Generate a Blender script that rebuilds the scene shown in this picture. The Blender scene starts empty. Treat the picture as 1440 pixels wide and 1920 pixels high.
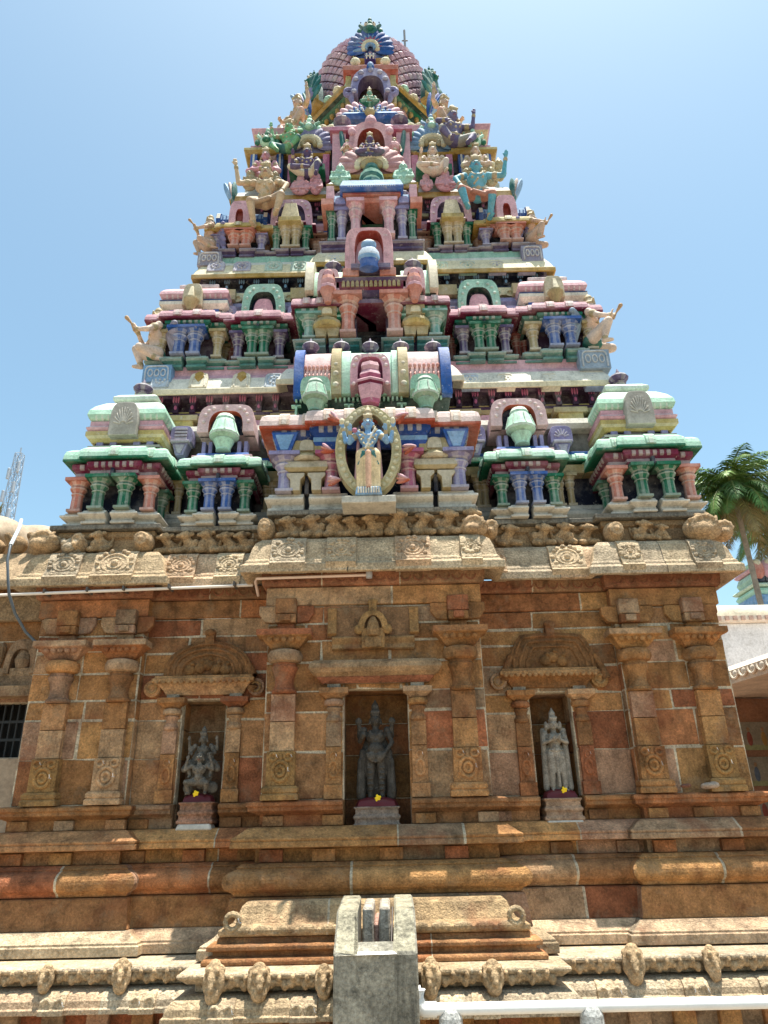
import bpy, bmesh, math, random
import numpy as np
from mathutils import Vector, Matrix
C = bpy.context.scene
COL = C.collection
PI = math.pi
R_ = math.radians

# ------------------------------------------------------------------ camera
F_PX, PITCH, ROLL = 1330.0, R_(23.3), R_(1.25)
CAM = np.array([0.07, -6.5, 1.6])
FW = np.array([0, math.cos(PITCH), math.sin(PITCH)])
_r = np.array([1.0, 0, 0]); _u = np.cross(_r, FW)
RT = math.cos(ROLL)*_r - math.sin(ROLL)*_u
UP = math.sin(ROLL)*_r + math.cos(ROLL)*_u
cam = bpy.data.cameras.new('camera'); cob = bpy.data.objects.new('camera', cam); COL.objects.link(cob)
M = Matrix.Identity(4)
for i in range(3):
    M[i][0], M[i][1], M[i][2], M[i][3] = RT[i], UP[i], -FW[i], CAM[i]
cob.matrix_world = M
cam.sensor_fit = 'VERTICAL'; cam.sensor_height = 24.0; cam.sensor_width = 18.0
cam.lens = F_PX/1920*24.0
cam.clip_start = 0.05; cam.clip_end = 3000
C.camera = cob
C.render.resolution_x, C.render.resolution_y = 768, 1024

# ------------------------------------------------------------------ sky, sun, exposure
SUN = Vector((0.11, -0.012, 1.0)).normalized()
w = bpy.data.worlds.new('World'); C.world = w; w.use_nodes = True
nt = w.node_tree; bg = nt.nodes['Background']
sky = nt.nodes.new('ShaderNodeTexSky'); sky.sky_type = 'NISHITA'; sky.sun_disc = False
sky.sun_elevation = math.asin(SUN.z); sky.sun_rotation = math.atan2(SUN.x, SUN.y)
sky.air_density = 1.0; sky.dust_density = 1.8; sky.ozone_density = 1.2
tn = nt.nodes.new('ShaderNodeMix'); tn.data_type = 'RGBA'; tn.blend_type = 'MULTIPLY'; tn.inputs[0].default_value = 1.0
tn.inputs[7].default_value = (1.0, 1.15, 1.01, 1); nt.links.new(sky.outputs[0], tn.inputs[6]); nt.links.new(tn.outputs[2], bg.inputs[0]); bg.inputs[1].default_value = 0.118
sl = bpy.data.lights.new('sun', 'SUN'); sl.energy = 5.0; sl.angle = R_(0.5); sl.color = (1.0, 0.95, 0.86)
so = bpy.data.objects.new('sun', sl); COL.objects.link(so)
so.rotation_euler = (-SUN).to_track_quat('-Z', 'Y').to_euler()
vs = C.view_settings; vs.view_transform = 'Standard'; vs.look = 'None'; vs.gamma = 1.0; vs.exposure = 0.97

def at(px, py, Y):                      # photo pixel -> point on the plane y = Y (used to read off real sizes)
    d = FW + RT*((px-720)/F_PX) - UP*((py-960)/F_PX)
    p = CAM + (Y-CAM[1])/d[1]*d
    return float(p[0]), float(p[2])
def X(px, py, Y): return at(px, py, Y)[0]
def Z(py, Y, px=700): return at(px, py, Y)[1]
def S(py, Y, px=700): return abs(at(px+1, py, Y)[0]-at(px, py, Y)[0])

# ------------------------------------------------------------------ materials: base colour comes from the face's own paint ('tint')
def mat(name, rough=0.8, mott=0.35, scale=6.0, bump=0.3, bscale=60.0, stain=0.0, stain_col=(.05,.045,.035), fade=0.0, bdist=0.01, streak=0.0, lichen=0.0, red=0.0, grain=0.0, chips=0.0):
    m = bpy.data.materials.new(name); m.use_nodes = True
    n, l = m.node_tree.nodes, m.node_tree.links
    bs = n['Principled BSDF']; bs.inputs['Roughness'].default_value = rough
    bs.inputs['Specular IOR Level'].default_value = 0.25
    a = n.new('ShaderNodeAttribute'); a.attribute_name = 'tint'
    g = n.new('ShaderNodeNewGeometry')
    def noise(sc, det=6, rgh=.6, vec=None):
        t = n.new('ShaderNodeTexNoise'); t.inputs['Scale'].default_value = sc; t.inputs['Detail'].default_value = det
        t.inputs['Roughness'].default_value = rgh
        l.new(vec if vec else g.outputs['Position'], t.inputs['Vector']); return t
    def ramp(src, a0, a1, v0=0., v1=1.):
        r = n.new('ShaderNodeMapRange'); r.inputs[1].default_value = a0; r.inputs[2].default_value = a1
        r.inputs[3].default_value = v0; r.inputs[4].default_value = v1; l.new(src, r.inputs[0]); return r.outputs[0]
    def mix(fac, c1, c2, mode='MIX'):
        x = n.new('ShaderNodeMix'); x.data_type = 'RGBA'; x.blend_type = mode
        if isinstance(fac, float): x.inputs[0].default_value = fac
        else: l.new(fac, x.inputs[0])
        for s, c in ((6, c1), (7, c2)):
            if isinstance(c, tuple): x.inputs[s].default_value = (*c, 1)
            else: l.new(c, x.inputs[s])
        return x.outputs[2]
    n1 = noise(scale); n2 = noise(scale*7, 4, .7)
    v = n.new('ShaderNodeMath'); v.operation = 'ADD'
    l.new(ramp(n1.outputs[0], .3, .7, 1-mott, 1+mott), v.inputs[0]); l.new(ramp(n2.outputs[0], .3, .7, -mott*.6, mott*.6), v.inputs[1])
    gry = n.new('ShaderNodeCombineColor'); [l.new(v.outputs[0], gry.inputs[i]) for i in range(3)]
    col = mix(1.0, a.outputs['Color'], gry.outputs[0], 'MULTIPLY')
    if grain:
        gv_ = ramp(noise(bscale*.8, 4, .8).outputs[0], .36, .64, 1-grain, 1+grain); gc_ = n.new('ShaderNodeCombineColor'); [l.new(gv_, gc_.inputs[i]) for i in range(3)]
        col = mix(1.0, col, gc_.outputs[0], 'MULTIPLY')
    if chips:
        col = mix(ramp(noise(13, 8, .8).outputs[0], .60, .635, 0, chips), col, (.50, .47, .42))
        col = mix(ramp(noise(17.3, 8, .8).outputs[0], .61, .66, 0, chips), col, (.06, .055, .05))
    if red:
        col = mix(ramp(noise(2.3, 5).outputs[0], .54, .70, 0, red), col, (.24, .07, .03))
    if lichen:
        col = mix(ramp(noise(4.1, 7, .7).outputs[0], .55, .68, 0, lichen), col, (.33, .25, .16))
    if fade:
        col = mix(ramp(noise(3.0, 7, .7).outputs[0], .45, .72, 0, fade), col, (.60, .57, .52))
    if streak:
        mp = n.new('ShaderNodeMapping'); mp.inputs['Scale'].default_value = (9, 9, 1.1); l.new(g.outputs['Position'], mp.inputs[0])
        col = mix(ramp(noise(1.0, 6, .7, mp.outputs[0]).outputs[0], .56, .74, 0, streak), col, stain_col)
    if stain:
        col = mix(ramp(noise(scale*1.7, 9, .75).outputs[0], .55, .72, 0, stain), col, stain_col)
    l.new(col, bs.inputs['Base Color'])
    if bump:
        bp = n.new('ShaderNodeBump'); bp.inputs['Strength'].default_value = bump; bp.inputs['Distance'].default_value = bdist
        nb = noise(bscale, 5, .65); nb2 = noise(bscale*.22, 4, .6)
        ad = n.new('ShaderNodeMath'); ad.operation = 'ADD'; l.new(nb.outputs[0], ad.inputs[0]); l.new(nb2.outputs[0], ad.inputs[1])
        l.new(ad.outputs[0], bp.inputs['Height']); l.new(bp.outputs[0], bs.inputs['Normal'])
    return m
M_STONE = mat('weathered_sandstone', .9, .45, 7, 1.0, 80, stain=.6, stain_col=(.06,.038,.02), lichen=.42, red=.6, bdist=.022, grain=.24, streak=.55)
M_EAVE = mat('sunbleached_sandstone', .9, .32, 8, 1.0, 70, stain=.55, stain_col=(.13,.09,.055), lichen=.3, red=.12, bdist=.018, grain=.3)
M_PAINT = mat('painted_stucco', .7, .2, 6, .5, 50, stain=.5, stain_col=(.085,.072,.06), fade=.34, streak=.5, bdist=.008, grain=.12, chips=.55)
M_FIG = mat('painted_figure_stucco', .65, .18, 9, .4, 60, stain=.45, stain_col=(.09,.075,.06), fade=.2, bdist=.006, grain=.12, chips=.3)
M_DARKST = mat('black_granite', .6, .4, 14, .7, 90, grain=.35, stain=.55, stain_col=(.22,.21,.19), bdist=.006)
M_CONC = mat('stained_concrete', .9, .35, 5, .9, 50, stain=.9, stain_col=(.02,.02,.018), streak=.75, grain=.3, chips=.4)
M_LIME = mat('limewash', .85, .2, 3, .4, 30, grain=.1, stain=.5, stain_col=(.22,.20,.17), streak=.25)
M_PLASTIC = mat('plastic_pipe', .4, .06, 6, .05, 40)
M_METAL = mat('painted_metal', .5, .1, 6, .05, 40)
M_PAVE = mat('stone_paving', .9, .25, 3, .4, 40, stain=.2, stain_col=(.2,.15,.1))
M_LEAF = mat('palm_leaf', .5, .3, 2, 0, 40)
M_BARK = mat('palm_bark', .9, .3, 6, .6, 30)

# ------------------------------------------------------------------ mesh collector
def lin(r, g, b, k=0.86):
    f = lambda c: ((c/255+.055)/1.055)**2.4 if c > 10 else c/255/12.92
    return (f(r)*k, f(g)*k, f(b)*k)
def sc(c, k): return tuple(min(.9, x*k) for x in c)
def mx(c, d, t): return tuple(a*(1-t)+b*t for a, b in zip(c, d))
class MB:
    def __init__(s): s.v, s.f, s.t = [], [], []
    def add(s, vs, fs, col):
        o = len(s.v); s.v += [tuple(map(float, p)) for p in vs]
        for i, f in enumerate(fs):
            s.f.append(tuple(k+o for k in f)); s.t.append(col[i] if isinstance(col, list) else col)
    def box(s, x0, x1, y0, y1, z0, z1, col, tx=0., tz=0.):
        a = tx  # taper of the top
        vs = [(x0,y0,z0),(x1,y0,z0),(x1,y1,z0),(x0,y1,z0),(x0+a,y0+tz,z1),(x1-a,y0+tz,z1),(x1-a,y1-tz,z1),(x0+a,y1-tz,z1)]
        s.add(vs, [(3,2,1,0),(4,5,6,7),(0,1,5,4),(1,2,6,5),(2,3,7,6),(3,0,4,7)], col)
    def sweep(s, plan, prof, col, closed=False, caps=True):
        """plan: (x,y) walked with the outside on the right hand; prof: (offset outward, z)"""
        n = len(plan); off = []
        for i in range(n):
            ns = []
            for a, b in ((i-1, i), (i, i+1)):
                if closed: a %= n; b %= n
                elif a < 0 or b >= n: continue
                dx, dy = plan[b][0]-plan[a][0], plan[b][1]-plan[a][1]; L = math.hypot(dx, dy) or 1
                ns.append((dy/L, -dx/L))
            if len(ns) == 1: off.append(ns[0])
            else:
                d = 1+ns[0][0]*ns[1][0]+ns[0][1]*ns[1][1]
                d = max(d, .15); off.append(((ns[0][0]+ns[1][0])/d, (ns[0][1]+ns[1][1])/d))
        m = len(prof)
        vs = [(plan[i][0]+off[i][0]*o, plan[i][1]+off[i][1]*o, z) for i in range(n) for (o, z) in prof]
        fs, cs = [], []
        for i in range(n if closed else n-1):
            j = (i+1) % n
            for k in range(m-1):
                fs.append((i*m+k, i*m+k+1, j*m+k+1, j*m+k))
                c = col
                if callable(c): c = c(i, k)
                elif isinstance(c, list): c = c[min(k, len(c)-1)]
                cs.append(c)
        if caps and not closed:
            c0 = col(0, 0) if callable(col) else (col[0] if isinstance(col, list) else col)
            fs.append(tuple(range(m))); cs.append(c0)
            fs.append(tuple(reversed(range((n-1)*m, n*m)))); cs.append(c0)
        s.add(vs, fs, cs)
    def lathe(s, c, prof, n, col, sq=0., a0=0., alt=None, sx=1., sy=1.):
        m = len(prof); vs = []
        for i in range(n):
            a = a0+2*PI*i/n; ca, sa = math.cos(a), math.sin(a)
            k = 1/max(abs(ca), abs(sa))
            kk = 1*(1-sq)+k*sq
            for r, z in prof: vs.append((c[0]+r*kk*ca*sx, c[1]+r*kk*sa*sy, c[2]+z))
        fs, cs = [], []
        for i in range(n):
            j = (i+1) % n
            for k in range(m-1):
                fs.append((i*m+k, j*m+k, j*m+k+1, i*m+k+1))
                cc = col[min(k, len(col)-1)] if isinstance(col, list) else col
                if alt and i % alt == 0: cc = mx(cc, (.75,.73,.68), .22)
                cs.append(cc)
        e = col[-1] if isinstance(col, list) else col
        b = col[0] if isinstance(col, list) else col
        fs.append(tuple(i*m for i in reversed(range(n)))); cs.append(b)
        fs.append(tuple(i*m+m-1 for i in range(n))); cs.append(e)
        s.add(vs, fs, cs)
    def prism(s, pts, y0, y1, col, colf=None):
        """outline in (x,z), counter-clockwise from the front, extruded y0 (front) to y1"""
        n = len(pts); vs = [(x, y0, z) for x, z in pts]+[(x, y1, z) for x, z in pts]
        fs = [tuple(range(n)), tuple(reversed(range(n, 2*n)))]+[(i, i+n, (i+1) % n+n, (i+1) % n) for i in range(n)]
        s.add(vs, fs, [colf or col]+[col]*(n+1))
    def arch(s, outer, inner, y0, y1, col, colin, colf=None):
        n = len(outer); vs = []
        for (pts, y) in ((outer, y0), (inner, y0), (outer, y1), (inner, y1)): vs += [(x, y, z) for x, z in pts]
        fs, cs = [], []
        for i in range(n-1):
            fs.append((i, n+i, n+i+1, i+1)); cs.append(colf or col)
            fs.append((2*n+i, i, i+1, 2*n+i+1)); cs.append(col)
            fs.append((n+i, 3*n+i, 3*n+i+1, n+i+1)); cs.append(colin)
            fs.append((3*n+i, 2*n+i, 2*n+i+1, 3*n+i+1)); cs.append(col)
        fs += [(0, 2*n, 3*n, n), (n-1, 2*n-1, 4*n-1, 3*n-1)]; cs += [col, col]
        s.add(vs, fs, cs)
    def tube(s, path, r, col, n=8, close=True):
        P = [Vector(p) for p in path]; rr = r if isinstance(r, list) else [r]*len(P)
        vs = []; up = Vector((0, 0, 1))
        for i, p in enumerate(P):
            t = (P[min(i+1, len(P)-1)]-P[max(i-1, 0)]).normalized()
            a = t.cross(up)
            if a.length < .05: a = t.cross(Vector((0, 1, 0)))
            a.normalize(); b = a.cross(t)
            for k in range(n):
                q = p+a*(rr[i]*math.cos(2*PI*k/n))+b*(rr[i]*math.sin(2*PI*k/n)); vs.append(q)
        fs = [(i*n+k, i*n+(k+1) % n, (i+1)*n+(k+1) % n, (i+1)*n+k) for i in range(len(P)-1) for k in range(n)]
        if close: fs += [tuple(reversed(range(n))), tuple(range((len(P)-1)*n, len(P)*n))]
        s.add(vs, fs, col)
    def ell(s, c, r, col, n=10, m=7, rot=None):
        vs = []
        for j in range(m+1):
            th = PI*j/m
            for i in range(n):
                p = Vector((r[0]*math.sin(th)*math.cos(2*PI*i/n), r[1]*math.sin(th)*math.sin(2*PI*i/n), r[2]*math.cos(th)))
                if rot: p = rot @ p
                vs.append((c[0]+p.x, c[1]+p.y, c[2]+p.z))
        fs = [(j*n+i, (j+1)*n+i, (j+1)*n+(i+1) % n, j*n+(i+1) % n) for j in range(m) for i in range(n)]
        s.add(vs, fs, col)
    def ring(s, c, rx, rz, r, col, n=20, a0=0., a1=2*PI, ny=6):
        s.tube([(c[0]+rx*math.cos(a0+(a1-a0)*i/n), c[1], c[2]+rz*math.sin(a0+(a1-a0)*i/n)) for i in range(n+1)], r, col, ny)
    def build(s, name, material, parent=None, bevel=0., smooth=0., loc=None):
        me = bpy.data.meshes.new(name); me.from_pydata(s.v, [], s.f)
        at_ = me.color_attributes.new('tint', 'FLOAT_COLOR', 'CORNER')
        arr = np.empty((len(me.loops), 4), np.float32); arr[:, 3] = 1
        k = 0
        for f, t in zip(s.f, s.t):
            arr[k:k+len(f), :3] = t; k += len(f)
        at_.data.foreach_set('color', arr.ravel())
        me.materials.append(material)
        bm = bmesh.new(); bm.from_mesh(me); bmesh.ops.remove_doubles(bm, verts=bm.verts, dist=1e-5)
        bmesh.ops.recalc_face_normals(bm, faces=bm.faces); bm.to_mesh(me); bm.free()
        if smooth:
            me.polygons.foreach_set('use_smooth', [True]*len(me.polygons))
            me.set_sharp_from_angle(angle=R_(smooth))
        o = bpy.data.objects.new(name, me); COL.objects.link(o)
        if parent: o.parent = parent
        if loc: o.location = loc
        if bevel:
            b = o.modifiers.new('soft edges', 'BEVEL'); b.width = bevel; b.segments = 1; b.limit_method = 'ANGLE'; b.angle_limit = R_(35)
        return o
def tag(o, label=None, cat=None, group=None, kind=None):
    if label: o['label'] = label
    if cat: o['category'] = cat
    if group: o['group'] = group
    if kind: o['kind'] = kind
    return o
def empty(name, label, cat, loc=(0,0,0), group=None):
    o = bpy.data.objects.new(name, None); COL.objects.link(o); o.location = loc; o.empty_display_size = .1
    return tag(o, label, cat, group)
def dup(o, loc, rz=None, scale=None, parent=None, mirror=False):
    c = o.copy(); COL.objects.link(c); c.location = loc
    if rz is not None: c.rotation_euler.z = rz
    if scale is not None: c.scale = (scale,)*3 if not isinstance(scale, tuple) else scale
    if parent: c.parent = parent
    for ch in o.children:
        d = ch.copy(); COL.objects.link(d); d.parent = c
        for g in ch.children:
            e = g.copy(); COL.objects.link(e); e.parent = d
    return c

# ------------------------------------------------------------------ sculpted bodies: overlapping capsules and ellipsoids fused to ONE continuous skin
class FIG:
    def __init__(s): s.p = []
    def cap(s, a, b, r1, r2, c): s.p.append(('c', Vector(a), Vector(b), r1, r2, c))
    def ell(s, a, r, c): s.p.append(('e', Vector(a), Vector(r) if not isinstance(r, (int, float)) else Vector((r, r, r)), 0, 0, c))
    def chain(s, pts, r1, r2, c):
        n = len(pts)-1
        for i in range(n): s.cap(pts[i], pts[i+1], r1+(r2-r1)*i/n, r1+(r2-r1)*(i+1)/n, c)
    def build(s, name, voxel, material, parent=None, loc=(0,0,0), rz=0., scale=1., smooth_it=1):
        mb = MB()
        for k, a, b, r1, r2, c in s.p:
            if k == 'e': mb.ell(a, b, c, 14, 9)
            else:
                t = (b-a); L = t.length
                if L < 1e-6: mb.ell(a, (r1, r1, r1), c, 12, 8); continue
                t.normalize(); q = Vector((0, 0, 1)).rotation_difference(t)
                n, rows = 12, []
                for j in range(5): th = PI/2*j/4; rows.append((r1*math.sin(th), -r1*math.cos(th)))
                for j in range(5): th = PI/2*j/4; rows.append((r2*math.cos(th), L+r2*math.sin(th)))
                vs = []
                for (rr, z) in rows:
                    for i in range(n):
                        vs.append(a+q @ Vector((max(rr, 1e-4)*math.cos(2*PI*i/n), max(rr, 1e-4)*math.sin(2*PI*i/n), z)))
                fs = [(j*n+i, j*n+(i+1) % n, (j+1)*n+(i+1) % n, (j+1)*n+i) for j in range(9) for i in range(n)]
                fs += [tuple(reversed(range(n))), tuple(range(9*n, 10*n))]
                mb.add(vs, fs, c)
        me = bpy.data.meshes.new(name); me.from_pydata(mb.v, [], mb.f)
        tmp = bpy.data.objects.new('sculpt', me); COL.objects.link(tmp)
        r = tmp.modifiers.new('fuse', 'REMESH'); r.mode = 'VOXEL'; r.voxel_size = voxel; r.use_smooth_shade = True
        if smooth_it:
            sm = tmp.modifiers.new('soften', 'SMOOTH'); sm.factor = .4; sm.iterations = smooth_it
        dg = bpy.context.evaluated_depsgraph_get(); dg.update()
        out = bpy.data.meshes.new_from_object(tmp.evaluated_get(dg))
        bpy.data.objects.remove(tmp); bpy.data.meshes.remove(me)
        out.name = name
        nv = len(out.vertices); V = np.empty(nv*3, np.float32); out.vertices.foreach_get('co', V); V = V.reshape(-1, 3)
        best = np.full(nv, 1e9); colr = np.zeros((nv, 4), np.float32); colr[:, 3] = 1
        for k, a, b, r1, r2, c in s.p:
            if k == 'e':
                d = (np.linalg.norm((V-np.array(a))/np.array(b), axis=1)-1)*min(b)
            else:
                ab = np.array(b-a); L2 = max(ab@ab, 1e-9); t = np.clip(((V-np.array(a))@ab)/L2, 0, 1)
                d = np.linalg.norm(V-np.array(a)-t[:, None]*ab, axis=1)-(r1+(r2-r1)*t)
            q = d < best; best[q] = d[q]; colr[q, :3] = c
        ca = out.color_attributes.new('tint', 'FLOAT_COLOR', 'POINT'); ca.data.foreach_set('color', colr.ravel())
        out.materials.clear(); out.materials.append(material)
        o = bpy.data.objects.new(name, out); COL.objects.link(o)
        o.location = loc; o.rotation_euler.z = rz; o.scale = (scale,)*3
        if parent: o.parent = parent
        return o
# ================================================================== the stone sanctuary
rnd = random.Random(7)
OCH = [tuple(v*k for v, k in zip(c, (1.22, 1.15, 1.18))) for c in [(.36,.19,.07), (.29,.145,.052), (.28,.095,.042), (.31,.22,.13), (.42,.235,.085), (.34,.185,.08), (.42,.28,.15), (.24,.12,.048), (.34,.14,.055), (.33,.17,.06), (.38,.24,.15)]]
LITE = [(.54,.41,.265), (.50,.37,.225), (.56,.44,.29), (.52,.36,.23), (.46,.37,.26)]
MORT = (.60,.50,.36)
def stc(r=rnd, pal=OCH):
    c = r.choice(pal); a = [sum(q[i] for q in pal)/len(pal) for i in range(3)]
    return sc(tuple(c[i]*.82+a[i]*.18 for i in range(3)), r.uniform(.80, 1.20))
sanct = empty('stone_sanctuary', 'brown sandstone temple wall with pilasters, niches, carved eave and stepped base', 'temple wall')
YC, YR, YM = -.10, 0.0, -.35            # corner bays, recesses, middle bay
XW = 3.12
XL0, XL1, XM0, XM1, XR0, XR1 = -XW, X(243,1420,YC), X(492,1420,YM), X(918,1420,YM), X(1192,1420,YC), XW
PLAN = [(XL0,6.3),(XL0,YC),(XL1,YC),(XL1,YR),(XM0,YR),(XM0,YM),(XM1,YM),(XM1,YR),(XR0,YR),(XR0,YC),(XR1,YC),(XR1,6.3)]
def split_plan(plan, r, a=.45, b=1.1):
    out, joints = [plan[0]], []
    for p, q in zip(plan, plan[1:]):
        L = math.hypot(q[0]-p[0], q[1]-p[1]); d = r.uniform(a, b)
        while L > .7 and d < L-.25:
            t = d/L; pt = (p[0]+(q[0]-p[0])*t, p[1]+(q[1]-p[1])*t)
            out.append(pt); joints.append((pt, ((q[0]-p[0])/L, (q[1]-p[1])/L))); d += r.uniform(a, b)
        out.append(q)
    return out, joints
def stone_sweep(mb, plan, prof, seed, pal=OCH, joints=True, mort=MORT):
    r = random.Random(seed); pl, js = split_plan(plan, r)
    cs = [stc(r, pal) for _ in pl]
    mb.sweep(pl, prof, lambda i, k: cs[i])
    if joints:
        for (x, y), (dx, dy) in js:
            h = r.uniform(.006, .012); sk = r.uniform(-.02, .02)
            mb.sweep([(x-dx*h, y-dy*h), (x+dx*h, y+dy*h)], [(o+.003, z) for o, z in prof], mort)
def rects_minus(rect, holes):
    out = [rect]
    for (hx0, hx1, hz0, hz1) in holes:
        nx = []
        for (x0, x1, z0, z1) in out:
            if hx1 <= x0 or hx0 >= x1 or hz1 <= z0 or hz0 >= z1: nx.append((x0, x1, z0, z1)); continue
            if x0 < hx0: nx.append((x0, hx0, z0, z1))
            if hx1 < x1: nx.append((hx1, x1, z0, z1))
            a, b = max(x0, hx0), min(x1, hx1)
            if z0 < hz0: nx.append((a, b, z0, hz0))
            if hz1 < z1: nx.append((a, b, hz1, z1))
        out = nx
    return out
def panel(mb, x0, x1, Y, rows, holes, seed, d=.12, pal=OCH, a=.32, b=.8, mort=True, g=.0125):
    r = random.Random(seed)
    if mort:
        for q in rects_minus((x0, x1, rows[0], rows[-1]), holes): mb.box(q[0], q[1], Y+.004, Y+d-.01, q[2], q[3], MORT)
    for z0, z1 in zip(rows, rows[1:]):
        x = x0
        while x < x1-.01:
            e = x+r.uniform(a, b)
            if e > x1-.22: e = x1
            t = stc(r, pal)
            for q in rects_minus((x, e, z0, z1), holes):
                if q[1]-q[0] < .03 or q[3]-q[2] < .03: continue
                j = lambda: r.uniform(.25, 1.35)*g*(r.random() > .15)
                dx = [j() for _ in range(8)]; yo = Y-r.uniform(.001, .005)
                vs = [(q[0]+dx[0], yo, q[2]+dx[1]), (q[1]-dx[2], yo, q[2]+dx[3]), (q[1]-dx[4], yo, q[3]-dx[5]), (q[0]+dx[6], yo, q[3]-dx[7])]
                vs += [(v[0], Y+d, v[2]) for v in vs]
                mb.add(vs, [(0,1,2,3),(7,6,5,4),(0,4,5,1),(1,5,6,2),(2,6,7,3),(3,7,4,0)], t)
            x = e
ROWS = [1.735, 2.11, 2.43, 2.60, 2.84, 3.03, 3.18, 3.345]
NL = (X(334,1420,YR), X(418,1420,YR), 1.42, 2.60)
NM = (X(645,1400,YM), X(767,1400,YM), 1.42, 2.61)
NR = (X(1001,1400,YR), X(1080,1400,YR), 1.42, 2.60)
wb = MB()
panel(wb, XL0, XL1, YC, ROWS, [], 3, b=.62)
panel(wb, XL1, XM0, YR, ROWS, [NL], 5)
panel(wb, XM0, XM1, YM, ROWS, [NM], 9)
panel(wb, XM1, XR0, YR, ROWS, [NR], 12)
panel(wb, XR0, XR1, YC, ROWS, [], 14, b=.6)
# returns between the bays, side walls, lintel over the niches
for (x, y0, y1, sgn) in [(XL1, YC, YR, 1), (XM0, YM, YR, -1), (XM1, YM, YR, 1), (XR0, YC, YR, -1)]:
    for z0, z1 in zip(ROWS, ROWS[1:]):
        a, b = (x-.12, x+.002) if sgn > 0 else (x-.002, x+.12)
        wb.box(a, b, y0+.013, y1+.10, z0+.004, z1-.004, stc())
for sx in (-1, 1):
    for z0, z1 in zip(ROWS, ROWS[1:]):
        y = YC+.014
        while y < 6.2:
            e = min(6.3, y+rnd.uniform(.4, .9)); a, b = sorted((sx*(XW-.12), sx*(XW+.003)))
            wb.box(a, b, y+.005, e-.005, z0+.005, z1-.005, stc()); y = e
        a, b = sorted((sx*(XW-.1), sx*(XW-.004))); wb.box(a, b, YC+.02, 6.29, z0, z1, MORT)
wall = wb.build('stone_wall', M_STONE, sanct, bevel=.006)
# niche recesses
def niche(N, Y, depth, nm):
    m = MB(); x0, x1, z0, z1 = N; r = random.Random(int(x0*100))
    yb = Y+depth
    for a, b in zip([z0, 1.75, 2.1, 2.36, z1], [1.75, 2.1, 2.36, z1, z1]):
        if b-a < .02: continue
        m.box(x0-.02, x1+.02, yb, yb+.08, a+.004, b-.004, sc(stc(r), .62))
        m.box(x0-.10, x0-.002, Y+.11, yb, a+.004, b-.004, stc(r)); m.box(x1+.002, x1+.10, Y+.11, yb, a+.004, b-.004, stc(r))
    m.box(x0-.1, x1+.1, yb+.01, yb+.09, z0, z1, MORT)
    m.box(x0-.1, x1+.1, Y+.115, yb+.08, z1+.003, z1+.1, stc(r)); m.box(x0-.1, x1+.1, Y+.03, yb+.08, z0-.10, z0-.004, stc(r))
    return m.build('niche_recess', M_STONE, sanct, bevel=.004)
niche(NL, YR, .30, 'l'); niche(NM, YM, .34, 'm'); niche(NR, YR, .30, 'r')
# mouldings of the wall foot, broken at the niches
def cutplan(gaps):
    """pieces of PLAN between the niche openings (front walls only)"""
    pieces, cur = [], [PLAN[0]]
    for p, q in zip(PLAN, PLAN[1:]):
        if p[1] == q[1]:
            for (g0, g1) in gaps:
                if p[0] < g0 and g1 < q[0]:
                    cur.append((g0, p[1])); pieces.append(cur); cur = [(g1, p[1])]
        cur.append(q)
    pieces.append(cur); return pieces
pb = MB()
gaps = [(N[0]-.005, N[1]+.005) for N in (NL, NM, NR)]
for i, pc in enumerate(cutplan(gaps)):
    stone_sweep(pb, pc, [(-.05,1.742),(.02,1.742),(.085,1.735),(.10,1.725),(.10,1.70),(.085,1.695),(.085,1.665),(.03,1.645),(.0,1.63),(0,1.55),(-.05,1.55)], 20+i)
    r = random.Random(60+i)          # little square pegs in the recess under the lip
    for p, q in zip(pc, pc[1:]):
        if p[1] == q[1] and q[0]-p[0] > .15:
            x = p[0]+.03
            while x < q[0]-.12:
                pb.box(x, x+.16, p[1]-.035, p[1]+.02, 1.553, 1.627, stc(r)); x += r.uniform(.36, .5)
stone_sweep(pb, PLAN, [(-.05,1.55),(.06,1.548),(.09,1.535),(.16,1.485),(.19,1.47),(.19,1.455),(.18,1.45),(.19,1.44),(.19,1.405),(.05,1.395),(.02,1.39),(.02,1.297),(-.05,1.297)], 31)
for p, q in zip(PLAN, PLAN[1:]):
    if p[1] == q[1]:
        x = p[0]+.02
        while x < q[0]-.12: pb.box(x, x+.18, p[1]-.065, p[1]+.02, 1.30, 1.388, stc()); x += rnd.uniform(.4, .6)
kum = [(-.05,1.297),(.10,1.295),(.14,1.27),(.13,1.262),(.185,1.24)]+[(.175+.05*math.sin(t), 1.175+.062*math.cos(t)) for t in [.5,.9,1.3,1.7,2.1,2.5,2.8]]+[(.16,1.10),(.14,1.075),(-.05,1.07)]
stone_sweep(pb, PLAN, kum, 33)
# plain lower band, wave-edged plinth course
stone_sweep(pb, PLAN, [(-.05,1.073),(.16,1.07),(.17,1.06),(.195,.875),(.20,.86),(.20,.852),(-.05,.85)], 35)
stone_sweep(pb, PLAN, [(.0,.853),(.23,.85),(.25,.83),(.315,.79),(.33,.785),(.33,.768),(.345,.763),(.345,.70),(0,.692)], 36, LITE)
plinth = pb.build('moulded_plinth', M_STONE, sanct, bevel=.005)
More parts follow.
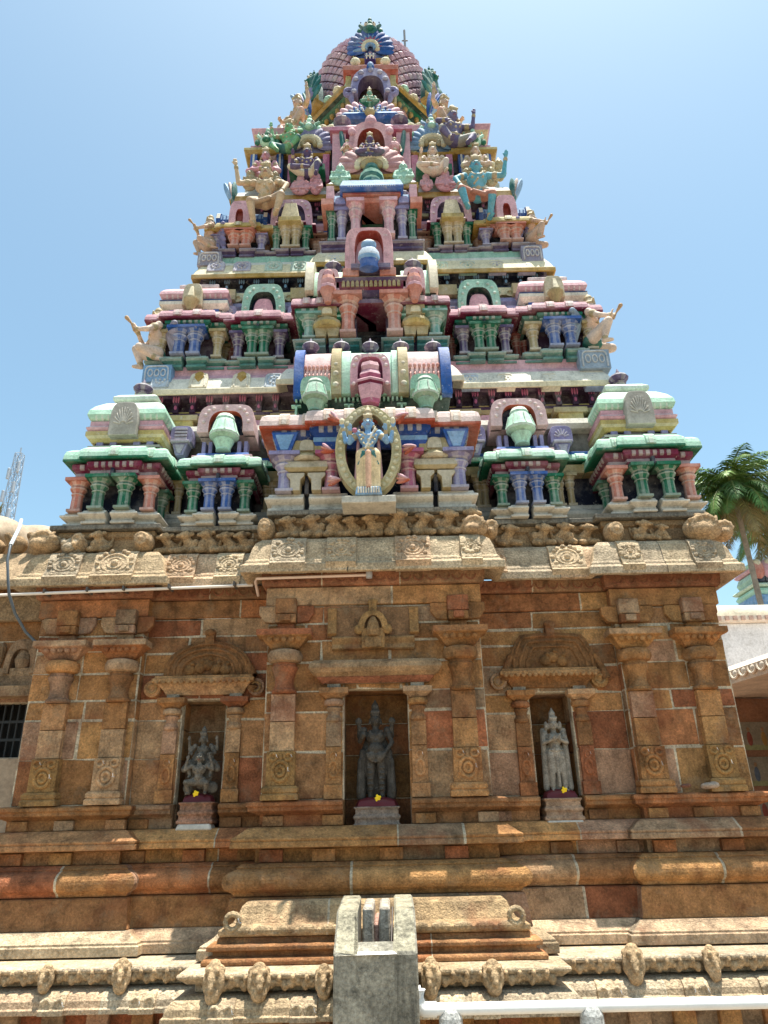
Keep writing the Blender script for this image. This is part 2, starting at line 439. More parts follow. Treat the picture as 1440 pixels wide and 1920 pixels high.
# the middle bay has its own swelling petal course and stepped slab
mbk = MB()
XQ0, XQ1 = X(430,1740,-.72), X(975,1735,-.72)
PQ = [(XQ0+.10,.0),(XQ0+.10,-.62),(XQ1-.10,-.62),(XQ1-.10,.0)]
stone_sweep(mbk, PQ, [(-.1,1.058),(0,1.055),(.03,1.03),(.05,.98),(.085,.925),(.14,.90),(.165,.895),(.165,.865),(.15,.852),(-.1,.85)], 41, [(.44,.30,.16),(.47,.33,.19)])
for i in range(13):                    # scalloped lower lip of the petal course
    x = XQ0+.02+(XQ1-XQ0-.04)*(i+.5)/13
    mbk.ell((x, -.775, .893), (.075, .022, .03), (.50,.36,.21), 10, 6)
for sx, x in ((-1, XQ0-.03), (1, XQ1+.03)):  # curled corner
    mbk.ring((x-sx*.06, -.775, .945), .05, .05, .022, (.50,.37,.22), 12)
PS = [(XQ0-.02,.0),(XQ0-.02,-.70),(XQ1+.02,-.70),(XQ1+.02,.0)]
stone_sweep(mbk, PS, [(-.1,.848),(.05,.847),(.06,.815),(.10,.81),(.115,.80),(.115,.775),(.075,.765),(.075,.74),(.13,.725),(.14,.715),(.14,.69),(-.1,.688)], 43)
mbk.build('petal_course', M_STONE, sanct, bevel=.004)
# floor ledge with lion frieze, lower cornice
FL0, FL1 = X(335,1830,-1.05), X(1068,1815,-1.05)
YF, YFM = -.74, -1.05
PF = [(-3.75,6.3),(-3.75,YF),(FL0,YF),(FL0,YFM),(FL1,YFM),(FL1,YF),(3.75,YF),(3.75,6.3)]
fb = MB()
stone_sweep(fb, PF, [(-.75,.69),(0,.685),(.015,.675),(.01,.655),(-.01,.645),(-.04,.62),(-.09,.615),(-.09,.565),(-.75,.565)], 45, LITE, mort=(.50,.42,.30))
fb.build('ledge_course', M_EAVE, sanct, bevel=.006)
lc = MB()
capr = [(-.3,.562),(-.06,.56),(-.02,.555),(.03,.535),(.06,.50),(.065,.46),(.08,.455),(.08,.425),(-.02,.415),(-.12,.41),(-.3,.41)]
stone_sweep(lc, PF, capr, 47, LITE, mort=(.50,.42,.30))
for p, q in zip(PF[1:-2], PF[2:-1]):                     # carved panels on the roll
    if p[1] == q[1]:
        x = p[0]+.22
        while x < q[0]-.25:
            lc.sweep([(x, p[1]), (x+.17, p[1])], [(o+.02, z) for o, z in capr[2:8]], sc(LITE[0], rnd.uniform(.8, 1)))
            for k in (-1, 1): lc.ring((x+.085+k*.045, p[1]-.075, .48), .03, .035, .014, LITE[2], 10)
            x += rnd.uniform(.52, .62)
lc.build('lower_cornice', M_EAVE, sanct, bevel=.006)
dk = MB()
dk.sweep([(-3.7,6.3),(-3.7,YF+.12),(FL0+.08,YF+.12),(FL0+.08,YFM+.12),(FL1-.08,YFM+.12),(FL1-.08,YF+.12),(3.7,YF+.12),(3.7,6.3)], [(-.3,.412),(0,.41),(0,.16),(.12,.15),(.12,.0),(-.3,0)], lambda i, k: OCH[1+i % 3])
for i in range(24): dk.box(-3.6+i*.31, -3.45+i*.31, (YFM if FL0+.1 < -3.5+i*.31 < FL1-.1 else YF)+.07, YF+.2, .165, .405, stc())
dk.build('foundation_course', M_STONE, sanct, bevel=.005)

# upper wall: beams under the eave
ub = MB()
stone_sweep(ub, PLAN, [(-.1,3.348),(.02,3.35),(.025,3.36),(.025,3.515),(-.1,3.518)], 51)
cs_ = [(.36,.12,.065),(.34,.15,.08),(.36,.13,.07),(.33,.19,.10)]
stone_sweep(ub, PLAN, [(-.1,3.521),(.05,3.522),(.06,3.53),(.07,3.60),(.07,3.64),(-.1,3.66)], 52, cs_)
for p, q in zip(PLAN, PLAN[1:]):          # little scallops along the red beam
    if p[1] == q[1]:
        n = max(1, int((q[0]-p[0])/.11))
        for i in range(n):
            x = p[0]+(q[0]-p[0])*(i+.5)/n
            ub.ring((x, p[1]-.072, 3.60), .045, .05, .008, (.30,.12,.07), 8, PI, 2*PI, 5)
ub.build('upper_beam', M_STONE, sanct, bevel=.005)
# the carved eave
EP = [(-.06,3.995),(.02,3.985),(.08,3.96),(.13,3.91),(.155,3.84),(.178,3.74),(.20,3.715),(.20,3.695),(.22,3.68),(.235,3.67),(.235,3.598),(.19,3.596),(.10,3.66),(.0,3.68),(-.06,3.69)]
eb = MB()
stone_sweep(eb, PLAN, EP, 55, LITE, mort=(.14,.12,.09))
eave = eb.build('carved_eave', M_EAVE, sanct, bevel=.006)
def medal(xpx, wpx, Y, kind, pal=LITE, lion=False):
    m = MB(); xc = X(xpx, 1060, Y-.18); hw = wpx*S(1060, Y-.18)/2; r = random.Random(xpx)
    c = sc(r.choice(pal), r.uniform(.8, 1.0))
    m.sweep([(xc-hw, Y), (xc-hw*.92, Y), (xc+hw*.92, Y), (xc+hw, Y)], [(o+.028, z+.006*(o > .1)) for o, z in EP[2:10]]+[(.22,3.60),(.1,3.62)], c)
    yf = Y-.205
    tp = lambda z: yf+max(0, (z-3.74))*.28
    for rr, th in ((hw*.62, .014), (hw*.36, .012)):
        m.tube([(xc+rr*math.cos(2*PI*i/18), tp(3.82+rr*math.sin(2*PI*i/18)*.8), 3.82+rr*math.sin(2*PI*i/18)*.8) for i in range(19)], th, sc(c, 1.12), 6)
    m.ell((xc, tp(3.82), 3.82), (hw*.2, .03, hw*.2), sc(c, 1.1), 8, 6)
    for i in range(14):               # foliage curls round the disc
        a = 2*PI*i/14+r.uniform(-.2, .2); rr = hw*.83
        z = 3.82+rr*math.sin(a)*.85; m.ell((xc+rr*math.cos(a), tp(z), z), (.026, .022, .022), sc(c, r.uniform(.9, 1.15)), 7, 5)
    for k in range(7):
        m.ell((xc+(k-3)*hw*.27, Y-.22, 3.69+.015*math.sin(k*2)), (.024, .018, .02), sc(c, 1.05), 7, 5)
    if lion:
        m.ell((xc, Y-.07, 4.03), (.11, .09, .09), c); m.ell((xc, Y-.15, 4.00), (.06, .05, .045), c)
        for k in (-1, 1): m.ell((xc+k*.055, Y-.14, 4.05), (.028, .03, .028), sc(c, 1.1)); m.ell((xc+k*.09, Y-.08, 4.08), (.03, .03, .04), c)
    o = m.build('eave_medallion', M_EAVE, sanct, smooth=50)
    return o
for a in [(120,62,YC,0,LITE,True),(215,78,YC,0),(340,56,YR,0),(430,50,YR,0),(540,66,YM,0),(640,56,YM,0),(775,66,YM,0),(885,38,YM,0),(935,26,YR+.02,0),(1065,66,YR,0),(1185,40,YC,0),(1325,48,YC,0)]:
    medal(*a)
# band with crouching makaras, stained slab above
PB = [(x, y+.0) for x, y in PLAN]
fz = MB(); stone_sweep(fz, PB, [(-.25,4.215),(-.01,4.213),(-.01,4.16),(-.045,4.14),(-.05,4.02),(-.02,3.998),(-.25,3.99)], 57, [(.37,.24,.13),(.33,.21,.11),(.40,.27,.15)])
fz.build('frieze_band', M_EAVE, sanct, bevel=.005)
sb = MB(); stone_sweep(sb, PB, [(-.6,4.275),(.04,4.272),(.055,4.265),(.055,4.222),(.045,4.217),(-.6,4.217)], 58, [(.22,.20,.165),(.27,.24,.19),(.17,.155,.125)], joints=False)
sb.build('roof_slab', M_CONC, sanct, bevel=.005)
SB = (.43,.29,.16)
def beast(v):
    F = FIG(); r = random.Random(v)
    F.ell((0,0,.085), (.085,.065,.075), SB); F.cap((.02,-.02,.10), (-.05,-.06,.17), .05, .04, SB)
    F.ell((-.04,-.085,.185), (.055,.05,.042), SB); F.cap((-.06,-.10,.18), (-.10,-.125,.165), .03, .02, SB)
    F.cap((-.06,-.05,.05), (-.11,-.09,.03), .035, .03, SB); F.cap((.06,-.04,.05), (.03,-.10,.025), .035, .028, SB)
    F.ell((-.02,-.10,.215), (.02,.02,.018), SB); F.ell((.02,-.06,.21), (.035,.03,.025), SB); F.cap((.08,0,.08), (.10,.0,.17), .022, .016, SB)
    if v % 2: F.ell((.06,-.04,.12), (.04,.04,.045), SB)
    if v == 2: F.ell((-.07,-.06,.09), (.045,.05,.05), SB)
    return F.build('makara_carving', .011, M_EAVE, sanct, smooth_it=2)
beasts = [beast(i) for i in range(3)]
bl = [(655+k, YM) for k in []]
for i, (px, Y, flip, s) in enumerate([(545,YM,1,1.0),(590,YM,1,1.0),(632,YM,1,.95),(664,YM,1,.95),(701,YM,1,.98),(740,YM,-1,1.08),(789,YM,-1,1.05),(836,YM,-1,1.08),(880,YM,-1,1.05),
        (318,YR,1,1.0),(355,YR,1,1.0),(394,YR,1,1.0),(430,YR,1,1.0),(460,YR,1,.95),(190,YC,1,.9),(950,YR,-1,1.05),(1015,YR,-1,1.0),(1055,YR,-1,.98),(1098,YR,-1,1.0),(1205,YC,-1,.9),(1240,YC,-1,.7)]):
    o = beasts[i] if i < 3 else dup(beasts[i % 3], (0,0,0), parent=sanct)
    o.location = (X(px, 1000 if Y != YM else 990, Y-.05), Y+.03, 3.985); o.scale = (s*flip, s, s*(1.0+.06*((i*7) % 3-1)))
    if px == 701: o['label'] = 'reddish makara carving'
# corner blocks of the frieze: round kudu bosses and broken heads
def boss(px, py, Y, w, hgt, red=False, head=False):
    F = FIG(); c = (.45,.31,.18)
    if head:
        F.ell((0,0,.0), (w*1.0, .12, hgt*.9), c); F.ell((-w*.2,-.07,-.03), (w*.6,.08,hgt*.5), c)
        for k in range(9):
            a = k/9*2*PI; F.cap((w*.5*math.cos(a), -.10, hgt*.45*math.sin(a)+.03), (w*.8*math.cos(a+.7), -.08, hgt*.7*math.sin(a+.7)+.03), .02, .016, c)
    else:
        F.ell((0,.02,0), (w, .10, hgt), c); F.ell((0,-.05,.0), (w*.75,.06,hgt*.75), c)
        for k in range(10): a = k/10*2*PI; F.cap((w*.5*math.cos(a), -.09, hgt*.5*math.sin(a)), (w*.55*math.cos(a+.5), -.09, hgt*.55*math.sin(a+.5)), .016, .016, c)
        F.ell((0,-.105,0), (w*.2,.02,hgt*.2), c)
    o = F.build('boss_carving', .011, M_EAVE, sanct); x, z = at(px, py, Y-.06); o.location = (x, Y-.04, z); return o
boss(498,990,YM,.085,.11); boss(268,1014,YC,.10,.105); boss(85,1018,YC,.16,.11,head=True); boss(150,1022,YC,.07,.09,head=True); boss(888,990,YM,.13,.10,head=True)
boss(1152,996,YC,.10,.105); boss(1318,990,YC-.05,.19,.14,head=True); boss(1355,998,YC+.12,.10,.10,head=True); boss(920,996,YM+.2,.07,.08,head=True)

# pilasters with bracket, abacus, cushion, vase neck, carved foot
def pilaster(px, Y, wpx, lean=0):
    xc = X(px, 1420, Y-.06); h = .105 if wpx is None else wpx; p = Y-.05
    r = random.Random(int(px)); c = [stc(r) for _ in range(8)]
    t = MB()
    for k, (z0, z1) in enumerate([(2.118, 2.345), (2.352, 2.57)]): t.box(xc-h, xc+h, p-.015, Y+.04, z0, z1, c[k])
    prof = [(h*.95,2.575),(h*1.06,2.585),(h*1.06,2.605),(h*.9,2.615),(h*.78,2.66),(h*.80,2.70),(h*.95,2.755),(h*1.1,2.785),(h*1.12,2.80),(h*1.0,2.81),(h*1.0,2.83)]
    t.lathe((xc, p+.03, 0), prof, 16, sc(c[2], .95), a0=PI/16)
    t.lathe((xc, p+.03, 0), [(h*.9,2.83),(h*1.35,2.845),(h*1.5,2.875),(h*1.5,2.905),(h*1.35,2.935),(h*.95,2.95)], 20, c[3], a0=0)
    sh = t.build('pilaster', M_STONE, sanct, smooth=38)
    a = MB()
    a.sweep([(xc-h*1.1,Y+.02),(xc-h*1.1,p),(xc+h*1.1,p),(xc+h*1.1,Y+.02)], [(-.06,2.95),(.0,2.952),(.02,2.965),(.085,3.04),(.12,3.052),(.12,3.055),(.125,3.06),(.125,3.108),(-.06,3.11)], [c[4]]*3+[sc(c[4], .9)]*2+[c[5]]*4)
    for k in range(5): a.ell((xc+(k-2)*h*.62, p-.075, 3.03), (h*.3, .03, .03), sc(c[4], .95), 8, 6)
    a.build('abacus', M_STONE, sh, bevel=.004)
    b = MB(); bh = h*.92
    b.box(xc-bh, xc+bh, p-.05, Y+.02, 3.262, 3.40, c[6]); b.box(xc-bh*.96, xc+bh*.96, p-.045, Y+.02, 3.182, 3.258, c[7])
    b.box(xc-bh*.5, xc+bh*.5, p-.075, p-.04, 3.19, 3.25, c[6]); b.box(xc-bh*.8, xc+bh*.8, p+.0, Y+.02, 3.112, 3.18, c[5])
    for k in (-1, 1):
        pts = [(xc+k*bh, 3.345), (xc+k*(bh+.15), 3.345), (xc+k*(bh+.15), 3.27), (xc+k*(bh+.10), 3.20), (xc+k*bh, 3.19)]
        b.prism(pts if k < 0 else pts[::-1], p+.01, Y+.02, c[1+k])
    b.build('bracket', M_STONE, sh, bevel=.006)
    f = MB(); g = (.34,.19,.07) if r.random() > .4 else c[0]
    f.box(xc-h*1.15, xc+h*1.15, p-.035, Y+.04, 1.85, 2.112, g)
    f.sweep([(xc-h*1.15,Y+.02),(xc-h*1.15,p-.03),(xc+h*1.15,p-.03),(xc+h*1.15,Y+.02)], [(-.02,1.85),(.015,1.848),(.03,1.83),(.03,1.80),(.02,1.795),(.035,1.78),(.035,1.742),(-.02,1.742)], sc(g, 1.03))
    f.ring((xc, p-.037, 1.96), h*.66, .075, .017, sc(g, 1.15), 16); f.ring((xc, p-.037, 1.96), h*.32, .035, .015, sc(g, 1.15), 12)
    for k in (-1, 1): f.ring((xc+k*h*.6, p-.037, 2.07), .03, .028, .014, sc(g, 1.15), 10)
    f.ell((xc, p-.037, 2.06), (.02, .012, .035), sc(g, 1.1), 8, 6)
    f.build('carved_foot', M_STONE, sh, bevel=.005)
for px, Y in [(88,YC),(205,YC),(527,YM),(876,YM),(1222,YC),(1352,YC)]: pilaster(px, Y, .100)
# niche frames
def frame(N, Y, kind):
    x0, x1, z0, z1 = N; r = random.Random(int(x0*50)); hw = .062
    fr = MB(); lc_ = stc(r)
    xc = (x0+x1)/2; L = (x1-x0)/2
    if kind == 'cornice':
        fr.sweep([(x0-.16,Y+.03),(x0-.16,Y-.02),(x1+.16,Y-.02),(x1+.16,Y+.03)], [(-.05,2.65),(.02,2.652),(.04,2.67),(.07,2.70),(.06,2.705),(.11,2.735),(.135,2.77),(.125,2.81),(.09,2.84),(.04,2.85),(-.05,2.85)], [sc(lc_, 1.0), (.34,.13,.07), (.34,.13,.07), (.36,.16,.08)]+[(.38,.24,.13)]*8)
    else:
        fr.sweep([(x0-.14,Y+.03),(x0-.14,Y-.02),(x1+.14,Y-.02),(x1+.14,Y+.03)], [(-.05,2.64),(.01,2.642),(.03,2.68),(.05,2.70),(.08,2.735),(.12,2.745),(.12,2.775),(.10,2.785),(.10,2.80),(-.05,2.802)], [lc_]*4+[(.42,.23,.10)]*8)
        for i in range(16): fr.ell((x0-.24+(x1-x0+.48)*(i+.5)/16, Y-.14, 2.737), (.022,.012,.018), (.42,.23,.10), 7, 5)
        for k in (-1, 1): fr.tube([(xc+k*(L+.27), Y-.07, 2.70), (xc+k*(L+.27), Y+.03, 2.70)], .075, stc(r), 16); fr.ring((xc+k*(L+.27), Y-.072, 2.70), .04, .04, .013, (.36,.22,.1), 12)
    o = fr.build('niche_lintel', M_STONE, sanct, bevel=.004)
    for k, xx in ((-1, x0-.085), (1, x1+.085)):
        p = MB(); c = [stc(r) for _ in range(4)]; y = Y-.035
        p.box(xx-hw, xx+hw, y, Y+.03, 1.85, 2.14, c[0]); p.box(xx-hw*1.2, xx+hw*1.2, y-.02, Y+.03, 1.745, 1.85, sc(c[0], 1.05))
        p.box(xx-hw, xx+hw, y, Y+.03, 2.146, 2.34, c[1])
        p.lathe((xx, y+.04, 0), [(hw*.9,2.34),(hw*1.1,2.35),(hw*1.1,2.37),(hw*.8,2.40),(hw*.85,2.43),(hw*1.1,2.455),(hw*.9,2.465)], 14, c[1])
        p.lathe((xx, y+.04, 0), [(hw*.9,2.467),(hw*1.35,2.48),(hw*1.4,2.50),(hw*1.3,2.52),(hw*.9,2.53)], 14, c[2])
        p.sweep([(xx-hw,Y+.02),(xx-hw,y),(xx+hw,y),(xx+hw,Y+.02)], [(-.03,2.53),(.0,2.531),(.045,2.565),(.06,2.57),(.06,2.615),(-.03,2.618)], c[3])
        p.ring((xx, y-.002, 1.97), hw*.55, .06, .013, sc(c[0], 1.15), 12); p.ring((xx, y-.002, 2.07), hw*.4, .03, .008, sc(c[0], 1.15), 10)
        p.box(xx-hw*.9, xx+hw*.9, y+.0, Y+.03, 2.619, 2.655, (.42,.36,.28))
        p.build('niche_pillar', M_STONE, o, bevel=.004)
frame(NL, YR, 'torana'); frame(NM, YM, 'cornice'); frame(NR, YR, 'torana')
# arched reliefs over the side niches
def torana(xc, Y, hw, zb, zt, flat):
    m = MB(); c = (.24,.115,.045); n = 22
    if not flat: out = [(hw*math.cos(PI*i/n), zb+(zt-zb)*math.sin(PI*i/n)**.8) for i in range(n+1)]
    else: out = [(hw, zb), (hw*.98, zb+.10), (hw*.80, zt-.06), (hw*.70, zt-.015), (hw*.3, zt), (-hw*.3, zt), (-hw*.70, zt-.015), (-hw*.80, zt-.06), (-hw*.98, zb+.10), (-hw, zb)]
    m.prism([(xc+x, z) for x, z in out], Y-.055, Y+.02, c)
    for k in (.9, .76, .6):
        m.tube([(xc+x*k, Y-.06, zb+(z-zb)*k+.004) for x, z in out], .012, sc(c, 1.1), 6)
    F = [(0,-.0,.10),( .08,0,.06),(-.07,0,.07),(.16,0,.05),(-.16,0,.05)]
    for dx, _, dz in F[:3 if flat else 5]:
        m.ell((xc+dx, Y-.06, zb+dz), (.05,.03,.05), (.27,.135,.05), 10, 7); m.ell((xc+dx+.02, Y-.065, zb+dz+.055), (.022,.025,.022), (.27,.135,.05), 8, 6)
    m.box(xc-.04, xc+.04, Y-.07, Y+.02, zt-.03, zt+.09, sc(c, 1.1)); m.ell((xc, Y-.06, zt+.08), (.055,.035,.035), sc(c, 1.1), 10, 6)
    if flat:
        for k in (-1, 1): m.tube([(xc+k*hw*.95, Y-.05, zb+.12), (xc+k*hw*1.08, Y-.05, zb+.0), (xc+k*hw*1.14, Y-.05, zb-.1)], [.03,.035,.05], c, 8)
    else: m.tube([(xc+hw*.93, Y-.05, zb+.1), (xc+hw*1.02, Y-.05, zb), (xc+hw*1.06, Y-.05, zb-.10), (xc+hw*1.0, Y-.05, zb-.14)], [.03,.045,.05,.045], c, 10)
    return m.build('arch_relief', M_STONE, sanct, smooth=45)
torana(X(392,1260,YR), YR, .40, 2.805, 3.12, False)
torana(X(1035,1245,YR), YR, .40, 2.805, 3.13, True)
# little shrine relief over the middle niche
m = MB(); xc = X(700,1190,YM); c = (.34,.20,.09)
m.box(xc-.40, xc+.40, YM-.03, YM+.02, 3.05, 3.32, (.27,.15,.075))
for k in (-1, 1):
    m.sweep([(xc+k*.36-.04, YM), (xc+k*.36+.04, YM)], [(.02,3.32),(.05,3.31),(.04,3.2),(.07,3.08),(.02,3.06)], (.36,.20,.08))
m.sweep([(xc-.36,YM),(xc+.36,YM)], [(.0,3.06),(.05,3.055),(.06,3.04),(.05,3.02),(.03,2.99),(.045,2.95),(.02,2.94),(0,2.94)], c)
ar = lambda w, h, z0: [(xc+w*math.cos(PI*i/14), z0+h*math.sin(PI*i/14)) for i in range(15)]
m.arch(ar(.13,.16,3.12), ar(.075,.11,3.12), YM-.09, YM, (.40,.23,.09), c)
for k in (-1, 1): m.ell((xc+k*.125, YM-.07, 3.11), (.045,.03,.045), (.40,.23,.09), 8, 6)
m.box(xc-.035, xc+.035, YM-.08, YM, 3.27, 3.37, (.40,.23,.09)); m.ell((xc, YM-.06, 3.36), (.05,.03,.03), (.40,.23,.09), 8, 6)
m.box(xc-.10, xc+.10, YM-.08, YM, 2.945, 3.12, (.37,.21,.085)); m.box(xc-.07, xc+.07, YM-.095, YM, 2.95, 3.04, c); m.lathe((xc, YM-.07, 0), [(.05,3.05),(.06,3.10),(.045,3.17),(.02,3.22)], 12, c)
m.build('shrine_relief', M_STONE, sanct, bevel=.004)
# lion heads on the lower ledge
LC = (.47,.33,.19)
F = FIG(); F.ell((0,0,.06), (.055,.05,.06), LC); F.ell((0,-.045,.045), (.035,.03,.03), LC); F.ell((0,-.02,-.02), (.05,.045,.05), LC); F.ell((-.03,-.045,.085), .018, LC); F.ell((.03,-.045,.085), .018, LC)
F.ell((-.045,.01,.085), .022, LC); F.ell((.045,.01,.085), .022, LC); F.ell((0,0,.105), (.04,.03,.03), LC); F.ell((-.05,-.01,.03), (.02,.03,.05), LC); F.ell((.05,-.01,.03), (.02,.03,.05), LC); F.cap((0,-.06,.03), (0,-.065,.01), .018, .02, LC)
lion = F.build('lion_head_carving', .008, M_EAVE, sanct)
F = FIG(); rr = random.Random(3)
for i in range(9):
    x = -.2+i*.05; F.ell((x, -.0, .02+.012*math.sin(i*2.1)), (.03,.03,.03), LC); 
    if i % 2: F.ell((x+.01, -.03, .045), (.018,.018,.018), LC)
creat = F.build('creature_row_carving', .009, M_EAVE, sanct)
first = [True, True]
for i, (px, py, Y) in enumerate([(90,1833,YF),(230,1828,YF),(402,1850,YFM),(486,1848,YFM),(608,1850,YFM),(808,1835,YFM),(924,1838,YFM),(1187,1812,YF),(1333,1810,YF)]):
    o = lion if first[0] else dup(lion, (0,0,0), parent=sanct); first[0] = False
    o.location = (X(px, py, Y), Y-.02, .60); s_ = .88+.22*((i*5) % 4)/3; o.scale = (s_, s_*.95, s_*(1.0+.12*(i % 3))); o.rotation_euler.z = .25*((i*3) % 5-2)/2
for i, (px, py, Y) in enumerate([(35,1820,YF),(160,1818,YF),(300,1818,YF),(445,1842,YFM),(560,1840,YFM),(860,1832,YFM),(985,1832,YFM),(1110,1808,YF),(1260,1806,YF),(1400,1803,YF)]):
    o = creat if first[1] else dup(creat, (0,0,0), parent=sanct); first[1] = False
    o.location = (X(px, py, Y), Y+.02, .60); o.scale = (.9, 1.1, 1.2)
# ================================================================== the painted tower
PINK, ROSE, SALM, MINT, GREEN = lin(216,166,176), lin(180,98,130), lin(202,130,112), lin(172,214,190,1.), lin(26,112,82)
BLUE, SKYB, LILAC, PURP, DPURP = lin(44,92,168), lin(128,168,206), lin(140,136,178), lin(92,78,116), lin(66,42,64)
CREAM, OCHRE, MAROON, TAN, ORNG = lin(226,214,178), lin(178,144,72), lin(120,38,68), lin(178,160,116), lin(184,86,60)
TEAL, NAVY, WHITE, GREY, YEL = lin(44,116,114), lin(24,30,52), lin(228,222,206), lin(172,168,158), lin(192,172,108)
DKG, RED, TANP = lin(22,60,50), lin(160,70,60), lin(206,160,140)
WHT = (.62,.60,.55)
tower = empty('temple_tower', 'tall tapering tower of brightly painted stucco tiers above the stone wall', 'temple tower', (0, 3.1, 4.2))
TINV = Vector((0, -3.1, -4.2))
def part(mb, name, parent=tower, m=None, bevel=.0, smooth=0., loc=None):
    o = mb.build(name, m or M_PAINT, parent, bevel=bevel, smooth=smooth)
    if parent is tower: o.location = (Vector(loc) if loc else Vector((0,0,0)))+TINV
    elif loc: o.location = loc
    return o
def arc(w, h, z0=0., x0=0., e=.62, n=18, f=0.):
    pts = []
    for i in range(n+1):
        a = PI*i/n; c, s_ = math.cos(a), math.sin(a)
        x = w*math.copysign(abs(c)**e, c); z = h*abs(s_)**e
        x *= 1+f*(1-z/h); pts.append((x0+x, z0+z))
    return pts
_pc = {}
def pillar(parent, loc, h, r, col, name='pillar', flare=1.0, n=12):
    key = (round(h, 3), round(r, 3), col, flare)
    if key not in _pc:
        mb = MB(); li = mx(col, WHT, .35); dk = sc(col, .8)
        mb.lathe((0,0,0), [(r*1.15,0),(r*1.15,.07*h),(r*.95,.08*h)], 4, li, a0=PI/4, sq=.8)
        mb.lathe((0,0,0), [(r*.92,.07*h),(r*.86,.50*h),(r*1.0,.52*h),(r*1.05,.55*h),(r*.85,.57*h),(r*1.0,.62*h),(r*1.28,.68*h),(r*1.34,.72*h),(r*1.2,.76*h),(r*1.0,.78*h),(r*1.25*flare,.82*h),(r*1.6*flare,.90*h)], n, [col,col,li,li,col,col,li,col,dk,li,col], alt=2)
        a = r*1.72*flare; mb.box(-a, a, -a, a, .90*h, h, [dk, li, col, col, col, col], tx=-.0)
        o = part(mb, name, parent, smooth=30, loc=loc); _pc[key] = o.data
        return o
    o = bpy.data.objects.new(name, _pc[key]); COL.objects.link(o); o.parent = parent; o.location = loc; return o
def plan3(w, d, bw=0., b=0., s=0.):
    h = w/2
    if b: return [(-h,d),(-h,0),(-bw/2,0),(-bw/2,-b),(bw/2,-b),(bw/2,0),(h,0),(h,d)]
    return [(-h,d),(-h,0),(h,0),(h,d)]
def eave_prof(z0, z1, o):
    h = z1-z0
    return [(-.03,z0+.02),(.02,z0+.02),(o*.9,z0),(o,z0+.02*h),(o,z0+.16*h),(o*.97,z0+.45*h),(o*.86,z0+.75*h),(o*.5,z0+.97*h),(-.03,z1)]
def eave_on(mb, plan, z0, z1, o, col, fas, tabc, tabs=True, tw=.10, gap=.27):
    pr = eave_prof(z0, z1, o)
    mb.sweep(plan, pr, [fas, fas, fas, fas, col, col, col, col])
    if tabs:
        for p, q in zip(plan, plan[1:]):
            L = math.hypot(q[0]-p[0], q[1]-p[1]); n = max(1, int(L/gap))
            if L < tw*1.3: continue
            dx, dy = (q[0]-p[0])/L, (q[1]-p[1])/L
            for i in range(n):
                t = L*(i+.5)/n
                a, b = (p[0]+dx*(t-tw/2), p[1]+dy*(t-tw/2)), (p[0]+dx*(t+tw/2), p[1]+dy*(t+tw/2))
                mb.sweep([a, b], [(oo+.014, z+.006) for oo, z in pr[4:]], tabc)
                a, b = (p[0]+dx*(t-tw/4), p[1]+dy*(t-tw/4)), (p[0]+dx*(t+tw/4), p[1]+dy*(t+tw/4))
                mb.sweep([a, b], [(oo+.019, z+.004) for oo, z in pr[4:7]], mx(tabc, WHT, .5))
def cornice_on(mb, plan, z0, z1, o, col, lite, n_gap=.07):
    h = z1-z0
    mb.sweep(plan, [(-.03,z0),(.01,z0),(.02,z0+.12*h),(.35*o,z0+.25*h),(.38*o,z0+.42*h),(.30*o,z0+.46*h),(.7*o,z0+.62*h),(.75*o,z0+.9*h),(.6*o,z1),(-.03,z1)], [col, col, sc(col, 1.2), lite, col, col, sc(col, 1.15), col, col])
    for p, q in zip(plan, plan[1:]):
        L = math.hypot(q[0]-p[0], q[1]-p[1]); n = int(L/n_gap)
        if n < 1: continue
        dx, dy = (q[0]-p[0])/L, (q[1]-p[1])/L
        for i in range(n):
            t = L*(i+.5)/n; a = L/n*.28
            mb.sweep([(p[0]+dx*(t-a), p[1]+dy*(t-a)), (p[0]+dx*(t+a), p[1]+dy*(t+a))], [(.5*o,z0+.55*h),(.74*o+.008,z0+.64*h),(.77*o+.008,z0+.86*h),(.6*o,z0+.95*h)], mx(col, WHT, .5))
def base_on(mb, plan, z0, z1, col):
    h = z1-z0; li = mx(col, WHT, .3)
    mb.sweep(plan, [(-.1,z0),(.03,z0),(.03,z0+.18*h),(.0,z0+.22*h),(.0,z0+.42*h),(.035,z0+.52*h),(.06,z0+.62*h),(.06,z0+.74*h),(.03,z0+.84*h),(.02,z1),(-.1,z1)], [col, sc(col, .9), col, sc(col, .8), col, li, li, col, li, li])
def finial(mb, c, s, col=PURP):
    mb.lathe(c, [(.35*s,0),(.5*s,.06*s),(.3*s,.14*s),(.55*s,.24*s),(.7*s,.45*s),(.6*s,.62*s),(.3*s,.74*s),(.35*s,.80*s),(.16*s,.9*s),(.12*s,1.05*s),(.02*s,1.3*s)], 12, [col, GREY, col, col, mx(col, WHT, .3), col, GREY, col, col, col], alt=3)
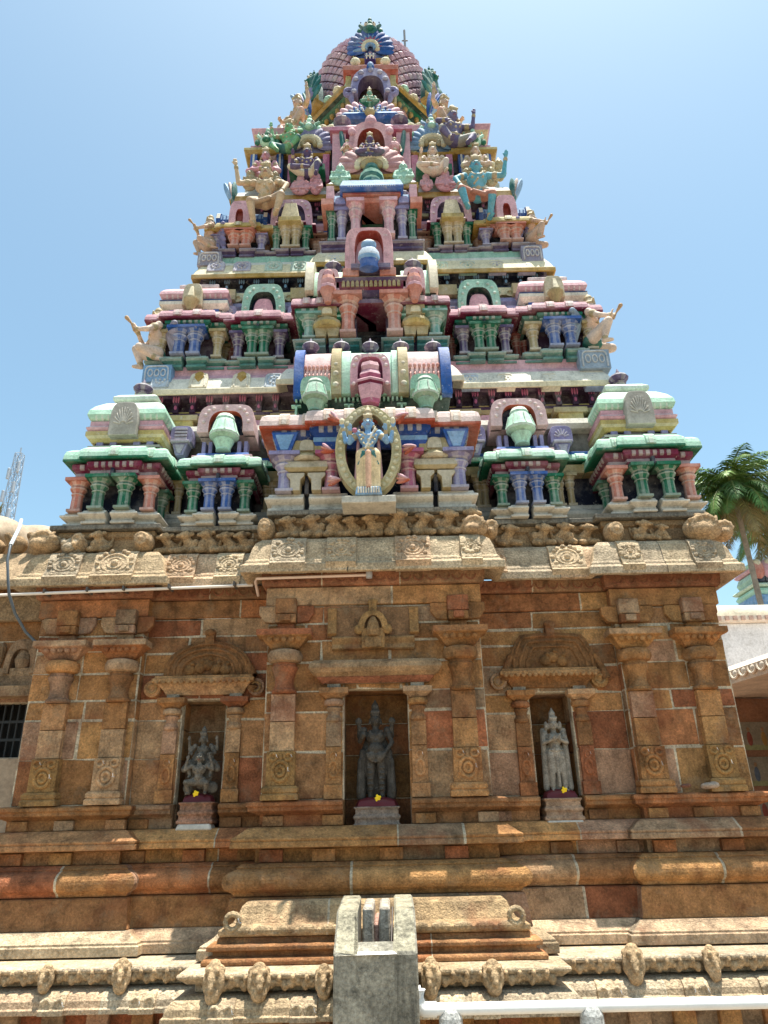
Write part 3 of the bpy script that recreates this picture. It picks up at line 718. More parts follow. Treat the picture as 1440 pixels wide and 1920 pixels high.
def pavilion(name, loc, w, d, zl, cols, pil, bw=0., b=0., eo=.11, slot=.05, gap=.27, tw=.10):
    """zl: base bottom, base top, pillar top, cornice top, eave top - heights above loc"""
    z0, z1, z2, z3, z4 = zl
    mb = MB(); pl = plan3(w, d, bw, b)
    half = [[p for p in pl if p[0] < -slot/2]+[(-slot/2, -b)], [(slot/2, -b)]+[p for p in pl if p[0] > slot/2]]
    if not slot: half = [pl]
    for hp in half: base_on(mb, hp, z0, z1, cols['base'])
    inn = plan3(w-.16, d, 0, 0); inn = [(x, y+.09) for x, y in inn]
    mb.sweep(inn, [(0,z0),(0,z3)], cols['wall'])
    mb.sweep(plan3(w-.12, d), [(-.3,z2),(0.06,z2)], cols['cor'])
    o = part(mb, name, tower, bevel=.004, loc=loc)
    c = MB(); cornice_on(c, plan3(w-.10, d, max(0, bw-.04), b), z2, z3, eo*.8, cols['cor'], cols.get('corl', mx(cols['cor'], WHT, .4)))
    if slot and b:
        c.box(-.016, .016, -b-.09, -b+.05, z2+.0, z2+(z3-z2)*.45, NAVY)
    part(c, 'cornice', o, bevel=.003)
    e = MB(); eave_on(e, plan3(w-.02, d, bw, b), z3, z4, eo, cols['eave'], cols['fas'], cols['tab'], tw=tw, gap=gap); part(e, 'eave', o, bevel=.004)
    for dx, dy, col, r in pil: pillar(o, (dx, dy, z1), z2-z1, r, col)
    return o
def square(h, y0): return [(-h,y0-h),(h,y0-h),(h,y0+h),(-h,y0+h)]
def dome_roof(o, w, yc, zs, cols, plaque, fin=.14):
    """zs: neck bottom, neck top, bracket top, rim top, dome top, cap top"""
    a, b_, c, d, e, f = zs; e += .05; f += .09; h = w/2; mb = MB()
    mb.sweep(square(h*.93, yc), [(.05,a-.01),(.05,a+.02),(0,a+.025),(0,b_)], [GREY, GREY, cols['neck']], closed=True)
    for sx in (-1, 1):
        for k in (.35, .75): mb.box(sx*h*k-.035, sx*h*k+.035, yc-h*.93-.03, yc-h*.9, a+.02, b_, cols['post'])
        for k in (-.6, 0., .6): mb.box(*sorted((sx*(h*.93+.03), sx*h*.9)), yc+k*h-.035, yc+k*h+.035, a+.02, b_, cols['post'])
    mb.sweep(square(h, yc), [(-.1,b_),(.0,b_),(.03,b_+(c-b_)*.3),(.055,b_+(c-b_)*.5),(.055,c),(.03,c)], [cols['br'], sc(cols['br'], .9), mx(cols['br'], WHT, .4), cols['br'], cols['br']], closed=True)
    mb.sweep(square(h, yc), [(.03,c),(.05,c+.02),(.06,c+(d-c)*.35),(.03,c+(d-c)*.55),(.03,d),(-.02,d)], [cols['rim'], cols['rim'], mx(cols['rim'], WHT, .4), cols['rim'], cols['rim']], closed=True)
    H = e-d; e = d+H*1.5; f = e+.10
    mb.sweep(square(h, yc), [(.0,d),(.045,d+H*.10),(.065,d+H*.3),(.055,d+H*.55),(.015,d+H*.85),(-.06,d+H*1.2),(-h*.45,e)], [cols['dome'], sc(cols['dome'], .9), cols['dome'], cols['dome'], mx(cols['dome'], WHT, .3), mx(cols['dome'], WHT, .5)], closed=True)
    for s_ in range(4):                   # petal strokes on the dome rim
        for k in range(11):
            t = (k-5)/5.5*h; q = [(t, yc-h), (h, yc+t), (-t, yc+h), (-h, yc-t)][s_]; n_ = [(0,-1),(1,0),(0,1),(-1,0)][s_]
            tx, ty = -n_[1], n_[0]
            mb.sweep([(q[0]-tx*.012, q[1]-ty*.012), (q[0]+tx*.012, q[1]+ty*.012)], [(.03,d+.02*H),(.05,d+H*.12),(.064,d+H*.3),(.05,d+H*.42)], mx(cols['dome'], WHT, .55))
    mb.sweep(square(h*.55, yc), [(.02,e-.01),(.05,e+.01),(.05,e+(f-e)*.5),(.0,f),(-h*.4,f+.02)], mx(cols['dome'], WHT, .55), closed=True)
    if fin: mb.lathe((0, yc-.05, e), [(.08,0),(.06,f-e+.10)], 8, GREY); finial(mb, (0, yc-.05, f+.09), fin)
    r = part(mb, 'pavilion_roof', o, bevel=.004)
    p = MB(); pw, pz0, pz1, pc, inner = plaque; y = yc-h-.07
    p.prism(arc(pw, pz1-pz0, pz0, e=.45), y-.05, y+.10, pc)
    if inner == 'fan':
        for k in range(11): an = PI*(k+.5)/11; p.tube([(pw*.2*math.cos(an), y-.053, pz0+(pz1-pz0)*.32+.2*pw*math.sin(an)), (pw*.7*math.cos(an), y-.053, pz0+(pz1-pz0)*.32+(pz1-pz0)*.52*math.sin(an))], .009, mx(pc, WHT, .4), 5)
    elif inner == 'nose':
        p.box(-pw*.35, pw*.35, y-.13, y-.03, pz0+.06, pz0+(pz1-pz0)*.78, mx(pc, CREAM, .6), tx=.025, tz=.04); p.lathe((0, y-.06, pz0-.1), [(.03,0),(.05,.04),(.10,.14),(.10,.17)], 10, TAN)
    elif inner == 'hole':
        p.arch(arc(pw*.62, (pz1-pz0)*.72, pz0+.04, e=.5), arc(pw*.38, (pz1-pz0)*.52, pz0+.06, e=.5), y-.075, y-.04, mx(pc, WHT, .4), sc(pc, .6)); p.box(-pw*.3, pw*.3, y-.07, y-.045, pz0+.08, pz0+(pz1-pz0)*.5, mx(pc, CREAM, .5))
    part(p, 'dormer_plaque', r, bevel=.006)
    return r
def vase(mb, c, s, col, flip=True):
    k_ = .72
    li = mx(col, WHT, .45)
    mb.lathe(c, [(r_*s*k_, z_*s) for r_, z_ in ((.26,0),(.24,.05),(.28,.14),(.36,.28),(.33,.31),(.50,.38),(.52,.44),(.44,.58),(.36,.80),(.32,.84),(.33,.90),(.26,1.0))], 14, [col,col,col,li,sc(col,.8),li,col,col,li,col,mx(col,WHT,.6)])
    for k in range(7): a_ = 2*PI*(k+.5)/7; mb.tube([(c[0]+.505*s*k_*math.cos(a_), c[1]+.505*s*k_*math.sin(a_), c[2]+.45*s), (c[0]+.375*s*k_*math.cos(a_), c[1]+.375*s*k_*math.sin(a_), c[2]+.79*s)], .008, li, 5)
def arch_roof(o, w, y, z0, z1, colo, coli, depth=.35, vc=None, vz=None, vs=None, panelc=None, back=NAVY, e=.42, th=.26):
    mb = MB(); h = z1-z0
    out = arc(w/2, h, z0, e=e, f=.04); inn = arc(w/2*(1-2*th*.8), h*(1-th), z0, e=.62)
    mb.arch(out, inn, y, y+.12, colo, coli)
    mb.prism(arc(w/2*.98, h*.985, z0, e=e, f=.04), y+.09, y+depth, colo, back)
    for k in range(1, len(out)-1):     # raised beads along the band
        if k % 2: a, b = out[k], inn[k]; mb.ell(((a[0]+b[0])/2, y-.004, (a[1]+b[1])/2), (.022, .010, .022), mx(colo, WHT, .4), 7, 5)
    r = part(mb, 'horseshoe_arch', o, bevel=.006)
    if panelc:
        p = MB(); p.prism(arc(w/2*.5, h*.66, z0+.0, e=.6), y+.04, y+.09, panelc); p.box(-w*.14, w*.14, y-.05, y+.05, z0-.02, z0+h*.28, mx(panelc, WHT, .3), tx=.01); part(p, 'arch_panel', r, bevel=.004)
    if vc:
        p = MB(); vase(p, (0, y-.02, vz), vs, vc); part(p, 'arch_vase', r, smooth=30)
    return r
def console(loc, w, h, col, fan=True, parent=tower):
    mb = MB(); li = mx(col, WHT, .4)
    mb.prism(arc(w/2, h*.55, h*.45, e=.42), -.05, .10, col)
    if fan:
        for k in range(7): an = PI*(k+.5)/7; mb.tube([(w*.1*math.cos(an), -.055, h*.62+w*.08*math.sin(an)), (w*.34*math.cos(an), -.055, h*.62+h*.26*math.sin(an))], .010, li, 5)
    else:
        for k in range(4): mb.box(-w*.28, w*.28, -.075, -.04, h*(.5+.11*k), h*(.57+.11*k), li)
    mb.box(-w*.42, w*.42, -.09, .08, h*.40, h*.47, li); mb.prism([(-w*.18,0),(w*.18,0),(w*.36,h*.4),(-w*.36,h*.4)], -.06, .08, col); mb.prism([(-w*.08,h*.06),(w*.08,h*.06),(w*.22,h*.34),(-w*.22,h*.34)], -.072, -.05, li)
    return part(mb, 'console_plaque', parent, bevel=.004, loc=loc)
def both(f, pxl, pxr, py, Y):
    f(X(pxl, py, Y)); f(X(pxr, py, Y))

# ---------------- tier cores, bracket rows and ledges
def core(w, z0, z1, col):
    mb = MB(); y = 3.1-w
    mb.sweep([(-w,5.6),(-w,y),(w,y),(w,5.6)], [(0,z0),(0,z1),(-.6,z1)], col); return mb
def ledge(w, zs, col, fas, soff, band, bump=None, fb=.16, name='ledge', brz=None, brc=DPURP, brl=ROSE, bro=.15):
    """zs: lip bottom, fascia top, slope top, band top"""
    z0, z1, z2, z3 = zs; y = 3.1-w; mb = MB()
    pl = [(-w,5.6),(-w,y)]+([(bump[0],y),(bump[0],y-fb),(bump[1],y-fb),(bump[1],y)] if bump else [])+[(w,y),(w,5.6)]
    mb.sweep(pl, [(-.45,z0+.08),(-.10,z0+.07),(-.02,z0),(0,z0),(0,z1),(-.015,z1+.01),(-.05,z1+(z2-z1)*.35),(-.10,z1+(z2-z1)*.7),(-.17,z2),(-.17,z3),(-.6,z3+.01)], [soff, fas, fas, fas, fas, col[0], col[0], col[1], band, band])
    o = part(mb, name, tower, bevel=.004)
    if brz:
        b = MB(); q0, q1 = brz; ww = w-bro-.10; yy = 3.1-ww; h = q1-q0
        b.sweep([(-ww,5.6),(-ww,yy),(ww,yy),(ww,5.6)], [(0,q0-.04),(.10,q0-.03),(.10,q0+.02),(.02,q0+.03),(.02,q1-.05),(.12,q1-.04),(.14,q1),(0,q1)], [brc, sc(brc, 1.3), brc, sc(brc, .7), brc, sc(brc, 1.3), brc])
        part(b, 'bracket_beam', tower, bevel=.003)
        n = int(2*ww/.19); key = None
        for i in range(n+1):
            x = -ww+2*ww*i/n
            if bump and bump[0]+.1 < x < bump[1]-.1: continue
            if key is None:
                k = MB()
                k.prism([(-.035,0),(.035,0),(.025,h*.35),(.05,h*.75),(.06,h),(-.06,h),(-.05,h*.75),(-.025,h*.35)], -.10, .02, brc)
                for s_ in (-1, 0, 1): k.ell((s_*.028, -.105, h*.68), (.013, .012, h*.2), brl, 7, 5)
                k.ell((0, -.105, h*.25), (.02, .012, .03), brl, 7, 5)
                key = part(k, 'lotus_bracket', tower, bevel=.003, loc=(x, yy-.02, q0+.02)); key0 = key
            else: dup(key, Vector((x, yy-.02, q0+.02))+TINV, parent=tower)
    return o
def tab_on(x, y, z, w, h, col, flower=True, lean=.28, parent=tower):
    mb = MB(); li = mx(col, WHT, .45)
    mb.prism(arc(w/2, h, 0, e=.35), -.03, .05, col, mx(col, WHT, .15))
    if flower:
        for k in range(8): a = 2*PI*k/8; mb.ell((w*.24*math.cos(a), -.034, h*.5+h*.24*math.sin(a)), (w*.085, .012, h*.085), li, 7, 5)
        mb.ell((0, -.036, h*.5), (w*.10, .014, h*.10), sc(col, .8), 7, 5)
        mb.tube([(px_, -.03, pz) for px_, pz in arc(w*.42, h*.86, h*.06, e=.35)], .010, li, 5)
    else:
        mb.lathe((0, -.03, h*.35), [(.001,0),(.05,.07),(.06,.13),(.03,.17)], 8, OCHRE, sy=.5); mb.tube([(px_, -.03, pz) for px_, pz in arc(w*.36, h*.8, h*.06, e=.5)], .012, li, 5)
    o = part(mb, 'flower_tab', parent, bevel=.004, loc=(x, y, z)); o.rotation_euler.x = -lean; return o

# ---- tier 1
Y1 = -.10
core1 = core(2.48, 4.2, Z(741,.45), lin(40,60,64))
yz = [Z(a,.6) for a in (812,797,790,772)]
core1.sweep([(-2.48,5.6),(-2.48,.62),(2.48,.62),(2.48,5.6)], [(-.02,yz[2]),(.10,yz[2]+.01),(.12,yz[2]+.06),(.06,yz[3]-.05),(.10,yz[3]),(-.02,yz[3]+.01)], [YEL, TAN, YEL, YEL, TAN])
for x in (-2.2,-1.0,1.0,2.2): core1.box(x-.14, x+.14, .42, .66, yz[0], yz[2]-.002, YEL); core1.box(x-.19, x+.19, .40, .66, yz[1], yz[1]+.07, TAN)
for x in (-1.75,-1.3,1.3,1.75): core1.box(x-.2, x+.2, .5, .64, yz[0]-.06, yz[0]+.02, ROSE); core1.box(x-.16, x+.16, .47, .64, yz[0]+.05, yz[0]+.13, PINK)
part(core1, 'tier_wall', bevel=.004)
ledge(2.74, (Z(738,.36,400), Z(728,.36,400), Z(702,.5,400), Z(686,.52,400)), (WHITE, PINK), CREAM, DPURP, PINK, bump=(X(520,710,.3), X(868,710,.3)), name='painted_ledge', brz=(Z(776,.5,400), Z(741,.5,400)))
for px, c, f in [(300,SKYB,True),(372,CREAM,False),(452,CREAM,False),(513,SKYB,True),(882,SKYB,True),(948,CREAM,True),(1032,CREAM,True),(1113,BLUE,True)]:
    tab_on(X(px,715,.40), .40, Z(727,.38,px), .21, .24, mx(c, WHITE, .35), f)
# continuous low cloister between the pavilions
def cloister(w, Y, z0, z1, z2, z3, z4, zt, cb, ce, cf, ct, cw, pil, ps, pr, bandc):
    mb = MB(); pl = [(-w,Y+1.5),(-w,Y),(w,Y),(w,Y+1.5)]
    base_on(mb, pl, z0, z1, cb); mb.sweep([(x, y+.12) for x, y in pl], [(0,z0),(0,z3)], cw)
    mb.sweep(pl, [(-.2,z2),(0.02,z2),(.05,z3-.02),(-.2,z3)], sc(pil, .9))
    eave_on(mb, pl, z3, z4, .10, ce, cf, ct, gap=.16, tw=.10)
    mb.sweep(pl, [(.06,z4-.01),(.06,z4+.03),(.0,z4+.035),(0,z4+.06)], [BLUE, PINK, WHITE])
    mb.sweep([(x, y+.08) for x, y in pl], [(0,z4+.04),(0,zt-.12)], sc(GREY, .35)); mb.sweep([(x, y+.02) for x, y in pl], [(-.1,zt-.16),(.05,zt-.15),(.08,zt-.10),(.05,zt-.02),(-.3,zt)], bandc)
    o = part(mb, 'cloister', bevel=.003)
    for x in ps: pillar(o, (x, Y+.02, z1), z2-z1, pr, pil)
    return o
xs = [X(p, 930, .35) for p in (312,334,500,512,898,911,1052,1072)]
cloister(2.75, .35, 4.27, Z(965,.35,330), Z(905,.35,330), Z(888,.35,330), Z(868,.3,330), Z(800,.35,330), GREY, MINT, GREEN, MINT, NAVY, TAN, xs, .042, mx(GREY, WHITE, .5))
# corner pavilions
z0 = 4.275
zl = [0, Z(957,-.15,206)-z0, Z(899,-.12,206)-z0, Z(867,-.15,206)-z0, Z(841,-.15,206)-z0]
c1 = dict(base=mx(GREY, WHITE, .6), wall=NAVY, cor=MAROON, eave=MINT, fas=GREEN, tab=mx(MINT, WHITE, .15))
W1 = .86
pil = [(-.36,-.01,SALM,.062),(-.13,-.07,GREEN,.066),(.13,-.07,GREEN,.068),(.36,-.01,SALM,.062),(.36,.32,GREEN,.06),(-.36,.32,GREEN,.06)]
cp = pavilion('corner_pavilion', (X(208,965,Y1), Y1+.02, z0), W1, .62, zl, c1, pil, bw=.46, b=.06)
zr = [Z(a, .0, 220)-z0 for a in (841,830,813,793,766,757)]
dome_roof(cp, .70, .42, zr, dict(neck=NAVY, post=LILAC, br=YEL, rim=PINK, dome=MINT), (.145, zr[1]+.02, zr[4]+.0, GREY, 'fan'), fin=.16)
cp2 = dup(cp, Vector((X(1231,945,Y1), Y1+.02, z0))+TINV, parent=tower)
# inner pavilions
zl = [0, Z(960,-.08,410)-z0, Z(905,-.08,410)-z0, Z(879,-.1,410)-z0, Z(856,-.1,410)-z0]
zi = [zl[0], zl[1], zl[2], zl[3], zl[4]]
pil = [(-.26,-.01,GREEN,.056),(-.085,-.06,BLUE,.058),(.085,-.06,BLUE,.058),(.26,-.01,GREEN,.056)]
ip = pavilion('niche_pavilion', (X(408,965,-.05), -.03, z0), .66, .5, zi, c1, pil, bw=.34, b=.05, gap=.2)
st = MB(); st.sweep(plan3(.52, .4), [(-.2,zl[4]-.02),(.05,zl[4]-.02),(.05,zl[4]+.03),(.02,zl[4]+.035),(.0,zl[4]+.08),(-.2,zl[4]+.08)], [PINK, PINK, PINK, BLUE, BLUE])
for x in (-.22,-.15,.15,.22): st.box(x-.02, x+.02, .05, .15, zl[4]+.08, zl[4]+.24, LILAC)
st.sweep(plan3(.44, .35), [(-.1,zl[4]+.07),(-.10,zl[4]+.3)], NAVY)
part(st, 'roof_step', ip, bevel=.003)
za0, za1 = Z(815,.05,420)-z0, Z(764,.05,420)-z0
arch_roof(ip, .58, .02, za0, za1, mx(PINK, WHITE, .3), ORNG, .45, MINT, Z(845,-.05,414)-z0, (Z(779,-.05,414)-Z(845,-.05,414)), th=.24)
dup(ip, Vector((X(993,950,-.05), -.03, z0))+TINV, parent=tower)
# lilac console plaques on the cloister band
for px in (340, 512, 890, 1053): console((X(px,830,.22), .24, Z(856,.22,px)), .24, .36, LILAC, px in (1053, 890))

# ---- tier 1 centre: long barrel-roofed pavilion
YB = -.33; zc0 = 4.275
zc = [Z(a, YB) for a in (951,925,856,838,790,768)]
ce = MB(); xa, xb = X(509,940,YB), X(884,935,YB); xm = (xa+xb)/2; W = xb-xa
def cplan(x0, x1, Y, d=.7): return [(x0,Y+d),(x0,Y),(x1,Y),(x1,Y+d)]
g = .05; cuts = [X(575,940,YB), X(647,940,YB), X(742,940,YB), X(817,940,YB)]
for p in ([(xa,YB+.7),(xa,YB),(cuts[0]-g/2,YB)], [(cuts[0]+g/2,YB),(cuts[1],YB),(cuts[1],YB+.3)], [(cuts[2],YB+.3),(cuts[2],YB),(cuts[3]-g/2,YB)], [(cuts[3]+g/2,YB),(xb,YB),(xb,YB+.7)]):
    base_on(ce, p, zc0, zc[1], mx(GREY, WHITE, .6))
ce.sweep(cplan(xa+.1, xb-.1, YB+.22), [(0,zc0),(0,zc[4])], NAVY)
ce.sweep(cplan(xa+.02, xb-.02, YB), [(-.4,zc[3]-.08),(.02,zc[3]-.08)], NAVY)
cpv = part(ce, 'barrel_roof_pavilion', bevel=.004)
c = MB()
cornice_on(c, [(xa+.06,YB+.6),(xa+.06,YB),(xm-.52,YB),(xm-.52,YB-.07),(xm+.52,YB-.07),(xm+.52,YB),(xb-.06,YB),(xb-.06,YB+.6)], zc[2]+.05, zc[3]+.22, .10, lin(40,76,150), SKYB, .085)
for k in (-1, 1):
    x = xm+k*(W/2-.12); c.prism([(x-.06,zc[2]),(x+.06,zc[2]),(x+.13,zc[3]+.12),(x-.13,zc[3]+.12)], YB-.12, YB+.02, BLUE); c.prism([(x-.035,zc[2]+.03),(x+.035,zc[2]+.03),(x+.09,zc[3]+.09),(x-.09,zc[3]+.09)], YB-.128, YB-.1, SKYB)
part(c, 'cornice', cpv, bevel=.003)
e = MB(); eave_on(e, [(xa,YB+.6),(xa,YB-.02),(xm-.50,YB-.02),(xm-.50,YB-.10),(xm+.50,YB-.10),(xm+.50,YB-.02),(xb,YB-.02),(xb,YB+.6)], zc[3]+.15, zc[4]+.05, .13, mx(PINK, WHITE, .55), ORNG, mx(PINK, CREAM, .6), gap=.17, tw=.10)
for k in range(4): e.sweep(cplan(xa+.08+.05*k, xb-.08-.05*k, YB+.03*k), [(-.2,zc[4]+.02+.03*k),(.0,zc[4]+.02+.03*k),(.0,zc[4]+.05+.03*k),(-.2,zc[4]+.052+.03*k)], [MINT, mx(MINT, WHITE, .3), MINT])
part(e, 'eave', cpv, bevel=.003)
def cpil(px, col, kind):
    x = X(px, 890, YB)
    if kind == 'round': pillar(cpv, (x, YB-.02, zc[1]), zc[2]-zc[1], .078, col, flare=1.1)
    else:
        m = MB(); li = mx(col, WHT, .35); zt = Z(831,YB); zs = [Z(a, YB) for a in (892,889,868,855,831)]
        for k in (-1, 1): m.prism([(x+k*.10-.045,zc[1]),(x+k*.10+.045,zc[1]),(x+k*.10+.05,zc[1]+.12),(x+k*.10+.085,zs[0]-.03),(x+k*.10+.085,zs[0]),(x+k*.10-.085,zs[0]),(x+k*.10-.085,zs[0]-.03),(x+k*.10-.05,zc[1]+.12)], YB-.10, YB+.06, col, li)
        m.box(x-.02, x+.02, YB-.02, YB+.06, zc[1], zs[0], NAVY)
        m.sweep([(x-.15,YB+.06),(x-.15,YB-.06),(x+.15,YB-.06),(x+.15,YB+.06)], [(-.1,zs[1]),(.03,zs[1]),(.06,zs[1]+.03),(.05,zs[2]-.02),(-.02,zs[2]),(-.1,zs[2])], [col, col, li, col, col])
        m.lathe((x, YB-.02, zs[2]-.01), [(.13,0),(.15,.03),(.13,.06),(.10,.075)], 12, [li, col])
        m.box(x-.15, x+.15, YB-.09, YB+.06, zs[3], zs[4], col); m.prism(arc(.07, .12, zs[3]+.02, x), YB-.11, YB-.08, li)
        part(m, 'console_pillar', cpv, bevel=.004)
for px, col, k in [(536,LILAC,'round'),(859,LILAC,'round'),(622,ROSE,'round'),(766,ROSE,'round'),(576,TAN,'tan'),(816,TAN,'tan')]: cpil(px, col, k)
# barrel roof with ribs
zb0, zb1 = Z(737,-.27), Z(655,-.10); H = zb1-zb0
def rib(mb, x0, x1, col, ex=0., low=0.):
    pr = [(-.1+ex,zb0-.0-low),(.0+ex,zb0-low)]+[(ex+.5*max(0, math.cos(t))**.42-.5+.02*math.sin(2*t), zb0+H*math.sin(t)**.85+ex*.6) for t in [PI/2*i/12 for i in range(13)]]+[(-.8,zb1+ex)]
    mb.sweep([(x0,YB+.08),(x1,YB+.08)], pr, col)
br = MB(); P_ = lambda px: X(px, 720, YB+.08)
segs = [(551,569,BLUE,.04,.03),(569,621,mx(PINK, WHITE, .35),0,0),(621,640,CREAM,.05,.02),(640,657,MINT,.02,.0),(657,735,MINT,.0,0),(735,747,MINT,.02,0),(747,766,CREAM,.05,.02),(766,827,mx(PINK, WHITE, .35),0,0),(827,847,BLUE,.04,.03)]
for a, b, col, ex, lo in segs: rib(br, P_(a), P_(b), col if col != CREAM else TAN, ex, lo)
for k, (a, b) in enumerate([(569,621),(766,827)]):     # painted petals on the pink barrels
    for i in range(7):
        x = P_(a)+(P_(b)-P_(a))*(i+.5)/7
        br.tube([(x, YB+.045, zb0+.05), (x, YB+.05, zb0+.22), (x, YB+.09, zb0+.36)], .010, mx(PINK, SALM, .7), 5); br.ell((x, YB+.06, zb0+.33), (.02,.015,.03), mx(PINK, SALM, .8), 7, 5)
for px in (630, 757):
    for i in range(7):
        t = PI/2*(i+.5)/8; br.ell((P_(px), YB+.08-.055+.5-.5*math.cos(t)**.42, zb0+H*math.sin(t)**.85), (.035,.02,.035), mx(TAN, WHT, .4), 8, 6)
rf = part(br, 'barrel_roof', cpv, bevel=.004, smooth=30)
so_ = MB(); so_.sweep(cplan(P_(553), P_(845), YB+.12, .5), [(-.3,zb0-.22),(-.06,zb0-.22),(-.02,zb0-.10),(.0,zb0-.005),(-.3,zb0-.004)], [DKG]*4)
for i in range(36):
    x = P_(556)+(P_(842)-P_(556))*i/35
    if i % 9 < 7: so_.box(x-.010, x+.010, YB+.095, YB+.13, zb0-.06, zb0-.02, MINT)
    if i % 6 == 0: so_.box(x-.012, x+.012, YB+.10, YB+.16, zb0-.22, zb0-.10, MINT); so_.box(x-.05, x+.05, YB+.10, YB+.16, zb0-.11, zb0-.095, MINT)
part(so_, 'roof_soffit', cpv, bevel=.002)
a = MB(); xA = P_(695); wA = .205; HA = Z(659,YB-.12)-zb0
a.arch(arc(wA, HA, zb0-.02, xA, e=.42), arc(wA*.62, HA*.78, zb0+.02, xA, e=.55), YB-.12, YB+.25, PINK, ROSE); a.prism(arc(wA*.64, HA*.79, zb0, xA, e=.55), YB+.02, YB+.10, ROSE)
for i in range(9): q = arc(wA*.82, HA*.89, zb0, xA, e=.48, n=8)[i]; a.ell((q[0], YB-.122, q[1]), (.024,.012,.024), mx(PINK, WHT, .5), 7, 5)
na = part(a, 'roof_arch', cpv, bevel=.006)
u = MB(); zu = Z(757,YB-.14); uh = Z(680,YB-.14)-zu
u.lathe((xA, YB-.12, zu), [(r_*.82, z_*uh) for r_, z_ in ((.11,0),(.13,.1),(.165,.38),(.17,.42),(.14,.44),(.18,.48),(.19,.54),(.15,.58),(.12,.6),(.15,.68),(.12,.78),(.10,.8),(.13,.9),(.11,1))], 6, [ROSE, PINK, PINK, ROSE, MAROON, PINK, PINK, ROSE, ROSE, PINK, ROSE, PINK, PINK], a0=PI/6, sy=.7)
part(u, 'arch_urn', na, bevel=.004)
for px in (591, 798):
    gv = MB(); x = X(px, 740, YB-.1); zv = Z(770,YB-.1); hv = Z(703,YB-.1)-zv
    vase(gv, (x, YB-.10, zv), hv*.86, mx(GREEN, MINT, .4)); gv.prism(arc(.15, hv*.42, zv+hv*.56, x, e=.5), YB-.12, YB+.06, MINT, mx(GREEN, MINT, .6))
    part(gv, 'green_vase', cpv, smooth=30)
fi = MB()
for px in (582, 640, 694, 751, 812): fi = MB(); finial(fi, (X(px,650,-.1), -.06, Z(656,-.10,px)), .14); part(fi, 'finial', cpv, smooth=35)

# ---- tier 2
Y2 = .50; z0 = Z(690,Y2,450)
core2 = core(2.18, z0-.2, Z(522,.9), NAVY)
core2.sweep([(-2.18,5.6),(-2.18,.92),(2.18,.92),(2.18,5.6)], [(0,Z(565,.9)),(.08,Z(564,.9)),(.10,Z(552,.9)),(.03,Z(549,.9)),(0,Z(548,.9))], [TAN, CREAM, TAN, TAN])
for i in range(26):
    x = -2.1+i*.168; core2.ring((x, .815, Z(558,.85)), .05, .045, .012, CREAM, 10)
for x in (-1.9,-.95,.95,1.9): core2.box(x-.12, x+.12, .74, .95, Z(566,.85), Z(547,.85), TAN)
part(core2, 'tier_wall', bevel=.003)
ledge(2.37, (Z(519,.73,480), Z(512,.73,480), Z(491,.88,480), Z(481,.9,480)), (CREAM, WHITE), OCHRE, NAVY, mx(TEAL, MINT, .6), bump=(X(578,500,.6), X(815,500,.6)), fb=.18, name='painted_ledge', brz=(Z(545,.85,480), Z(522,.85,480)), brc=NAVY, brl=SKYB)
for px, c in [(405,LILAC),(454,LILAC),(513,mx(TEAL, MINT, .5)),(561,mx(TEAL, MINT, .5)),(628,SKYB),(776,SKYB),(825,MINT),(877,mx(TEAL, MINT, .5)),(932,LILAC),(987,LILAC)]:
    yy = .78 if not 580 < px < 815 else .60
    tab_on(X(px,500,yy), yy, Z(511,yy,px)-(0 if yy > .7 else -.1), .23, .22, mx(c, WHITE, .25), True)
# beads along the ledge
xs = [X(p, 660, .85) for p in (418,434,566,848,970,985)]
cloister(2.33, .84, z0-.05, Z(686,.84,420), Z(643,.84,420), Z(630,.84,420), Z(616,.8,420), Z(570,.84,420), TEAL, PINK, ROSE, PINK, DPURP, RED, xs, .055, LILAC)
c2 = dict(base=mx(TEAL, MINT, .15), wall=DPURP, cor=mx(GREEN, TEAL, .3), eave=PINK, fas=MAROON, tab=mx(PINK, WHITE, .3))
zl = [0]+[Z(a, Y2, 360)-z0 for a in (671,622,607,589)]
pil = [(-.33,-.0,TAN,.06),(-.09,-.06,BLUE,.075),(.10,-.06,BLUE,.075),(.36,.0,TAN,.058),(.36,.3,TAN,.055)]
cp = pavilion('corner_pavilion', (X(352,665,Y2)-.02, Y2+.04, z0), .86, .6, zl, c2, pil, bw=.46, b=.06, gap=.2)
zr = [Z(a, .6, 356)-z0 for a in (589,580,568,563,545,541)]
dome_roof(cp, .74, .44, zr, dict(neck=NAVY, post=BLUE, br=WHITE, rim=BLUE, dome=PINK), (.12, zr[1]-.02, zr[4]+.02, mx(TAN, WHITE, .3), 'nose'), fin=.17)
dup(cp, Vector((X(1055,650,Y2), Y2+.04, z0))+TINV, parent=tower)
zl2 = [0]+[Z(a, Y2, 480)-z0 for a in (672,624,609,589)]
pil = [(-.25,.0,PURP,.058),(-.07,-.06,GREEN,.066),(.07,-.06,GREEN,.066),(.25,.0,PURP,.058)]
ip = pavilion('niche_pavilion', (X(483,670,Y2), Y2+.04, z0), .66, .5, zl2, c2, pil, bw=.34, b=.06, gap=.18, slot=.03)
arch_roof(ip, .52, .08, zl2[4]-.02, Z(530,.6,490)-z0, mx(MINT, TEAL, .35), DKG, .4, panelc=PINK, th=.22)
dup(ip, Vector((X(911,662,Y2), Y2+.04, z0))+TINV, parent=tower)
for px in (428, 556, 844, 960): console((X(px,585,.72), .74, Z(612,.72,px)), .22, .30, LILAC, px != 844)
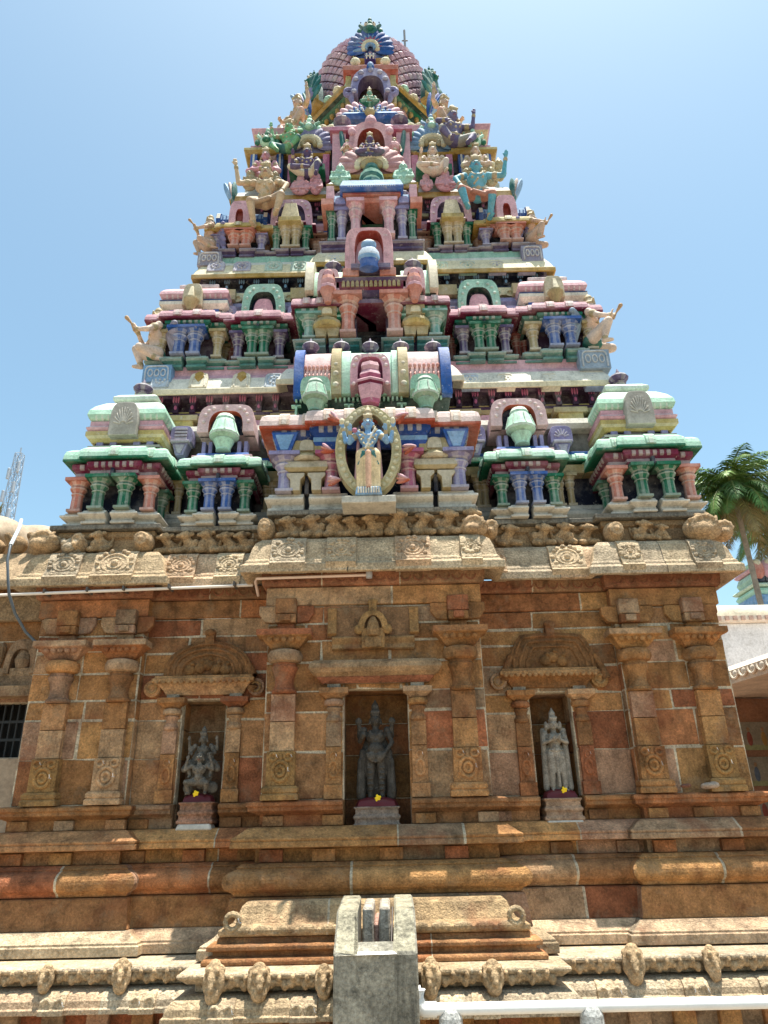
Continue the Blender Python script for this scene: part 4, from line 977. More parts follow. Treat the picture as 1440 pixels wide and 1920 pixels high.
# centre of tier 2: doorway between pink pillars
YD = .22; zd = [Z(a, YD) for a in (652,634,565,580,562)]
m = MB(); X2 = lambda p: X(p, 620, YD)
for a, b in ((560,668),(724,832)):
    base_on(m, [(X2(a),YD+.5),(X2(a),YD),((X2(a)+X2(b))/2-.02,YD)], zd[0], zd[1], TEAL); base_on(m, [((X2(a)+X2(b))/2+.02,YD),(X2(b),YD),(X2(b),YD+.4)], zd[0], zd[1], TEAL)
m.box(X2(563), X2(668), YD+.2, YD+.6, zd[0], zd[3]+.1, PURP); m.box(X2(724), X2(829), YD+.2, YD+.6, zd[0], zd[3]+.1, PURP)
m.box(X2(668), X2(724), YD+.45, YD+.55, zd[0], zd[3]+.2, NAVY)
for k in range(3): m.box(X2(668), X2(724), YD+.43, YD+.46, zd[1]+.25+.1*k, zd[1]+.27+.1*k, lin(50,70,90))
dc = part(m, 'doorway_pavilion', bevel=.004)
for px, col, r in [(580,TEAL,.07),(816,TEAL,.07)]: pillar(dc, (X2(px), YD+.02, zd[1]), zd[3]-.1-zd[1], r, mx(col, MINT, .3), flare=1.2)
for px in (653, 740): pillar(dc, (X2(px), YD-.04, zd[1]), zd[2]-zd[1], .085, SALM, flare=1.15)
for px in (614, 780):
    t = MB(); x = X2(px)
    t.box(x-.13, x-.01, YD-.06, YD+.1, zd[1], zd[1]+.12, TAN, tx=-.015); t.box(x+.01, x+.13, YD-.06, YD+.1, zd[1], zd[1]+.12, TAN, tx=-.015)
    t.lathe((x, YD+.02, zd[1]+.12), [(.15,0),(.18,.04),(.17,.09),(.10,.13),(.10,.15)], 12, [YEL, TAN]); t.box(x-.11, x+.11, YD-.08, YD+.1, zd[1]+.27, zd[1]+.42, TAN); t.prism(arc(.06, .09, zd[1]+.29, x), YD-.10, YD-.07, CREAM)
    part(t, 'console_pillar', dc, bevel=.004)
for a, b in ((562,638),(755,830)):
    c = MB(); cornice_on(c, cplan(X2(a), X2(b), YD), zd[3]-.16, zd[3], .08, GREEN, MINT, .08); eave_on(c, cplan(X2(a), X2(b), YD), zd[3]-.01, zd[4], .10, PINK, MAROON, mx(PINK, WHITE, .3), gap=.14, tw=.08)
    part(c, 'eave', dc, bevel=.003)
tz = [Z(a, YD-.1) for a in (566,560,552,546,532,528,515)]
c = MB(); xa, xb = X(640,545,YD-.1), X(752,545,YD-.1)
c.sweep(cplan(xa, xb, YD-.08), [(-.4,tz[0]),(0,tz[0]),(.02,tz[1]),(-.03,tz[1]+.01),(-.03,tz[2]),(.04,tz[3]),(.06,tz[3]+.02),(.06,tz[4]),(.10,tz[5]),(-.0,tz[6]),(-.4,tz[6]+.02)], [MAROON, PURP, MAROON, DPURP, PURP, MAROON, MAROON, PURP, CREAM, CREAM])
for i in range(13): x = xa+(xb-xa)*(i+.5)/13; c.prism(arc(.02, .09, tz[3]+.03, x), YD-.155, YD-.1, TAN)
c.box(xa+.12, xb-.12, YD-.22, YD+.1, tz[6]+.0, tz[6]+.07, PURP)
part(c, 'dentil_cornice', dc, bevel=.003)
for k, (a, b, ca, ends) in enumerate([(577,643,616,0),(752,817,776,1)]):
    mbr = MB(); za, zz = Z(551,YD-.02), Z(505,YD+.1); hh = zz-za; x0_, x1_ = X(a,535,YD), X(b,535,YD); Yr = YD-.04
    pr = lambda ex: [(-.3,za-.02),(ex,za-.02)]+[(ex+.22*math.cos(t)-.22, za+(hh+ex)*math.sin(t)) for t in [PI/2*i/7 for i in range(8)]]+[(-.5,za+hh+ex)]
    mbr.sweep([(x0_,Yr),(x1_,Yr)], pr(0.), MINT)
    e0, e1 = (x0_-.02, x0_+.08) if not ends else (x1_-.08, x1_+.02)
    mbr.sweep([(e0,Yr),(e1,Yr)], pr(.09), mx(TAN, WHITE, .5))
    mbr.box(x0_, x1_, Yr+.02, Yr+.4, za-.25, za-.02, DKG)
    rr_ = part(mbr, 'small_barrel_roof', dc, bevel=.004, smooth=30)
    q = MB(); xx = X(ca,530,YD-.12); q.arch(arc(.13,.34,za-.05,xx,e=.45), arc(.075,.24,za,xx,e=.5), Yr-.10, Yr+.1, mx(PINK, WHITE, .2), SALM); q.prism(arc(.08,.25,za,xx,e=.5), Yr-.02, Yr+.05, RED)
    q.lathe((xx, Yr-.12, za-.24), [(.04,0),(.05,.05),(.10,.18),(.10,.22),(.06,.25),(.09,.30),(.08,.36),(.05,.38),(.06,.44),(.04,.47)], 8, [SALM, SALM, PINK, RED, PINK, SALM, SALM, PINK, SALM])
    part(q, 'arch_urn', rr_, bevel=.004)
    f = MB(); finial(f, ((x0_+x1_)/2+(-.05 if ends else .08), Yr+.2, za+hh+.02), .16); part(f, 'finial', rr_, smooth=35)
# pink arch with blue vase over the doorway
YE = YD-.12; z_a, z_b = Z(515,YE), Z(437,YE+.1)
m = MB(); xx = X(692,480,YE); w_ = (X(738,480,YE)-X(647,480,YE))/2
m.arch(arc(w_, z_b-z_a, z_a, xx, e=.34), arc(w_*.58, (z_b-z_a)*.76, z_a+.12, xx, e=.5), YE, YE+.3, mx(PINK, SALM, .25), RED); m.prism(arc(w_*.6, (z_b-z_a)*.78, z_a+.1, xx, e=.5), YE+.14, YE+.2, PINK)
m.box(xx-w_*1.08, xx-w_*.42, YE-.06, YE+.3, z_a-.06, z_a+.06, SALM); m.box(xx+w_*.42, xx+w_*1.08, YE-.06, YE+.3, z_a-.06, z_a+.06, SALM)
pa = part(m, 'roof_arch', bevel=.008)
m = MB(); vh = Z(452,YE-.15)-z_a+.05
m.lathe((xx, YE-.15, z_a-.05), [(r_*.56, z_*vh) for r_, z_ in ((.20,0),(.18,.16),(.20,.30),(.23,.34),(.23,.42),(.21,.60),(.16,.70),(.14,.74),(.16,.78),(.16,.92),(.10,1))], 10, [BLUE, BLUE, SKYB, SKYB, mx(SKYB, WHITE, .4), mx(SKYB, WHITE, .3), BLUE, SKYB, SKYB, WHITE], sy=.6)
part(m, 'arch_vase', pa, smooth=30)

# ---- tier 3
Y3 = .90; z0 = Z(482,Y3,500)
core3 = core(1.86, z0-.2, Z(378,1.25), DPURP)
for i in range(22):
    x = -1.75+i*.167; core3.box(x-.05, x+.05, 1.20, 1.26, Z(412,1.24), Z(406,1.24), TAN)
part(core3, 'tier_wall', bevel=.003)
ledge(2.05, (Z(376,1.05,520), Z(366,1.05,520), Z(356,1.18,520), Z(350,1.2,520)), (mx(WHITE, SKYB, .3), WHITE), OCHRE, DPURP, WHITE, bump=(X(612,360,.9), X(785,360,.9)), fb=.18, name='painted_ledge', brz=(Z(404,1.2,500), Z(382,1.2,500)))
xs = [X(p, 465, 1.15) for p in (492,498,592,598,795,802,896,903)]
cloister(1.98, 1.15, z0-.02, Z(480,1.15), Z(452,1.15), Z(447,1.15), Z(440,1.15), Z(418,1.15), PURP, TANP, TANP, TANP, NAVY, TANP, xs, .05, PINK)
c3 = dict(base=PURP, wall=NAVY, cor=mx(SALM, RED, .5), eave=YEL, fas=OCHRE, tab=mx(YEL, CREAM, .4))
zl = [0]+[Z(a, Y3, 445)-z0 for a in (467,440,437,424)]
pil = [(-.05,-.05,SALM,.075),(.10,-.05,SALM,.075),(.30,.02,LILAC,.055),(-.30,.02,LILAC,.055)]
cp = pavilion('corner_pavilion', (X(446,470,Y3), Y3+.05, z0), .74, .55, zl, c3, pil, bw=.40, b=.05, gap=.3)
m = MB(); za, zz = Z(420,1.,440)-z0, Z(394,1.0,440)-z0; hh = zz-za
for x0_, x1_, ex, col in ((-.34,.34,0,SKYB),(-.36,-.30,.03,WHITE),(.30,.36,.03,WHITE)):
    m.sweep([(x0_,.08),(x1_,.08)], [(-.3,za-.05),(ex,za-.05),(ex+.04,za+hh*.3),(ex+.02,za+hh*.7),(ex-.06,za+hh*.95),(ex-.2,zz+ex),(-.5,zz+ex)], [BLUE, BLUE, col, col, mx(col, WHITE, .5), WHITE])
for i in range(14): x = -.32+i*.049; m.box(x-.006, x+.006, .036, .08, za, za+hh*.55, BLUE)
r_ = part(m, 'pavilion_roof', cp, bevel=.004)
m = MB(); m.arch(arc(.145, (zz-zl[3])*1.0, zl[3], e=.42), arc(.05, (zz-zl[3])*.5, zl[3]+.10, e=.6), -.12, .08, PINK, RED); m.prism(arc(.06, (zz-zl[3])*.5, zl[3]+.1, e=.6), -.06, .06, RED); m.box(-.155, .155, -.15, .02, zl[3]-.07, zl[3]+.06, SALM)
part(m, 'dormer_plaque', r_, bevel=.006)
m = MB(); finial(m, (0, .4, zz), .18); part(m, 'finial', r_, smooth=35)
dup(cp, Vector((X(956,462,Y3), Y3+.05, z0))+TINV, parent=tower)
zl2 = [0]+[Z(a, Y3, 540)-z0 for a in (468,427,424,418)]
pil = [(-.20,.0,GREEN,.052),(-.06,-.05,TAN,.062),(.07,-.05,TAN,.062),(.20,.0,GREEN,.052)]
c3b = dict(base=PURP, wall=NAVY, cor=GREEN, eave=PINK, fas=MAROON, tab=PINK)
ip = pavilion('niche_pavilion', (X(544,470,Y3), Y3+.05, z0), .58, .45, zl2, c3b, pil, bw=.30, b=.05, slot=.02, eo=.06)
za, zz = zl2[3]-.02, Z(380,Y3+.05,540)-z0
arch_roof(ip, .56, -.06, za, zz, mx(PINK, LILAC, .2), PURP, .4, th=.2, back=PURP)
m = MB(); m.box(-.15, .15, -.22, .1, za-.05, za+.03, YEL); m.prism([(-.135,za+.02),(.135,za+.02),(.08,za+(zz-za)*.62),(-.08,za+(zz-za)*.62)], -.18, .06, CREAM); part(m, 'arch_console', ip, bevel=.008)
dup(ip, Vector((X(850,462,Y3), Y3+.05, z0))+TINV, parent=tower)
# centre of tier 3: dark doorway with painted foliage
YG = .66; zg = [Z(a, YG) for a in (470,452,395,380,367,350)]
m = MB(); X3 = lambda p: X(p, 420, YG)
for a, b in ((608,678),(718,786)): base_on(m, [(X3(a),YG+.5),(X3(a),YG),(X3(b),YG),(X3(b),YG+.4)], zg[0], zg[1], PURP)
m.box(X3(612), X3(678), YG+.14, YG+.6, zg[0], zg[3], NAVY); m.box(X3(718), X3(783), YG+.14, YG+.6, zg[0], zg[3], NAVY); m.box(X3(676), X3(720), YG+.30, YG+.4, zg[0], zg[3]+.05, lin(16,42,38))
m.box(X3(676), X3(720), YG+.28, YG+.31, zg[3]-.14, zg[3]-.10, GREEN); m.box(X3(676), X3(720), YG+.28, YG+.31, zg[3]-.06, zg[3]-.02, GREEN)
xf, zf = X3(698), zg[0]+.12
for k in (-1, 1):
    m.ring((xf+k*.09, YG+.285, zf+.10), .06, .06, .013, MINT, 14); m.ring((xf+k*.05, YG+.285, zf+.22), .035, .04, .012, MINT, 12); m.tube([(xf, YG+.285, zf), (xf+k*.10, YG+.285, zf+.02)], .012, MINT, 5); m.ell((xf+k*.03, YG+.285, zf+.32), (.018,.01,.05), MINT, 7, 5)
m.ell((xf, YG+.285, zf+.33), (.02,.012,.08), MINT, 7, 5); m.tube([(xf, YG+.285, zf-.05), (xf, YG+.285, zf+.3)], .012, MINT, 5)
dg_ = part(m, 'doorway_pavilion', bevel=.004)
for px, col, r in [(622,GREEN,.045),(641,LILAC,.058),(754,LILAC,.058),(773,GREEN,.045)]: pillar(dg_, (X3(px), YG+.02, zg[1]), zg[2]-zg[1], r, col)
for px in (667, 729): pillar(dg_, (X3(px), YG-.06, zg[1]), zg[2]+.06-zg[1], .07, PINK, flare=1.0)
c = MB(); xa, xb = X3(652), X3(744)
c.sweep(cplan(xa, xb, YG-.08), [(-.4,zg[2]+.06),(.0,zg[2]+.06),(.03,zg[2]+.12),(.0,zg[2]+.14),(.06,zg[3]),(.06,zg[3]+.04),(-.4,zg[3]+.05)], [SALM, SALM, RED, SALM, RED, SALM])
c.sweep(cplan(xa-.02, xb+.02, YG-.10), [(-.4,zg[3]+.05),(.05,zg[3]+.05),(.08,zg[3]+.09),(.08,zg[4]),(.04,zg[5]-.03),(-.1,zg[5]),(-.4,zg[5])], [BLUE, BLUE, BLUE, SKYB, mx(SKYB, WHITE, .3), SKYB])
for i in range(22): x = xa+(xb-xa)*(i+.5)/22; c.box(x-.008, x+.008, YG-.186, YG-.15, zg[3]+.1, zg[4], mx(SKYB, WHT, .5))
part(c, 'blue_lintel', dg_, bevel=.004)
for k, (a, b, cc) in enumerate([(612,650,[PINK,WHITE]),(748,784,[PINK,WHITE])]):
    m = MB(); z_, zz_ = Z(396,YG), Z(360,YG); x0_, x1_ = X3(a), X3(b)
    o0, o1 = (x0_, x0_+.10) if k == 0 else (x1_-.10, x1_)
    m.box(o0, o1, YG-.10, YG+.3, z_+.02, zz_+.02, PINK); m.box(o0-.06*(k == 0), o1+.06*(k == 1), YG-.16, YG+.3, z_-.03, z_+.08, SALM)
    i0, i1 = (o1+.005, x1_) if k == 0 else (x0_, o0-.005)
    m.sweep([(i0,YG-.02),(i1,YG-.02)], [(-.2,z_),(.03,z_),(.05,z_+.1),(.02,zz_-.1),(-.08,zz_-.02),(-.3,zz_)], [LILAC, LILAC, SKYB, WHITE, WHITE]); m.prism(arc(.07,.12,z_+.05,(i0+i1)/2), YG-.09, YG, LILAC)
    finial(m, ((i0+i1)/2, YG+.12, zz_-.02), .14)
    part(m, 'small_barrel_roof', dg_, bevel=.004)
# ---- tier 4: little shrines, fan gables and the platform of the neck
Y4 = 1.25
m = core(1.72, Z(352,1.3), Z(255,1.5), lin(52,58,70))
for i in range(17): m.box(-1.6+i*.2-.06, -1.6+i*.2+.06, 1.33, 1.40, Z(330,1.35), Z(322,1.35), lin(70,80,95)); m.box(-1.6+i*.2-.04, -1.6+i*.2+.04, 1.34, 1.40, Z(318,1.35), Z(300,1.35), lin(60,75,90))
m.sweep([(-1.72,5.4),(-1.72,1.38),(1.72,1.38),(1.72,5.4)], [(-.1,Z(268,1.45)),(.10,Z(266,1.45)),(.14,Z(258,1.45)),(.05,Z(250,1.45)),(-.5,Z(247,1.45))], [CREAM, PINK, TAN, CREAM])
part(m, 'tier_wall', bevel=.004)
def fan(mb, c, w, h, rows, beak=True):
    """horseshoe gable: concentric feathers and beads; c = bottom centre (x,y,z)"""
    x0, y0, zz0 = c
    mb.prism([(x, z) for x, z in arc(w*.5, h*.82, zz0+h*.1, x0, e=.75)], y0, y0+.12, sc(rows[0][0], .6))
    for (col, rad, n, kind, sz) in rows:
        for i in range(n):
            a = -.25+(PI+.5)*(i+.5)/n
            px_, pz = x0+w*.5*rad*math.cos(a), zz0+h*.42+h*.45*rad*math.sin(a)
            if kind == 'feather':
                q = Matrix.Rotation(-(a-PI/2), 3, 'Y'); mb.ell((px_, y0-.03-.02*(i % 2), pz), (sz*.5, .035, sz*1.1), sc(col, .8 if i % 2 else 1.1), 8, 6, q)
            else: mb.ell((px_, y0-.05, pz), (sz*.55, .04, sz*.55), col, 8, 6)
        if kind == 'bead': mb.tube([(x0+w*.5*(rad+.10)*math.cos(-.25+(PI+.5)*i/20), y0-.04, zz0+h*.42+h*.45*(rad+.10)*math.sin(-.25+(PI+.5)*i/20)) for i in range(21)], .022, sc(col, .8), 6)
    mb.sweep([(x0-w*.5,y0+.1),(x0-w*.5,y0-.02),(x0+w*.5,y0-.02),(x0+w*.5,y0+.1)], [(-.1,zz0),(.03,zz0),(.06,zz0+h*.05),(.02,zz0+h*.12),(-.1,zz0+h*.12)], [OCHRE, OCHRE, YEL, YEL])
    for k in (-1, 1): mb.tube([(x0+k*w*.5, y0-.03, zz0+h*.08), (x0+k*w*.58, y0-.03, zz0+h*.13), (x0+k*w*.60, y0-.02, zz0+h*.22)], [.05,.035,.015], YEL, 7)
def crest(mb, c, s, col, col2):
    x, y, z = c
    mb.ell((x, y, z+.22*s), (.24*s,.18*s,.22*s), col, 10, 7); mb.ell((x, y-.14*s, z+.15*s), (.14*s,.10*s,.10*s), col2, 8, 6)
    for k in (-1, 1):
        mb.ell((x+k*.11*s, y-.15*s, z+.30*s), (.07*s,.06*s,.07*s), WHITE, 8, 6); mb.ell((x+k*.11*s, y-.205*s, z+.30*s), (.03*s,.02*s,.03*s), NAVY, 7, 5)
        mb.tube([(x+k*.18*s, y, z+.36*s), (x+k*.30*s, y, z+.48*s), (x+k*.27*s, y, z+.62*s)], [.07*s,.05*s,.02*s], col, 7); mb.ell((x+k*.30*s, y, z+.20*s), (.09*s,.06*s,.13*s), col2, 8, 6)
    mb.ell((x, y, z+.52*s), (.11*s,.10*s,.14*s), col2, 8, 6); mb.ell((x, y, z+.70*s), (.07*s,.06*s,.11*s), col, 8, 6)
def fan_part(name, px, py0, py1, wpx, Y, rows, cr=None, rz=0., parent=tower, cs=1.):
    s_ = S(py0, Y, px); x, z = at(px, py0, Y); h = Z(py1, Y, px)-z
    mb = MB(); fan(mb, (0,0,0), wpx*s_, h, rows)
    if cr: crest(mb, (0, -.04, h*.86), cs, *cr)
    o = part(mb, name, parent, smooth=40, loc=(x, Y, z)); o.rotation_euler.z = rz; return o
R_BLUE = [(BLUE,.98,17,'feather',.13),(SKYB,.76,15,'feather',.09),(CREAM,.58,11,'bead',.10),(TAN,.32,9,'bead',.07)]
for px, py in ((579, 298), (812, 296)):
    fan_part('fan_gable', px, py, py-50, 66, Y4+.05, [(LILAC if px < 700 else SKYB,.98,21,'feather',.13),(CREAM,.66,15,'bead',.10),(TAN,.36,10,'bead',.07)], (mx(GREEN, MINT, .4) if px < 700 else SKYB, MINT), cs=.5)
    m = MB(); x, z = at(px, 352, Y4+.02); h = Z(298,Y4,px)-z
    m.box(x-.30, x+.30, Y4+.0, Y4+.2, z, z+h, lin(40,46,60)); 
    for k in (-1, 1): m.box(x+k*.26-.05, x+k*.26+.05, Y4-.08, Y4+.1, z, z+h, ROSE)
    m.box(x-.26, x+.26, Y4-.30, Y4+.1, z, z+.12, GREEN)
    part(m, 'throne_niche', bevel=.004)
for px in (498, 894):
    m = MB(); x, z = at(px, 345, Y4+.05); zt = Z(292,Y4+.05,px); h = zt-z
    m.box(x-.24, x+.24, Y4+.1, Y4+.4, z, zt, lin(40,46,60))
    for k in (-1, 1):
        m.box(x+k*.20-.05, x+k*.20+.05, Y4+.02, Y4+.14, z, zt, BLUE); m.box(x+k*.20-.015, x+k*.20+.015, Y4+.01, Y4+.14, z, zt, WHITE)
    m.sweep([(x-.28,Y4+.4),(x-.28,Y4+.05),(x+.28,Y4+.05),(x+.28,Y4+.4)], [(-.2,zt),(.04,zt),(.07,zt+.05),(.07,zt+.10),(-.02,zt+.15),(-.2,zt+.16)], [OCHRE, OCHRE, YEL, PINK, PINK])
    m.sweep([(x-.24,Y4+.4),(x-.24,Y4+.08),(x+.24,Y4+.08),(x+.24,Y4+.4)], [(-.1,zt+.14),(.02,zt+.15),(.03,zt+.22),(-.04,zt+.27),(-.2,zt+.29)], [RED, PINK, mx(PINK, WHITE, .3), PINK])
    crest(m, (x, Y4-.02, zt+.10), .5, MINT, GREEN)
    part(m, 'corner_shrine', bevel=.004)
# middle of tier 4: pink arch on posts, shell fan below it, blue-green leaf sprays at the sides
YH = 1.0
m = MB(); x, z = at(697, 337, YH); zt = Z(232,YH+.1)
m.box(x-.42, x+.42, YH+.2, YH+.5, z, zt-.15, lin(96,60,66))
for k in (-1, 1): m.box(x+k*.48-.10, x+k*.48+.10, YH+.05, YH+.4, z, zt-.25, PINK); m.box(x+k*.48-.14, x+k*.48+.14, YH-.0, YH+.4, zt-.25, zt-.17, ROSE)
m.sweep([(x-.5,YH+.5),(x-.5,YH+.12),(x+.5,YH+.12),(x+.5,YH+.5)], [(-.2,zt-.20),(.05,zt-.2),(.08,zt-.12),(.02,zt-.02),(-.2,zt+.02)], [ROSE, PINK, PINK, mx(PINK, WHITE, .3)])
zA = Z(287,YH); hA = Z(238,YH)-zA
m.arch(arc(.33, hA, zA, x, e=.8), arc(.20, hA*.72, zA, x, e=.8), YH-.10, YH+.15, mx(PINK, SALM, .3), RED)
for k in (-1, 1): m.ell((x+k*.33, YH-.06, zA+.03), (.10,.08,.11), mx(PINK, SALM, .3), 10, 7); m.ell((x+k*.28, YH-.10, zA+hA*.6), (.06,.05,.08), PINK, 8, 6)
m.ell((x, YH-.06, zA+hA+.04), (.09,.07,.12), PINK, 8, 6)
for k in (-1, 1): finial(m, (x+k*.44, YH+.15, zt), .2)
mid = part(m, 'middle_shrine', bevel=.003)
fan_part('shell_fan', 697, 338, 286, 84, YH-.12, [(mx(PINK, SALM, .4),1.0,21,'feather',.16),(CREAM,.66,17,'bead',.10),(TAN,.38,9,'bead',.09)])
m = MB(); x, z = at(697, 352, YH-.25)
m.lathe((x, YH-.22, z), [(.17,0),(.17,.06),(.13,.08),(.13,.14),(.17,.17),(.17,.22),(.11,.25),(.11,.30),(.13,.32),(.09,.36),(.09,.42),(.05,.45)], 12, [TEAL, TEAL, MINT, TEAL, MINT, TEAL, MINT, TEAL, MINT, TEAL, MINT])
part(m, 'pedestal_finial', smooth=30)
for k, px in ((-1, 636), (1, 763)):
    m = MB(); x, z = at(px, 300, YH+.1)
    for i in range(6):
        q = Matrix.Rotation(k*(.1+.10*i), 3, 'Y'); m.ell((x+k*.02*i-k*.05, YH+.08+.06*i, z+.32+.05*i), (.045,.09,.34), [TEAL, GREEN, BLUE, mx(GREEN, MINT, .4), BLUE, TEAL][i], 8, 7, q)
    part(m, 'leaf_spray', smooth=40)

# ---- neck, dome and the gables of the crown
YN = 1.75; zn0, zn1, zn2 = Z(245,YN), Z(200,2.0), Z(172,2.0)
def octa(r, y=3.1): return [(r*math.cos(a)/math.cos(PI/8), y+r*math.sin(a)/math.cos(PI/8)) for a in [-PI/2-PI/8+PI/4*i for i in range(8)]]
m = MB()
m.sweep(octa(.95), [(.05,zn0-.3),(.05,zn0),(0,zn0+.02),(0,zn1+.1)], [lin(60,40,44)], closed=True)
for i in range(8):
    a, b = octa(.95)[i], octa(.95)[(i+1) % 8]
    for t in (.12, .88):
        q = (a[0]+(b[0]-a[0])*t, a[1]+(b[1]-a[1])*t); m.lathe((q[0], q[1], zn0), [(.09,0),(.08,.5*(zn1-zn0)),(.11,.55*(zn1-zn0)),(.09,.62*(zn1-zn0)),(.14,.78*(zn1-zn0)),(.18,.95*(zn1-zn0)),(.18,zn1-zn0)], 8, [RED, RED, SALM, RED, SALM, RED], alt=2)
m.sweep(octa(.97), [(.0,zn1-.05),(.03,zn1),(.06,zn1+.06),(.03,zn1+.08),(.10,zn1+.18),(.16,zn1+.2),(.16,zn1+.24)], [GREEN, MINT, DKG, DKG, GREEN, GREEN], closed=True)
for i in range(8):
    a, b = octa(1.06)[i], octa(1.06)[(i+1) % 8]
    for k in range(6): t = (k+.5)/6; m.ell((a[0]+(b[0]-a[0])*t, a[1]+(b[1]-a[1])*t, zn1+.16), (.05,.05,.06), OCHRE, 7, 5)
part(m, 'tower_neck', bevel=.003)
ze = zn1+.24
m = MB(); m.sweep(octa(1.0), [(.1,ze-.02),(.20,ze),(.24,ze+.03),(.24,ze+.10),(.20,ze+.16),(.10,ze+.22),(-.1,ze+.24)], [DKG, OCHRE, OCHRE, OCHRE, GREEN, mx(GREEN, MINT, .6)], closed=True)
for i in range(8):
    a, b = octa(1.18)[i], octa(1.18)[(i+1) % 8]
    for k in range(4): t = (k+.5)/4; m.ell((a[0]+(b[0]-a[0])*t, a[1]+(b[1]-a[1])*t, ze+.17), (.10,.10,.07), CREAM if k % 2 else MINT, 8, 6)
part(m, 'neck_eave', bevel=.003)
m = MB(); Rd = 1.09; zd0 = ze+.20; zc_ = Z(192,3.1); Lc = zc_-zd0; Lt = Lc+Rd*PI/2
def dpt(u, v, ex=0.):                  # v 0..1 up the dome
    q = v*Lt; a = u*2*PI
    if q < Lc: r, z_ = (Rd+ex)*(.97+.03*q/Lc), zd0+q
    else: t = (q-Lc)/Rd; r, z_ = (Rd+ex)*math.cos(t), zc_+(Rd+ex)*math.sin(t)
    return (r*math.cos(a), 3.1+r*math.sin(a), z_)
RA = lin(90,22,46); RB = lin(214,174,190)
N_, K_ = 60, 40
vs = [dpt(i/N_, k/K_) for k in range(K_) for i in range(N_)]
m.add(vs, [(k*N_+i, k*N_+(i+1) % N_, (k+1)*N_+(i+1) % N_, (k+1)*N_+i) for k in range(K_-1) for i in range(N_)]+[tuple((K_-1)*N_+i for i in range(N_))], RA)
for k in range(1, 26):                 # diamond scales standing proud of the dome
    for i in range(34):
        u = (i+(k % 2)*.5)/34; v = k/27; du, dv = .5/34*.78, 1/27*.78
        c = RB if random.Random(k*97+i).random() > .15 else mx(RB, WHITE, .3)
        q = [dpt(u, v-dv, .012), dpt(u+du, v, .022), dpt(u, v+dv, .012), dpt(u-du, v, .022)]
        ctr = dpt(u, v, .05); b = [dpt(u, v-dv, -.01), dpt(u+du, v, -.01), dpt(u, v+dv, -.01), dpt(u-du, v, -.01)]
        m.add(q+[ctr]+b, [(0,1,4),(1,2,4),(2,3,4),(3,0,4),(0,5,6,1),(1,6,7,2),(2,7,8,3),(3,8,5,0)], c)
dome = part(m, 'scaled_dome')
m = MB(); x, z = at(760, 100, 2.9); zt = Z(57,2.9,760)
m.tube([(x, 2.9, z-.4), (x, 2.9, zt)], .022, (.18,.19,.2), 6); m.tube([(x-.06, 2.9, zt-.32), (x+.06, 2.9, zt-.32)], .015, (.18,.19,.2), 6)
o = m.build('lightning_rod', M_METAL); tag(o, 'thin grey metal rod rising behind the scaled dome', 'lightning rod')
# big front gable with its porch
m = MB(); YP = 1.72; x = X(695,150,YP); zp = [Z(a, YP) for a in (240,187,166,140,128,122)]
m.box(x-.40, x+.40, YP+.15, 2.4, zp[0], zp[3], lin(60,40,44))
for k in (-1, 1): m.box(x+k*.36-.07, x+k*.36+.07, YP+.0, YP+.3, zp[1]-.1, zp[3], YEL); m.box(x+k*.30-.03, x+k*.30+.03, YP-.03, YP+.2, zp[1]-.1, zp[3], ORNG)
m.sweep([(x-.40,2.5),(x-.40,YP+.02),(x+.40,YP+.02),(x+.40,2.5)], [(-.2,zp[3]-.02),(.03,zp[3]-.02),(.07,zp[3]+.06),(.08,zp[4]),(.0,zp[5]),(-.2,zp[5]+.02)], [RED, ORNG, SALM, PINK, mx(PINK, WHITE, .4)])
m.sweep([(x-.30,2.5),(x-.30,YP+.06),(x+.30,YP+.06),(x+.30,2.5)], [(-.2,zp[5]-.02),(.03,zp[5]),(.03,zp[5]+.06),(-.2,zp[5]+.1)], PINK)
zA = zp[1]+.02; hA = zp[3]-zA-.02
m.arch(arc(.34, hA, zA, x, e=.8), arc(.22, hA*.75, zA-.05, x, e=.8), YP-.14, YP+.1, LILAC, PURP)
for i in range(7): q = arc(.28, hA*.88, zA, x, e=.8, n=6)[i]; m.ell((q[0], YP-.15, q[1]), (.05,.03,.05), mx(LILAC, WHT, .3), 8, 6)
for k in (-1, 1): m.ring((x+k*.36, YP-.10, zA+.03), .07, .07, .045, LILAC, 14); m.tube([(x+k*.34, YP-.08, zA-.02), (x+k*.30, YP-.06, zA-.2)], [.06,.03], LILAC, 8)
m.ell((x, YP-.12, zp[3]+.02), (.07,.06,.12), BLUE, 8, 6); m.ell((x, YP-.16, zp[3]+.02), (.04,.04,.07), SKYB, 8, 6)
for k in (-1, 1): m.ell((x+k*.26, YP-.02, zp[5]+.06), (.09,.06,.08), CREAM, 10, 7)
part(m, 'crown_porch', bevel=.003)
fan_part('crown_gable', 695, 120, 64, 54, 1.98, [(BLUE,1.0,23,'feather',.16),(SKYB,.86,22,'feather',.10),(ROSE,.70,19,'feather',.10),(CREAM,.52,15,'bead',.10),(SKYB,.30,11,'bead',.06)], (TEAL, mx(TEAL, GREEN, .5)), cs=.62)
m = MB(); x, z = at(694, 118, 1.9); m.box(x-.10, x+.10, 1.84, 1.95, z, z+.18, lin(60,50,110))
for k in (-.06, 0, .06): m.box(x+k-.012, x+k+.012, 1.82, 1.85, z+.02, z+.15, WHITE)
m.box(x-.08, x+.08, 1.82, 1.85, z+.08, z+.10, WHITE); part(m, 'gable_window', bevel=.003)
for px, py, rz in ((584, 212, -.95), (812, 204, .95)):
    fan_part('side_gable', px, py, py-56, 44, 2.35, [(TEAL,1.0,13,'feather',.18),(mx(GREEN, MINT, .4),.76,12,'feather',.12),(LILAC,.54,10,'bead',.11),(TAN,.30,7,'bead',.08)], (TEAL, mx(GREEN, TEAL, .5)), rz=rz, cs=.45)
